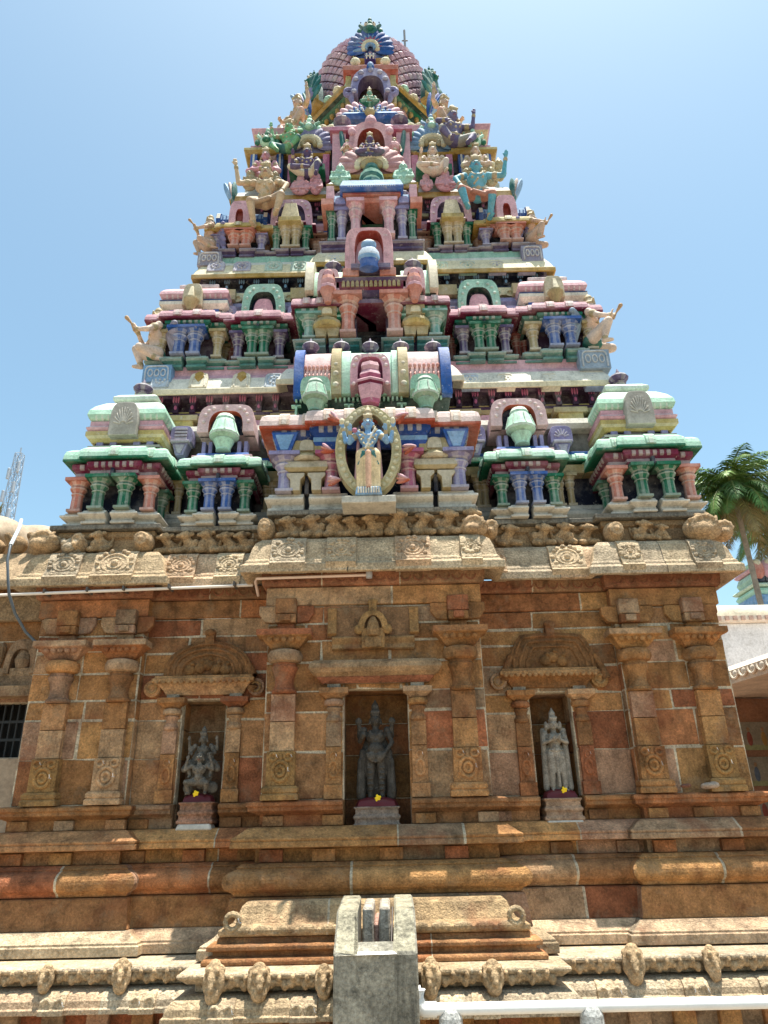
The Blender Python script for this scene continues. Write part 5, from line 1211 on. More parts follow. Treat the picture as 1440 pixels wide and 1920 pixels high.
# leaf-like corner acroteria on the neck
for k, px in ((-1, 578), (1, 806)):
    m = MB(); x, z = at(px, 215, 2.0)
    for i in range(5): q = Matrix.Rotation(k*(.1+.12*i), 3, 'Y'); m.ell((x+k*.04*i, 2.0, z+.25), (.05,.07,.30), [BLUE, TEAL, LILAC, BLUE, SKYB][i], 8, 7, q)
    part(m, 'corner_leaf', smooth=40)
# platform clutter under the neck: scale-tiled cream slabs
for k in (-1, 1):
    m = MB(); x = k*.98
    m.box(x-.42, x+.42, 1.45, 1.9, Z(256,1.5), Z(238,1.5), mx(CREAM, PINK, .4))
    for i in range(6): m.ell((x-.35+i*.14, 1.45, Z(243,1.5)), (.07,.05,.06), mx(CREAM, TAN, .4), 8, 6)
    part(m, 'tiled_platform', bevel=.01)
# ================================================================== figures (each stands, sits or kneels on the building: a thing of its own)
SKIN = lin(202,172,150); SKINP = lin(220,196,178); GOLD = lin(178,160,124); BLK = lin(26,24,28); LIP = lin(170,70,70)
def V(*a): return Vector(a)
def human(F, J, sk, cl, go, ha=BLK, crown=.17, fine=True, legs2=None, face=True, jewels=True, hw=1.0):
    LIP_, WH_, BK_ = (mx(sc(sk, .7), LIP, .4), lin(235,230,220), BLK) if ha != sk else (sc(sk, .9), sc(sk, 1.2), sc(sk, .7))
    """J: joints in units of the standing height, facing -y"""
    g = lambda k, d: V(*J.get(k, d))
    pel = g('pel', (0,0,.52)); che = g('che', tuple(pel+V(0,-.005,.20))); nk = g('nk', tuple(che+V(0,0,.115))); hd = g('hd', tuple(nk+V(0,-.012,.088)))
    mid = pel.lerp(che, .5)
    F.ell(pel, (.098,.072,.075), cl); F.cap(pel, mid, .082, .070, sk); F.cap(mid, che, .070, .088, sk); F.ell(che, (.118,.074,.092), sk)
    for k in (-1, 1): F.ell(che+V(k*.052,-.052,.012), (.046,.030,.040), sk)
    F.ell(mid+V(0,-.045,-.02), (.055,.04,.055), sk)
    F.cap(che+V(0,0,.07), nk, .045, .038, sk); F.cap(nk, hd, .036, .036, sk)
    fd = g('look', (0,-1,0)); fd.normalize(); sd = fd.cross(V(0,0,1)); sd.normalize()
    # head and face
    F.ell(hd, (.060*hw,.066*hw,.080*hw), sk); F.ell(hd+fd*.02+V(0,0,-.035), (.046,.046,.045), sk)
    F.ell(hd-fd*.028+V(0,0,.012), (.064*hw,.056*hw,.072*hw), ha); F.ell(hd-fd*.045+V(0,0,-.06), (.055,.03,.05), ha)
    if face:
        F.cap(hd+fd*.062+V(0,0,.012), hd+fd*.080+V(0,0,-.020), .008, .013, sk)
        for k in (-1, 1):
            F.ell(hd+fd*.060+sd*(k*.026)+V(0,0,.008), (.013,.013,.008), WH_); F.ell(hd+fd*.070+sd*(k*.026)+V(0,0,.008), (.0065,.0065,.0075), BK_)
            F.cap(hd+fd*.063+sd*(k*.012)+V(0,0,.027), hd+fd*.056+sd*(k*.042)+V(0,0,.024), .005, .004, BK_)
            F.ell(hd+sd*(k*.064)+V(0,0,-.008), (.014,.014,.024), sk); F.ell(hd+sd*(k*.070)+V(0,0,-.045), (.018,.018,.022), go)
        F.cap(hd+fd*.064+sd*.018+V(0,0,-.042), hd+fd*.064-sd*.018+V(0,0,-.042), .007, .007, LIP_)
    if crown:
        F.ell(hd+V(0,0,.055), (.068,.068,.022), go); F.cap(hd+V(0,0,.07), hd+V(0,0,.07+crown*.55), .054, .042, go); F.cap(hd+V(0,0,.07+crown*.55), hd+V(0,0,.06+crown), .034, .010, go)
        for k in range(5): F.ell(hd+V(0,0,.085)+fd*.058+sd*((k-2)*.024), (.012,.012,.022), sc(go, 1.2))
        F.ell(hd+V(0,0,.07+crown*.5), (.050,.050,.013), sc(go, 1.2))
    if jewels:
        for k in range(9):
            a = PI*(k/8); F.ell(che+V(.062*math.cos(a), -.066-.012*math.sin(a), .062-.055*math.sin(a)), (.013,.012,.013), go)
            if k % 2 == 0: F.ell(che+V(.085*math.cos(a), -.060-.022*math.sin(a), .062-.115*math.sin(a)), (.012,.012,.012), sc(go, 1.1))
        for k in range(12): a = 2*PI*k/12; F.ell(pel+V(.098*math.cos(a), .074*math.sin(a), .045), (.024,.018,.018), go)
        F.ell(pel+V(0,-.08,.04), (.025,.018,.025), sc(go, 1.2))
    def arm(sh, el, hdn, grip=None):
        sh, el, hdn = V(*sh), V(*el), V(*hdn)
        F.ell(sh, (.043,.042,.042), sk); F.cap(sh, el, .036, .029, sk); F.cap(el, hdn, .030, .020, sk)
        d = (hdn-el).normalized()
        if jewels: F.cap(sh.lerp(el, .42)-(el-sh)*.03, sh.lerp(el, .42)+(el-sh)*.03, .041, .041, go); F.cap(el.lerp(hdn, .88)-d*.006, el.lerp(hdn, .88)+d*.006, .027, .027, go)
        n_ = d.cross(V(0,-1,0)); n_ = n_.normalized() if n_.length > .2 else V(1,0,0); q = n_.cross(d)
        pc = hdn+d*.028; F.ell(pc, (.024,.024,.026), sk)
        for k, L in enumerate((.040,.048,.045,.034)):
            b = pc+d*.018+n_*((k-1.5)*.0125); t1 = b+d*L*.6; t2 = t1+(d*.7+q*(.6 if grip else .15))*L*.5
            F.cap(b, t1, .0075, .007, sk); F.cap(t1, t2, .007, .0055, sk)
        F.cap(pc-n_*.018, pc-n_*.036+d*.022, .009, .007, sk)
        return hdn+d*.04
    ends = []
    for a in J.get('arms', []): ends.append(arm(*a))
    for (hip, kn, ft, toe) in J.get('legs', []):
        hip, kn, ft, toe = V(*hip), V(*kn), V(*ft), V(*toe)
        F.cap(hip, kn, .068, .046, cl); F.cap(kn, ft, .046, .028, legs2 or sk); F.ell(kn, (.047,.047,.047), cl)
        F.ell(ft, (.030,.030,.028), sk); F.cap(ft, ft.lerp(toe, .7), .027, .022, sk)
        for k in range(4): p = (toe-ft).normalized().cross(V(0,0,1)); F.cap(ft.lerp(toe, .7)+p*((k-1.5)*.011), toe+p*((k-1.5)*.012), .008, .007, sk)
        if jewels: F.cap(kn.lerp(ft, .86), kn.lerp(ft, .92), .034, .034, go)
    return dict(pel=pel, che=che, hd=hd, ends=ends)
def place(F, name, voxel, m, px, py, Y, hpx, label, cat, rz=0., group=None, unit=1.0, yoff=0.):
    """scale the sculpted body so that one unit of its height spans hpx photo pixels at (px, py)"""
    x, z = at(px, py, Y); k = abs(Z(py-hpx, Y, px)-z)/unit
    o = F.build(name, voxel, m, None, (x, Y+yoff, z), rz, k); tag(o, label, cat, group); return o
STAND = [((-.062,0,.50),(-.075,-.015,.27),(-.085,.0,.035),(-.11,-.10,.015)), ((.062,0,.50),(.075,-.015,.27),(.085,0,.035),(.11,-.10,.015))]
DOWN = [((-.135,0,.80),(-.19,.02,.65),(-.17,-.06,.52)), ((.135,0,.80),(.19,.02,.65),(.17,-.06,.52))]
ANJ = [((-.130,0,.80),(-.17,-.04,.665),(-.02,-.135,.715)), ((.130,0,.80),(.17,-.04,.665),(.02,-.135,.715))]
LOTUS = dict(pel=(0,0,.09), legs=[((-.07,-.02,.08),(-.22,-.12,.07),(.0,-.20,.04),(.10,-.19,.03)), ((.07,-.02,.08),(.22,-.12,.07),(.02,-.16,.06),(-.09,-.17,.05))],
    arms=[((-.135,0,.37),(-.19,-.02,.23),(-.17,-.13,.12)), ((.135,0,.37),(.19,-.02,.23),(.17,-.13,.12))])
EASE = dict(pel=(0,0,.12), legs=[((-.07,-.02,.11),(-.22,-.13,.12),(-.02,-.18,.07),(.07,-.19,.05)), ((.07,-.02,.11),(.17,-.19,.12),(.15,-.20,-.10),(.17,-.28,-.13))],
    arms=[((-.135,0,.40),(-.21,-.03,.28),(-.19,-.14,.33)), ((.135,0,.40),(.20,-.03,.27),(.18,-.16,.17))])

# ---- the blue four-armed deity in its oval ring
dz = empty('deity_statue', 'blue four armed crowned deity statue standing inside a large oval beaded ring', 'statue', (X(692,935,-.60), -.60, Z(936,-.60,692)))
OR = Vector(dz.location)
F = FIG(); DBL = lin(128,172,212)
CLO = lin(232,206,160); JD = dict(pel=(0,0,.52), legs=STAND, arms=[((-.13,0,.80),(-.22,-.03,.66),(-.21,-.13,.76)), ((.13,0,.80),(.22,-.03,.66),(.21,-.13,.76)), ((-.14,.02,.80),(-.27,.02,.70),(-.30,-.03,.86)), ((.14,.02,.80),(.27,.02,.70),(.30,-.03,.86))])
r = human(F, JD, DBL, CLO, GOLD, BLK, .19, legs2=CLO)
for k in (-1, 1):
    F.cap((k*.075,-.01,.50), (k*.085,.0,.10), .078, .058, CLO); F.cap((k*.12,.06,.74), (k*.14,.06,.22), .02, .032, lin(196,150,156))
    F.cap((k*.06,-.06,.50), (k*.11,-.05,.36), .035, .02, TEAL)
    for i in range(5): F.cap((k*(.035+.022*i),-.075+.008*i,.44), (k*(.03+.024*i),-.062+.006*i,.07), .010, .012, sc(CLO, .86 if i % 2 else 1.1))
F.cap((0,-.085,.50), (0,-.09,.06), .032, .030, lin(225,180,150)); F.ell((0,-.095,.42), (.025,.02,.07), TEAL); F.ell((0,-.10,.04), (.02,.015,.02), RED)
F.ell((-.31,-.06,.94), (.035,.02,.04), CREAM); F.ell((.30,-.06,.94), (.03,.03,.045), CREAM); F.ell((-.16,-.05,.82), (.035,.03,.03), ROSE)
F.cap((.09,-.08,.84), (-.03,-.09,.56), .010, .010, WHITE)
for i in range(10): a = PI*i/9; F.ell((.105*math.cos(a), -.085, .80-.20*math.sin(a)), (.014,.013,.014), CREAM)
k = (Z(767,-.70,692)-Z(926,-.70,692))/1.13
b = F.build('body', .0085, M_FIG, dz, (0, -.06, Z(927,-.65,692)-OR.z), 0, k)
m = MB(); cz = Z(845,-.60,692)-OR.z; rx, rz_ = 62*S(845,-.60), (Z(757,-.60)-Z(935,-.60))/2-.03
pts = [(math.sin(t)*(1-.10*(math.cos(t) < 0)*abs(math.cos(t))**2), -math.cos(t)) for t in [2*PI*i/40 for i in range(41)]]
m.arch([(rx*a, cz+rz_*c) for a, c in pts], [(rx*.70*a, cz+rz_*.80*c) for a, c in pts], -.04, .10, lin(186,174,128), TAN)
for i in range(36):
    t = 2*PI*i/36; a, c = math.sin(t)*(1-.10*(math.cos(t) < 0)*abs(math.cos(t))**2), -math.cos(t); m.ell((rx*.85*a, -.042, cz+rz_*.90*c), (.026,.008,.026), lin(200,190,150), 8, 6)
ringo = m.build('halo_ring', M_PAINT, dz, bevel=.006)
for (a, c, tw) in ((-.88,.72,-.9),(.88,.72,.9),(-1.08,.0,-1.2),(1.08,.0,1.2),(-.86,-.68,-1.7),(.86,-.68,1.7)):
    m = MB()
    for i in range(3): q = Matrix.Rotation(tw+(i-1)*.4, 3, 'Y'); m.ell((rx*a+(.05 if a > 0 else -.05), .0, cz+rz_*c+.02*i), (.022,.025,.07), [ORNG, SALM, PINK][i], 8, 7, q)
    m.build('flame', M_PAINT, ringo, smooth=50)
m = MB(); w_ = 25*S(930,-.60)
m.box(-w_, w_, -.14, .10, -.012, .07, SKYB, tx=.015, tz=.01)
for i in range(9): m.box(-w_+.03+i*(2*w_-.06)/8-.008, -w_+.03+i*(2*w_-.06)/8+.008, -.15, -.11, .0, .06, WHITE)
m.box(-w_*2, w_*2, -.12, .15, -.085, -.015, mx(GREY, WHITE, .5)); m.build('statue_base', M_PAINT, dz, bevel=.006)

# ---- kneeling winged devotees on the ledge corners
def garuda(side, px, py, Y, hpx, label, wing):
    F = FIG(); s_ = side
    J = dict(pel=(0,.0,.13), che=(0,-.02,.34), look=(0,-1,.02), legs=[((-.07,-.02,.12),(-.13,-.20,.24),(-.12,-.13,.03),(-.12,-.22,.015)), ((.07,-.0,.11),(.14,-.18,.09),(.10,-.02,.03),(.12,.10,.02))],
        arms=[((-.13,-.02,.42),(-.17,-.13,.31),(-.015,-.22,.39)), ((.13,-.02,.42),(.17,-.13,.31),(.015,-.22,.39))])
    sk = SKINP if Y < .7 else SKIN
    human(F, J, sk, sc(sk, .96), GOLD, BLK, .13); F.ell((0,.0,.11), (.125,.10,.07), mx(TEAL, GREEN, .5) if Y < .6 else sc(SKIN, .8))
    F.cap((-.005,-.10,.505), (-.04,-.09,.512), .008, .004, BLK); F.cap((.005,-.10,.505), (.04,-.09,.512), .008, .004, BLK)
    F.cap((.02,-.25,.36), (.03,-.29,.44), .014, .010, mx(TAN, SALM, .3)); F.cap((.03,-.29,.44), (.02,-.34,.50), .012, .024, mx(TAN, SALM, .3))
    for i in range(6):
        for k in (-1, 1): F.cap((k*.07,.07,.40), (k*(.10+.025*i),.20-.015*i,.04+.075*i), .035, .036, sc(wing, .85 if i % 2 else 1.1))
    o = place(F, 'kneeling_figure', .0095, M_FIG, px, py, Y, hpx, label, 'statue', rz=s_*1.15, group='kneeling winged figures on the tower ledge corners', unit=.70)
    return o
def block(px, py0, py1, wpx, Y, d, col, flower):
    m = MB(); x, z = at(px, py0, Y); s_ = S(py0, Y, px)*wpx/2; h = Z(py1, Y, px)-z
    m.box(x-s_, x+s_, Y, Y+d, z, z+h, col); m.tube([(x+a, Y-.005, z+b_) for a, b_ in arc(s_*.8, h*.8, h*.1, e=.3)], .012, mx(col, WHT, .6), 5)
    for k in (-1, 0, 1): m.ring((x+k*s_*.45, Y-.006, z+h*.5), s_*.16, h*.2, .010, mx(col, WHT, .6), 10)
    part(m, 'corner_pedestal', bevel=.006)
for px, a, b_, w_, Y, col in [(292,715,684,54,.40,SKYB),(1118,690,655,58,.40,mx(SKYB, GREY, .4)),(391,497,472,44,.80,mx(LILAC, GREY, .5)),(1000,489,460,40,.80,mx(LILAC, GREY, .4))]: block(px, a, b_, w_, Y, .34, col, True)
garuda(-1, 291, 686, .55, 102, 'kneeling figure with pale lilac wings on the lower ledge, facing the metal mast side', mx(LILAC, GREY, .4))
garuda(1, 1113, 661, .55, 102, 'kneeling figure with folded wings on the lower ledge, on the palm tree side', mx(SKYB, GREY, .4))
garuda(-1, 393, 474, .95, 66, 'smaller kneeling figure on the upper ledge corner below the beige climbing figure', LILAC)
garuda(1, 998, 463, .95, 66, 'smaller kneeling figure on the upper ledge corner below the blue climbing figure', LILAC)

# ---- guardians clinging to the tower below the fourth tier
def climber(mir, px, py, Y, hpx, sk, cl, label, lean):
    F = FIG(); M_ = -mir
    f = lambda p: (p[0]*M_, p[1], p[2])
    J = dict(pel=(0,0,.42), che=(.0,-.03,.62), legs=[(f((-.07,-.02,.41)),f((-.20,-.16,.36)),f((-.14,-.12,.13)),f((-.18,-.22,.10))), (f((.07,-.02,.40)),f((.13,-.17,.27)),f((.10,-.04,.05)),f((.12,-.14,.02)))],
        arms=[(f((.135,-.02,.70)),f((.30,-.06,.66)),f((.33,-.12,.86))), (f((-.135,-.02,.70)),f((-.25,-.10,.58)),f((-.21,-.16,.42)))])
    human(F, J, sk, cl, GOLD, BLK, .12, legs2=sk)
    F.cap(f((.09,-.085,.70)), f((-.05,-.10,.50)), .010, .010, GOLD)
    for k in range(6): F.ell(f((-.06+.024*k,-.12,.36-.01*k)), (.03,.03,.03), cl)
    o = place(F, 'climbing_guardian', .009, M_FIG, px, py, Y, hpx, label, 'statue', rz=lean, unit=.98)
    return o
climber(1, 494, 434, .82, 122, lin(206,180,146), lin(184,154,124), 'beige crowned guardian climbing the tower with one arm raised, on the mast side', .0)
climber(-1, 901, 421, .82, 122, lin(92,170,190), lin(190,130,110), 'turquoise blue crowned guardian climbing the tower with one arm raised, palm side', .0)

# ---- seated and standing figures on the fourth tier
def seated(name, px, py, Y, hpx, sk, cl, label, pose=LOTUS, unit=.62, vox=.010, crown=.14, rz=0., go=GOLD, group=None):
    F = FIG(); human(F, pose, sk, cl, go, BLK if sk is not PINK else ROSE, crown, jewels=True)
    return place(F, name, vox, M_FIG, px, py, Y, hpx, label, 'statue', rz=rz, unit=unit, group=group)
seated('seated_deity', 496, 340, 1.12, 56, mx(PINK, ROSE, .25), PINK, 'small all pink seated figure in the corner shrine behind the beige guardian')
seated('seated_deity', 575, 338, .98, 62, PURP, mx(WHITE, CREAM, .5), 'small purple seated figure with white lower garment under a fan gable', EASE, .66)
seated('seated_deity', 814, 333, .98, 60, SKINP, mx(WHITE, SKINP, .5), 'small pale seated figure on a green seat under the blue fan gable', EASE, .66)
seated('seated_deity', 895, 328, 1.12, 54, SKINP, CREAM, 'small beige seated figure in the corner shrine behind the blue guardian')
seated('seated_deity', 694, 300, .84, 46, PURP, lin(80,84,110), 'tiny dark purple seated deity under the pink arch of the middle shrine')
for px, py, lab in ((651, 316, 'beige crowned standing attendant beside the pink arch, left of the tiny purple deity'), (741, 312, 'beige crowned attendant with red skirt beside the pink arch, right of the tiny purple deity')):
    F = FIG(); human(F, dict(legs=STAND, arms=ANJ if px < 700 else DOWN), SKINP, CREAM if px < 700 else RED, GOLD, BLK, .13)
    place(F, 'standing_attendant', .011, M_FIG, px, py, .92, 52, lab, 'statue', unit=1.08)
# busts with raised arms around the neck
def bust(px, py, Y, hpx, sk, label, mir, rz, cl):
    F = FIG(); f = lambda p: (p[0]*mir, p[1], p[2])
    J = dict(pel=(0,0,.10), legs=[((-.07,-.02,.09),(-.20,-.13,.10),(-.10,-.16,-.08),(-.11,-.24,-.10)), ((.07,-.02,.09),(.20,-.13,.10),(.10,-.16,-.08),(.11,-.24,-.10))],
        arms=[(f((-.135,0,.38)),f((-.24,-.05,.36)),f((-.25,-.09,.53))), (f((.135,0,.38)),f((.23,-.08,.28)),f((.17,-.17,.20)))])
    human(F, J, sk, cl, GOLD, BLK, .13); place(F, 'seated_guardian', .010, M_FIG, px, py, Y, hpx, label, 'statue', rz=rz, unit=.68)
bust(541, 288, 1.18, 62, lin(120,180,130), 'green skinned seated guardian with raised arm near the tower neck', 1, -.3, TEAL)
bust(558, 246, 1.55, 66, SKIN, 'beige seated guardian with raised arm on the tower shoulder, behind the green one', -1, -.7, lin(220,170,150))
bust(852, 276, 1.18, 74, lin(104,96,134), 'purple skinned crowned guardian seated near the tower neck', -1, .3, GREY)
bust(834, 246, 1.55, 66, SKIN, 'beige seated guardian with raised arm on the tower shoulder, behind the purple one', 1, .7, lin(220,170,150))
# peacock seat with a small green deity in the crown porch
pk = empty('peacock_statue', 'small green deity riding a blue fan tailed peacock under the lilac arch', 'statue', (X(694,236,1.5), 1.5, Z(236,1.5,694)))
m = MB(); h = Z(200,1.5)-Z(236,1.5)
for row, (n_, rad, col, sz) in enumerate([(13,.46,PINK,.13),(12,.36,BLUE,.085),(10,.27,SKYB,.075),(8,.18,BLUE,.07)]):
    for i in range(n_):
        a = PI*(i+.5)/n_; q = Matrix.Rotation(-(a-PI/2), 3, 'Y')
        m.ell((rad*math.cos(a), -.02*row, h*.22+rad*.85*math.sin(a)), (sz*.5,.035,sz), sc(col, .85 if i % 2 else 1.15), 8, 6, q)
        if row: m.ell((rad*math.cos(a), -.02*row-.03, h*.22+rad*.85*math.sin(a)), (.018,.014,.018), CREAM, 6, 5)
m.build('tail_fan', M_PAINT, pk, smooth=45)
m = MB(); m.sweep([(-.40,.1),(-.40,-.14),(.40,-.14),(.40,.1)], [(-.2,-.02),(.0,-.02),(.05,.05),(.0,.14),(-.2,.15)], [BLUE, BLUE, SKYB, BLUE])
m.ell((0,-.20,.06), (.09,.06,.09), TAN, 8, 6); m.build('saddle_base', M_PAINT, pk, bevel=.006)
F = FIG(); human(F, LOTUS, mx(GREEN, MINT, .4), GREEN, GOLD, DKG, .2); F.build('rider', .013, M_FIG, pk, (0, -.12, h*.62), 0, .62)
# small weathered busts and relief lumps set on the ledges
def relief(px, py, Y, hpx, col, label, seed, wide=1.0, group=None):
    F = FIG(); r = random.Random(seed)
    F.ell((0,.0,.28), (.30*wide,.14,.32), col); F.ell((0,-.03,.72), (.16,.14,.17), col); F.cap((0,-.03,.82), (0,-.03,.98), .10, .04, col); F.ell((0,-.02,.5), (.24*wide,.13,.16), col)
    for i in range(26):
        a = r.uniform(-1, 1)*.26*wide; zz_ = r.uniform(.04, .58); F.ell((a, -.13+abs(a)*.15, zz_), (.04,.045,.04), sc(col, r.choice([.8, 1.1, 1.2])))
    for k in (-1, 1): F.cap((k*.22*wide,-.02,.52), (k*.28*wide,-.08,.22), .07, .06, col); F.cap((k*.28*wide,-.08,.22), (k*.08,-.15,.16), .055, .045, col); F.ell((k*.055,-.165,.74), (.022,.02,.016), sc(col, .5))
    F.cap((0,-.16,.72), (0,-.18,.67), .015, .022, col)
    return place(F, 'small_idol', .016, M_FIG, px, py, Y, hpx, label, 'idol', group=group, unit=1.0)
GI = mx(MINT, TEAL, .25)
relief(638, 346, .80, 38, GI, 'mint green seated idol beside the shell fan, on the mast side', 1, 1.2)
relief(757, 343, .80, 38, GI, 'mint green seated idol beside the shell fan, on the palm side', 2, 1.2)
relief(563, 364, 1.0, 36, PINK, 'wider pink relief idol on the ledge below the purple seated figure', 3, 1.2)
relief(592, 363, 1.0, 40, mx(PINK, ROSE, .2), 'narrow pink relief idol on the ledge next to the wider pink one', 4, .7)
relief(800, 357, 1.0, 32, PINK, 'small pink relief idol on the ledge below the green seat', 5, .9)
relief(836, 357, 1.0, 40, mx(PINK, ROSE, .15), 'larger pink relief idol on the ledge near the blue guardian', 6, 1.15)
relief(468, 356, 1.0, 38, mx(TAN, GREY, .3), 'grey tan relief idol at the far side of the beige guardian head', 7, .9); relief(514, 356, 1.0, 36, mx(TAN, GREY, .3), 'grey tan relief idol between the beige guardian and the pink idols', 8, .9)
relief(878, 352, 1.0, 38, mx(TAN, CREAM, .3), 'cream relief idol between the blue guardian and the pink idols', 9, .9); relief(922, 348, 1.0, 36, mx(TAN, CREAM, .3), 'cream relief idol at the outer side of the blue guardian head', 10, .9)
relief(655, 240, 1.5, 26, CREAM, 'small cream bust beside the peacock, on the green guardian side', 11, 1.2); relief(738, 238, 1.5, 28, CREAM, 'small cream bust beside the peacock, on the purple guardian side', 12, 1.2)
relief(515, 300, 1.35, 36, mx(GREY, PINK, .4), 'dull grey pink idol on the outer tower edge beside the green guardian', 13, .9); relief(938, 338, 1.2, 40, mx(TAN, CREAM, .2), 'cream standing idol at the outermost edge of the fourth tier, palm side', 14, .6)
for k, px, py in ((-1, 437, 385), (1, 964, 378)):
    m = MB(); x, z = at(px, py, 1.1)
    for i in range(3): q = Matrix.Rotation(k*.2*i, 3, 'Y'); m.ell((x+k*.03*i, 1.1, z+.2), (.05,.10,.24), [TEAL, mx(GREY, SALM, .3), SKYB][i], 8, 7, q)
    part(m, 'edge_leaf', smooth=40)

# ---- dark stone statues in the niches, on their pedestals
GRN = (.058,.049,.040); GRL = (.20,.19,.18)
def stone_deity(px, pyb, pyt, Y, label, kind, col):
    F = FIG()
    if kind == 'four':
        human(F, dict(legs=[((-.062,0,.50),(-.065,-.01,.27),(-.07,.0,.035),(-.09,-.08,.015)), ((.062,0,.50),(.065,-.01,.27),(.07,0,.035),(.09,-.08,.015))], arms=[((-.14,0,.80),(-.19,-.03,.67),(-.16,-.12,.70)), ((.14,0,.80),(.20,-.02,.65),(.12,-.07,.54)), ((-.14,.03,.80),(-.20,.03,.73),(-.20,-.02,.86)), ((.14,.03,.80),(.20,.03,.73),(.20,-.02,.86))]), col, col, col, col, .17)
        F.ell((0,-.06,.58), (.10,.06,.07), col)
        for k in (-1, 1):
            F.ell((k*.05,-.075,.49), (.06,.05,.06), sc(col, 1.3)); F.cap((k*.16,.03,.55), (k*.18,.03,.05), .04, .06, col); F.cap((k*.19,-.0,.45), (k*.20,.0,.10), .03, .04, col); F.ell((k*.205,-.03,.90), (.045,.03,.045), col)
            for i in range(5): F.ell((k*.07,-.035,.12+.06*i), (.045,.04,.008), sc(col, 1.25))
        for i in range(9): a = PI*i/8; F.ell((.10*math.cos(a), -.09, .52-.09*math.sin(a)), (.018,.018,.018), sc(col, 1.3))
        F.ell((0,.06,.4), (.20,.04,.40), sc(col, .8)); unit = 1.15
    elif kind == 'pray':
        human(F, dict(legs=STAND, arms=ANJ), col, col, col, col, .17)
        for k in (-1, 1): F.cap((k*.15,.03,.84), (k*.17,.04,.06), .04, .045, col); F.cap((k*.075,-.01,.50), (k*.085,0,.10), .06, .045, col); F.ell((k*.10,.0,.90), (.03,.05,.07), col)
        F.cap((0,-.05,.48), (0,-.05,.08), .03, .025, col); F.ell((0,.05,.35), (.17,.04,.36), col); unit = 1.15
    else:
        human(F, dict(pel=(0,.02,.52), legs=[((-.07,0,.50),(-.22,-.12,.50),(-.16,-.10,.30),(-.18,-.16,.28)), ((.07,0,.50),(.22,-.12,.50),(.18,-.12,.30),(.20,-.18,.28))], arms=[((-.14,0,.80),(-.22,-.03,.68),(-.17,-.12,.66)), ((.14,0,.80),(.22,-.03,.68),(.17,-.12,.66)), ((-.14,.03,.80),(-.24,.03,.74),(-.24,-.02,.88)), ((.14,.03,.80),(.24,.03,.74),(.24,-.02,.88))]), col, col, col, col, .15)
        G = FIG(); human(G, dict(pel=(0,-.12,.22), che=(0,-.16,.40), legs=[((-.06,-.13,.2),(-.20,-.20,.20),(-.16,-.10,.03),(-.20,-.16,.02)), ((.06,-.13,.2),(.16,-.24,.18),(.13,-.16,.03),(.15,-.24,.02))], arms=[((-.13,-.15,.46),(-.24,-.17,.40),(-.20,-.20,.55)), ((.13,-.15,.46),(.24,-.17,.40),(.20,-.20,.55))]), sc(col, 1.15), col, col, col, 0)
        F.p += G.p; F.ell((0,.05,.45), (.22,.06,.36), col)
        for k in (-1, 1): F.cap((k*.2,.0,.52), (k*.28,-.05,.42), .06, .06, col); F.ell((k*.2,.02,.12), (.10,.06,.10), col)
        unit = 1.13
    return place(F, 'stone_statue', .0085, M_DARKST, px, pyb, Y, pyb-pyt, label, 'statue', unit=unit)
stone_deity(706, 1501, 1314, -.24, 'near black four armed standing stone deity in the middle niche', 'four', GRN)
stone_deity(374, 1491, 1362, .03, 'dark grey stone statue of a crowned deity riding on a kneeling bearer', 'ride', (.135,.115,.092))
stone_deity(1050, 1486, 1328, .03, 'lighter grey stone statue standing with palms pressed together in a niche', 'pray', (.27,.235,.19))
def pedestal(px, py0, py1, wpx, Y, label, col, red, low=True):
    x, z = at(px, py0, Y-.10); h = Z(py1, Y-.10, px)-z; w_ = wpx*S(py0, Y-.10, px)/2
    e = empty('statue_pedestal', label, 'pedestal', (x, Y, z)); m = MB(); d = .24
    m.sweep([(-w_,d-.10),(-w_,-.10),(w_,-.10),(w_,d-.10)], [(-.05,0),(.015,0),(.015,h*.15),(0,h*.2),(-.0,h*.38),(.012,h*.42),(.012,h*.55),(-.004,h*.6),(-.004,h*.85),(.01,h*.9),(.01,h*.97),(-w_*.5,h)], col)
    m.box(-w_+.01, w_-.01, -.09, d-.11, .005, h-.005, col); m.build('pedestal_block', M_STONE, e, bevel=.006)
    m = MB(); m.lathe((0,.0,h-.004), [(w_*1.0,0),(w_*.97,.02),(w_*.86,.05),(w_*.5,.07),(.01,.072)], 16, red, sy=.62, sq=.5, a0=0); m.build('red_cushion', M_PLASTIC, e, smooth=50)
    if low: m = MB(); m.box(-w_*1.12, w_*1.12, -.13, .05, -.05, .004, (.55,.50,.43), tx=.02, tz=.015); m.build('mortar_footing', M_LIME, e, bevel=.012)
MRN = lin(96,36,42)
pedestal(707, 1552, 1511, 84, -.24, 'carved grey stone pedestal with a maroon top under the black deity', (.26,.20,.16), MRN, False)
pedestal(364, 1545, 1503, 62, .03, 'rough reddish pedestal on white footing under the riding deity statue', (.42,.22,.14), MRN)
pedestal(1060, 1538, 1495, 68, .03, 'pinkish tan stone pedestal under the praying statue', (.44,.29,.19), MRN)
for px, py, Y, lab in ((708,1496,-.40,'round yellow marigold offering at the feet of the black deity'),(367,1488,-.10,'yellow flower offering at the feet of the riding deity'),(1057,1481,-.10,'yellow flower offering at the feet of the praying statue')):
    m = MB(); x, z = at(px, py, Y)
    for i in range(9): a = i*2.4; rr_ = .007*math.sqrt(i); m.ell((x+rr_*math.cos(a), Y-.008, z+rr_*math.sin(a)), (.010,.008,.010), (.85,.58,.02), 7, 5)
    o = m.build('marigold_flower', M_PLASTIC, smooth=50); tag(o, lab, 'flower')
# ================================================================== things around the temple
m = MB(); m.box(-60, 60, -30, 90, -.3, 0, (.30,.24,.18)); g = m.build('ground', M_PAVE); tag(g, kind='structure')
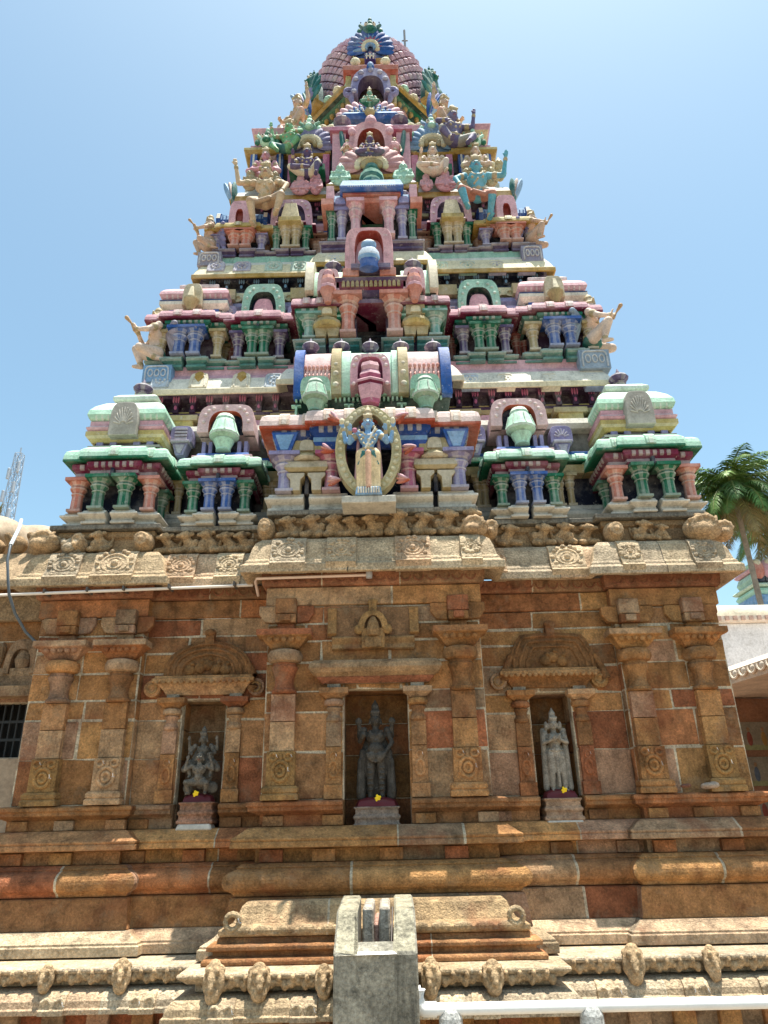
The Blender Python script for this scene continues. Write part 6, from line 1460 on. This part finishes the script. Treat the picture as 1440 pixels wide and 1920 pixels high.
# paving in front, irregular slabs of the court
m = MB(); r = random.Random(4)
y = -16.
while y < -1.35:
    x = -14.
    while x < 14.:
        e = x+r.uniform(.6, 1.2); m.box(x+.006, e-.006, y+.006, y+.69, -.02, .02+r.uniform(0, .006), sc(r.choice([(.28,.22,.155),(.25,.195,.14),(.31,.245,.175)]), r.uniform(.9, 1.1))); x = e
    y += .70
p = m.build('paving', M_PAVE); tag(p, kind='structure')
m = MB(); y = -1.2; r = random.Random(8)       # brick-red paving along the right side
while y < 9:
    x = 4.0
    while x < 14: m.box(x+.005, x+.29, y+.005, y+.145, -.02, .024, sc((.36,.19,.12), r.uniform(.8, 1.2))); x += .3
    y += .15
p = m.build('paving', M_PAVE); tag(p, kind='structure')
# concrete spout trough in front of the middle bay
sp = empty('spout_trough', 'stained grey concrete water spout trough with open top in front of the plinth', 'water trough', (0, -1.4, 0))
m = MB(); CC = (.27,.25,.20)
x0, x1 = X(625,1850,-1.68), X(785,1850,-1.68); zf, zb = Z(1787,-1.70,700), Z(1695,-1.1,700)
yf, yb = -1.70+1.4, -.82+1.4
def side(xa, xb): m.prism([(0,0)]*0 or [], 0, 0, CC) if 0 else m.add([(xa,yf,0),(xb,yf,0),(xb,yb,0),(xa,yb,0),(xa,yf,zf),(xb,yf,zf),(xb,yf+.28,zb),(xa,yf+.28,zb),(xb,yb,zb+.03),(xa,yb,zb+.03)], [(3,2,1,0),(0,1,5,4),(4,5,6,7),(7,6,8,9),(2,3,9,8),(1,2,8,6,5),(0,4,7,9,3)], [CC,CC,(.30,.275,.20),(.31,.28,.20),CC,CC,CC])
side(x0, x0+.13); side(x1-.13, x1)
m.add([(x0+.13,yf,0),(x1-.13,yf,0),(x1-.13,yf+.10,0),(x0+.13,yf+.10,0),(x0+.13,yf,zf),(x1-.13,yf,zf),(x1-.13,yf+.10,zf+.05),(x0+.13,yf+.10,zf+.05)], [(0,1,5,4),(4,5,6,7),(2,3,7,6),(3,2,1,0),(1,2,6,5),(0,4,7,3)], CC)
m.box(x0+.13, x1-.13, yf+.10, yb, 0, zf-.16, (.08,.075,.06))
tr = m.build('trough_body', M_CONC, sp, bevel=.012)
m = MB(); xm_ = (x0+x1)/2
for k in (-1, 1): m.box(*sorted((xm_+k*.012, xm_+k*.095)), yf+.40, yb+.1, zf-.16, zb-.0, (.50,.44,.36), tx=.008)
m.box(xm_-.02, xm_+.02, yf+.42, yb+.1, zf-.16, zb-.09, (.50,.30,.24)); m.build('stone_spout', M_STONE, sp, bevel=.012)
m = MB(); m.tube([(x1-.16, yf+.16, zf-.14), (x1-.14, yf+.5, zb-.01)], .006, (.08,.06,.05), 6); m.build('metal_strip', M_METAL, sp)
# white drain pipe
pp = empty('drain_pipe', 'white plastic drain pipe running along the foot of the plinth', 'pipe', (0, -1.55, .5))
YPp = -1.55; xs0, zs0 = at(796, 1893, YPp); xs1, zs1 = at(1460, 1893, YPp); PW = (.80,.80,.78); rp = 10.5*S(1895, YPp)
m = MB(); m.tube([(xs0+.03, 0, zs0-.5), (6.2, 0, zs0-.5)], rp, PW, 16); m.build('pipe_run', M_PLASTIC, pp, smooth=40)
m = MB(); m.tube([(xs0-.03,0,zs0-.5+.10), (xs0-.03,0,zs0-.5+.03), (xs0-.02,0,zs0-.5+.01), (xs0,0,zs0-.5), (xs0+.07,0,zs0-.5)], rp*1.22, PW, 16); m.tube([(xs0-.12,.0,zs0-.5+.085),(xs0-.02,0,zs0-.5+.085)], rp*1.1, PW, 14); m.build('pipe_elbow', M_PLASTIC, pp, smooth=40)
for px in (845, 1110):
    m = MB(); x = X(px,1910,YPp); rr = random.Random(px)
    m.lathe((x,0,zs0-.5-.10), [(.075,0),(.07,.06),(.055,.10),(.03,.115)], 9, (.42,.42,.40), sy=.9); m.build('mortar_clamp', M_CONC, pp, bevel=.01)
# thin conduits under the eave, with a round junction box
def conduit(pts, r_, label, name='conduit_pipe', col=(.72,.66,.60)):
    m = MB(); m.tube(pts, r_, col, 8); o = m.build(name, M_PLASTIC, smooth=40); tag(o, label, 'conduit'); return o
a, b = at(-6, 1116, -.33), at(474, 1097, -.24)
o = conduit([(a[0]-.4,-.36,a[1]+.01),(a[0],-.33,a[1]),(b[0],-.24,b[1])], .014, 'white electrical conduit running under the side eave towards the middle bay')
for px in (85, 165, 233, 318, 440):
    x, z = at(px, 1113-(px*.04), -.30); k = MB(); k.box(x-.008, x+.008, -.335, -.20, z-.02, z+.02, (.10,.09,.08)); k.build('clip', M_METAL, o)
a, b = at(477, 1085, -.47), at(690, 1078, -.47)
o = conduit([(a[0]-.0,-.24,b[1]-.10),(a[0]+.0,-.42,a[1]-.01),(a[0]+.02,-.47,a[1]),(b[0],-.47,b[1])], .013, 'short pink white conduit under the middle eave ending in a grey round box', col=(.72,.56,.48))
m = MB(); m.lathe((b[0]+.01, -.47, b[1]), [(.001,-.03),(.028,-.028),(.03,0),(.028,.028),(.001,.03)], 14, (.42,.43,.46)); m.build('junction_box', M_PLASTIC, o, smooth=40)
cb = [at(px, py, Y)+(Y,) for px, py, Y in [(40,975,.1),(36,990,-.15),(20,1022,-.38),(14,1050,-.42),(15,1085,-.42),(17,1115,-.40),(28,1150,-.3),(48,1185,-.16),(66,1203,-.12)]]
m = MB(); m.tube([(x, Y, z) for x, z, Y in cb], .013, (.10,.12,.14), 8); o = m.build('hanging_cable', M_PLASTIC, smooth=50); tag(o, 'dark cable hanging over the roof edge down to a pilaster top', 'cable')
m = MB(); m.tube([(x, Y, z) for x, z, Y in cb[:3]], .018, (.52,.58,.62), 8); m.build('cable_sleeve', M_PLASTIC, o, smooth=50)
# loose stone chips on the ledge
for px, py, Y, s_, lab, col in ((1332,1474,-.22,.085,'flat pale stone flake lying on the ledge by the corner pilaster',(.50,.40,.32)),(1286,1472,-.20,.05,'small dark red brick chip lying on the ledge beside the pale flake',(.22,.10,.07)),(908,1812,-.80,.03,'small pale pebble lying on the stepped plinth course',(.45,.38,.28))):
    F = FIG(); F.ell((0,0,.3), (1,.6,.3), col); F.ell((.3,-.1,.35), (.6,.5,.32), col); F.ell((-.45,.1,.25), (.5,.5,.28), sc(col, .9)); x, z = at(px, py, Y)
    o = F.build('stone_chip', .09, M_STONE, None, (x, Y, z-.02), .3, s_); tag(o, lab, 'stone')
# adjoining hall on the left: deep shaded wall with a barred window, plaster below, weedy roof
ha = empty('side_hall', 'shaded adjoining stone hall with a dark barred window beside the temple wall', 'hall', (-5, .6, 0))
m = MB(); HX = lambda px, py, Y: X(px, py, Y)
YH_ = .55; xr = -3.13
win = (X(-80,1370,YH_), X(68,1370,YH_), Z(1420,YH_,30), Z(1318,YH_,30))
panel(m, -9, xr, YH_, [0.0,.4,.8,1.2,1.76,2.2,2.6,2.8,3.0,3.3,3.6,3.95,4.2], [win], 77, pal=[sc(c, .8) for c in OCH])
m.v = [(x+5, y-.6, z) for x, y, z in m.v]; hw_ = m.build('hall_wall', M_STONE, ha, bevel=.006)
m = MB(); m.box(win[0]+4.5, win[1]+5.4, .5, .6, win[2]-.5, win[3]+.6, (.02,.02,.02)); m.box(win[0]+4.5, win[1]+5.4, .09, .6, win[3]+.05, win[3]+.15, (.05,.04,.03)); m.box(win[1]+5.02, win[1]+5.1, .09, .6, win[2], win[3]+.05, (.05,.04,.03))
for i in range(11): x = win[0]+5+(win[1]-win[0])*(i+.5)/11; m.tube([(x, .04, win[2]), (x, .04, win[3])], .012, (.03,.03,.03), 6)
for i in range(2): z = win[2]+(win[3]-win[2])*(i+1)/3; m.box(win[0]+5, win[1]+5, .03, .05, z-.012, z+.012, (.03,.03,.03))
m.build('barred_window', M_METAL, ha)
m = MB(); x0_, x1_ = -4, X(46,1460,YH_-.05)+5; m.box(x0_, x1_, -.14, -.05, .3, win[2]-.01, (.40,.30,.21)); m.build('plaster_patch', M_LIME, ha, bevel=.01)
m = MB(); z1, z2 = Z(1310,YH_,30), Z(1290,YH_,30); m.box(-4, xr+5, -.20, -.03, z1, z2, (.36,.24,.14)); m.box(-4, xr+5, -.14, -.03, z2+.003, z2+.10, (.30,.2,.12))
xx = X(32,1250,.4)+5
m.arch(arc(.16,.34,z2+.12,xx,e=.7), arc(.10,.24,z2+.12,xx,e=.7), -.16, -.02, (.34,.22,.13), (.2,.13,.08)); m.box(xx-.2, xx+.2, -.14, -.03, z2+.10, z2+.18, (.36,.24,.14)); m.lathe((xx,-.08,z2+.18), [(.07,0),(.09,.08),(.05,.2),(.02,.24)], 10, (.3,.2,.12))
for k in (-1, 1): m.lathe((xx+k*.28,-.06,z2+.10), [(.05,0),(.04,.1),(.06,.2),(.07,.3),(.05,.34)], 10, (.32,.21,.12))
m.build('shrine_relief', M_STONE, ha, bevel=.004)
stone_d = [(-9+5,-.05),(xr+5-.02,-.05)]
m = MB(); m.sweep(stone_d, [(-.3,4.25),(.0,4.25),(.22,3.92),(.25,3.88),(.25,3.80),(.2,3.79),(-.1,3.9)][::-1], (.40,.29,.18)); m.sweep(stone_d, [(-.2,3.5),(.06,3.5),(.06,3.76),(-.2,3.78)], (.30,.2,.11)); m.build('hall_eave', M_EAVE, ha, bevel=.008)
F = FIG(); rr = random.Random(11)
for i in range(44): F.ell((-1.3+rr.uniform(-.1, 3.1), rr.uniform(.0, 1.0), 4.46+rr.uniform(0, .16)), (rr.uniform(.25,.5), rr.uniform(.25,.5), rr.uniform(.18,.32)), (.40,.32,.235))
F.build('plaster_roof', .04, M_LIME, ha)
F = FIG()
for i in range(5): F.ell((.9+.24*i, -.02, 4.33+.03*math.sin(i*2)), (.11,.10,.10), (.33,.22,.12)); F.cap((.9+.24*i,-.05,4.30), (.84+.24*i,-.13,4.42), .05, .04, (.33,.22,.12))
F.build('frieze_carving', .016, M_EAVE, ha)
# dry grass on that roof
m = MB(); rr = random.Random(5)
for i in range(260):
    px = rr.uniform(-30, 30); x = X(px, 985, 1.2)+rr.uniform(-.03,.03); y = rr.uniform(.55, .9); z = 4.83+rr.uniform(-.08, .06); h = rr.uniform(.08, .2); d = rr.uniform(-.08, .08); w_ = .006
    m.add([(x-w_,y,z),(x+w_,y,z),(x+w_+d*.5,y,z+h*.6),(x-w_+d*.5,y,z+h*.6),(x+d,y,z+h)], [(0,1,2,3),(3,2,4)], rr.choice([(.50,.42,.24),(.42,.36,.18),(.34,.33,.14)]))
o = m.build('dry_grass', M_LEAF); tag(o, 'dry yellow grass tufts growing on the plaster roof of the side hall', 'grass', kind='stuff')
# distant lattice mast on the left
YM_ = 45.; x, z = at(12, 975, YM_); zt = Z(852, YM_, 18); m = MB(); wd = 16*S(975, YM_, 12)
G_ = (.42,.48,.56)
def leg(i, t): k = 1-.62*t; sx, sy = [(-1,-1),(1,-1),(1,1),(-1,1)][i]; return (sx*wd*k, sy*wd*k, z-14+(zt-z+14)*t)
e_ = empty('lattice_mast', 'distant grey steel lattice telecom mast with antenna panels', 'mast', (x, YM_, 0))
for i in range(4): m.tube([leg(i, 0), leg(i, 1)], .05, G_, 5)
n_ = 22
for k in range(n_):
    for i in range(4): m.tube([leg(i, k/n_), leg((i+1) % 4, (k+1)/n_)], .025, G_, 4); m.tube([leg((i+1) % 4, k/n_), leg(i, (k+1)/n_)], .025, G_, 4); m.tube([leg(i, (k+1)/n_), leg((i+1) % 4, (k+1)/n_)], .025, G_, 4)
m.build('lattice_frame', M_METAL, e_)
for i, (dx, t) in enumerate([(-1.0,.80),(.5,.84),(-.8,.90),(.6,.72),(-1.1,.68),(.7,.93)]):
    k = MB(); zz_ = z-14+(zt-z+14)*t; k.box(dx*wd*.7-.10, dx*wd*.7+.10, -wd*.5-.2, -wd*.5, zz_-.5, zz_+.5, (.5,.53,.58)); k.build('antenna_panel', M_METAL, e_, bevel=.05)
k = MB(); k.tube([(0,0,zt), (0,0,zt+.6)], .06, G_, 5); k.build('rod', M_METAL, e_)

# background on the right: whitewashed shrine, open pavilion with painted wall, little painted tower, palm
YB_ = 7.5
sh_ = empty('white_shrine', 'weathered whitewashed shrine with a stained barrel vault roof behind the corner', 'shrine', (7, YB_, 0))
LW = (.66,.66,.68); x0_ = X(1349,1180,YB_)-7; zA, zB, zC = Z(1230,YB_,1400), Z(1168,YB_,1400), Z(1127,YB_,1400)
m = MB(); m.box(x0_-.8, 6, 0, 3, zA-2.0, zB, LW); m.build('whitewashed_wall', M_LIME, sh_, bevel=.02)
m = MB(); m.sweep([(x0_-.8,.0),(6,.0)], [(-.3,zB),(.10,zB),(.12,zB+.05),(.12,zB+.12),(-.3,zB+.13)], (.60,.52,.45)); 
for i in range(40): m.box(x0_-.7+i*.16, x0_-.62+i*.16, -.14, -.1, zB+.03, zB+.12, (.5,.34,.28))
m.build('roof_band', M_LIME, sh_)
m = MB(); hh = zC-zB-.1
m.sweep([(x0_-.8,.0),(6,.0)], [(-.2,zB+.12)]+[(-.05+.9*max(0, math.cos(t))**.4-.9, zB+.13+hh*math.sin(t)**.9) for t in [PI/2*i/8 for i in range(9)]]+[(-1.4,zB+.13+hh)], (.58,.52,.40)); m.build('vault_roof', M_LIME, sh_, smooth=40)
# small painted tower beyond
st_ = empty('small_painted_tower', 'small mint and pink painted tower top beyond the whitewashed shrine', 'tower', (11, 14, 0)); YT = 14.
xa_, zz0 = at(1405, 1140, YT); zz1 = Z(1062, YT, 1425)
m = MB(); r0 = 34*S(1100, YT, 1430); cx = xa_+r0-11
for i, (t0, t1, k, col) in enumerate([(-.6,.18,1.15,SKYB),(.20,.36,1.0,MINT),(.38,.46,1.1,mx(MINT, WHITE, .4)),(.48,.74,.85,mx(MINT, GREY, .3)),(.76,.86,.9,PINK),(.88,1.0,.75,MINT)]):
    m.sweep(square(r0*k, 0), [(-.2,zz0+(zz1-zz0)*t0),(0,zz0+(zz1-zz0)*t0),(.06,zz0+(zz1-zz0)*(t0+t1)/2),(0,zz0+(zz1-zz0)*t1),(-r0*k*.9,zz0+(zz1-zz0)*t1)], col, closed=True)
m.v = [(x+cx, y, z) for x, y, z in m.v]; m.build('tower_tiers', M_PAINT, st_, bevel=.01)
for k in (-1, 0, 1):
    q = MB(); q.ell((cx+k*r0*.6, -r0*.95, zz0+(zz1-zz0)*.80), (.22,.15,.32), [SALM, PINK, ROSE][k+1], 10, 8); q.ell((cx+k*r0*.6, -r0*1.05, zz0+(zz1-zz0)*.93), (.12,.10,.14), CREAM, 8, 6); q.build('crest_ornament', M_PAINT, st_, smooth=50)
    q = MB(); q.box(cx+k*r0*.6-.15, cx+k*r0*.6+.15, -r0*1.02, -r0*.8, zz0+(zz1-zz0)*.5, zz0+(zz1-zz0)*.7, NAVY); q.build('niche', M_PAINT, st_)
# open pavilion (its cream scalloped eave and shaded painted wall); local -y runs along the eave edge towards the court
zr_ = 3.55
def on_level(px, py, z):
    a, b = -3., 60.
    for _ in range(60):
        c_ = (a+b)/2
        if at(px, py, c_)[1] < z: a = c_
        else: b = c_
    return Vector((at(px, py, a)[0], a, 0))
EA, EB = on_level(1338, 1293, zr_), on_level(1440, 1262, zr_)
u_ = (EB-EA).normalized()
pv = empty('open_pavilion', 'open pavilion with cream scalloped concrete eave and painted back wall in shade', 'pavilion', EA)
pv.rotation_euler.z = math.atan2(u_.x, -u_.y)
CR = (.58,.48,.38); xl, Zl = 0.0, zr_
m = MB()
m.add([(xl,-7,Zl),(xl,1.2,Zl),(xl,1.2,Zl+.22),(xl,-7,Zl+.22),(xl+.7,-7,Zl+.50),(xl+.7,1.2,Zl+.50),(xl+.7,-7,Zl+.02),(xl+.7,1.2,Zl+.02),(xl+6,-7,Zl+.5),(xl+6,1.2,Zl+.5),(xl+6,-7,Zl+.02),(xl+6,1.2,Zl+.02)],
      [(0,3,2,1),(3,4,5,2),(0,1,7,6),(4,8,9,5),(6,7,11,10),(1,2,5,7),(7,5,9,11)], [CR,CR,sc(CR,.9),CR,CR,CR,CR])
m.build('roof_slab', M_LIME, pv)
o0 = None
for i in range(32):
    y = 1.0-i*.245
    if o0 is None:
        q = MB(); q.tube([(-.02, .12*math.cos(t), Zl+.19-.12*math.sin(t)) for t in [PI*j/6 for j in range(7)]], .018, (.62,.54,.44), 6); q.ell((-.005, 0, Zl+.14), (.015,.07,.06), (.62,.54,.44), 8, 6)
        o0 = q.build('scallop_relief', M_LIME, pv, smooth=50, loc=(0, y, 0))
    else: dup(o0, (0, y, 0), parent=pv)
# painted back wall, posts and floor of the pavilion
m = MB(); xb_ = 3.6; zw = Zl
m.box(xb_, xb_+.2, -7, 1.2, 0, zw, (.30,.16,.10)); m.box(.9, xb_, 1.0, 1.2, 0, zw, (.30,.16,.10)); bw_ = m.build('back_wall', M_LIME, pv)
rr = random.Random(21)
for row in range(4):
    for c_ in range(6):
        y0_ = .8-c_*1.25; z0_ = .75+row*.62
        q = MB(); q.box(xb_-.03, xb_-.005, y0_-1.15, y0_, z0_, z0_+.5, (.27,.25,.20)); q.box(xb_-.034, xb_-.031, y0_-1.15, y0_, z0_, z0_+.09, (.28,.30,.16))  # panel colours dulled: the shade under the roof is put into the paint
        for k in range(4):
            yy = y0_-.15-k*.28; q.ell((xb_-.033, yy, z0_+.2), (.008,.055,.13), rr.choice([(.25,.08,.06),(.1,.14,.2),(.35,.22,.08)]), 8, 6); q.ell((xb_-.034, yy, z0_+.37), (.008,.035,.04), (.32,.2,.12), 7, 5)
        q.build('painted_panel', M_LIME, pv)
for row in range(4):
    for c_ in range(2):
        x0_ = .98+c_*1.3; z0_ = .75+row*.62; q = MB(); q.box(x0_, x0_+1.2, .97, .995, z0_, z0_+.5, (.27,.25,.20)); q.box(x0_, x0_+1.2, .966, .969, z0_, z0_+.09, (.28,.30,.16))  # same dulled colours, carrying the interior's shade
        for k in range(4): xx = x0_+.15+k*.29; q.ell((xx, .967, z0_+.2), (.055,.008,.13), rr.choice([(.25,.08,.06),(.1,.14,.2),(.35,.22,.08)]), 8, 6); q.ell((xx, .966, z0_+.37), (.035,.008,.04), (.32,.2,.12), 7, 5)
        q.build('painted_panel', M_LIME, pv)
q = MB(); q.box(.3, 6, -7, 1.2, 0.0, .30, (.36,.31,.25)); q.build('raised_floor', M_PAVE, pv, bevel=.02)
o0 = None
for y in (-6.2, -3.6, -1.0):
    if o0 is None:
        q = MB(); q.box(1.1, 1.4, -.15, .15, .30, zw+.03, (.34,.28,.22)); q.box(1.0, 1.5, -.22, .22, zw-.3, zw+.02, (.36,.30,.23)); o0 = q.build('post', M_LIME, pv, bevel=.02, loc=(0, y, 0))
    else: dup(o0, (0, y, 0), parent=pv)
# palms
def palm(px, py, Y, label, seed, Lp, n=30, tr=.085, zbase=0.):
    x, z = at(px, py, Y); rr = random.Random(seed); e = empty('palm_tree', label, 'palm tree', (x, Y, zbase))
    m = MB(); H_ = z-zbase; pts = [(.12*math.sin(t*2)*(1-t), 0, H_*t) for t in [i/30 for i in range(31)]]
    m.tube(pts, [tr*(1.25-.45*i/30)*(1.06 if i % 2 else .96) for i in range(31)], (.26,.21,.16), 10); m.build('trunk', M_BARK, e, smooth=30)
    m = MB(); L0 = Lp*S(py, Y, px)
    for i in range(n):
        a = i*2.399+rr.uniform(-.2, .2); el = 1.35-2.15*(i/n)+rr.uniform(-.12, .12); L = L0*rr.uniform(.85, 1.1); dirh = Vector((math.cos(a), math.sin(a), 0))
        p = Vector((0, 0, H_)); pts = [p.copy()]; ang = el; ns = 16
        for k in range(ns):
            p = p+(dirh*math.cos(ang)+Vector((0,0,1))*math.sin(ang))*(L/ns); ang -= (.085+.05*rr.random())*(1.0 if el > -.2 else .55); pts.append(p.copy())
        gcol = rr.choice([(.065,.14,.03),(.08,.165,.04),(.12,.20,.05),(.075,.15,.045)]) if i < n*.85 else (.20,.15,.06)
        m.tube(pts, [.045*(1-.85*k/ns) for k in range(ns+1)], mx(gcol, (.25,.22,.08), .4), 5)
        for k in range(2, ns*3):
            t = k/(ns*3); j = min(ns-1, int(t*ns)); f_ = t*ns-j; c = pts[j].lerp(pts[j+1], f_); tg = (pts[j+1]-pts[j]).normalized(); sd = tg.cross(Vector((0,0,1)))
            if sd.length < .05: continue
            sd.normalize(); ll = L*.27*math.sin(PI*min(1, .12+t*.9))**.7*rr.uniform(.8, 1.1)
            for s_ in (-1, 1):
                dr = (sd*s_*.72+tg*.55+Vector((0,0,-.12-.40*rr.random()))).normalized(); w_ = tg*.022*(L0/2); mid = c+dr*ll*.5+Vector((0,0,.03)); tip = c+dr*ll+Vector((0,0,-.14*ll))
                m.add([c-w_*.6, c+w_*.6, mid+w_, mid-w_, tip], [(0,1,2,3),(3,2,4)], sc(gcol, rr.uniform(.8, 1.3)))
    m.build('crown', M_LEAF, e)
    m = MB()
    for i in range(9): a = i*2.4; m.ell((.22*math.cos(a), .22*math.sin(a), H_-.25-.08*(i % 3)), (.14,.14,.17), (.16,.17,.05), 8, 6)
    m.build('coconut_cluster', M_BARK, e, smooth=50)
palm(1374, 922, 13, 'tall green coconut palm with drooping fronds rising behind the temple corner', 3, 128, 56)
palm(1452, 985, 17, 'shorter partly hidden coconut palm at the picture edge behind the tall palm', 8, 115, 28)
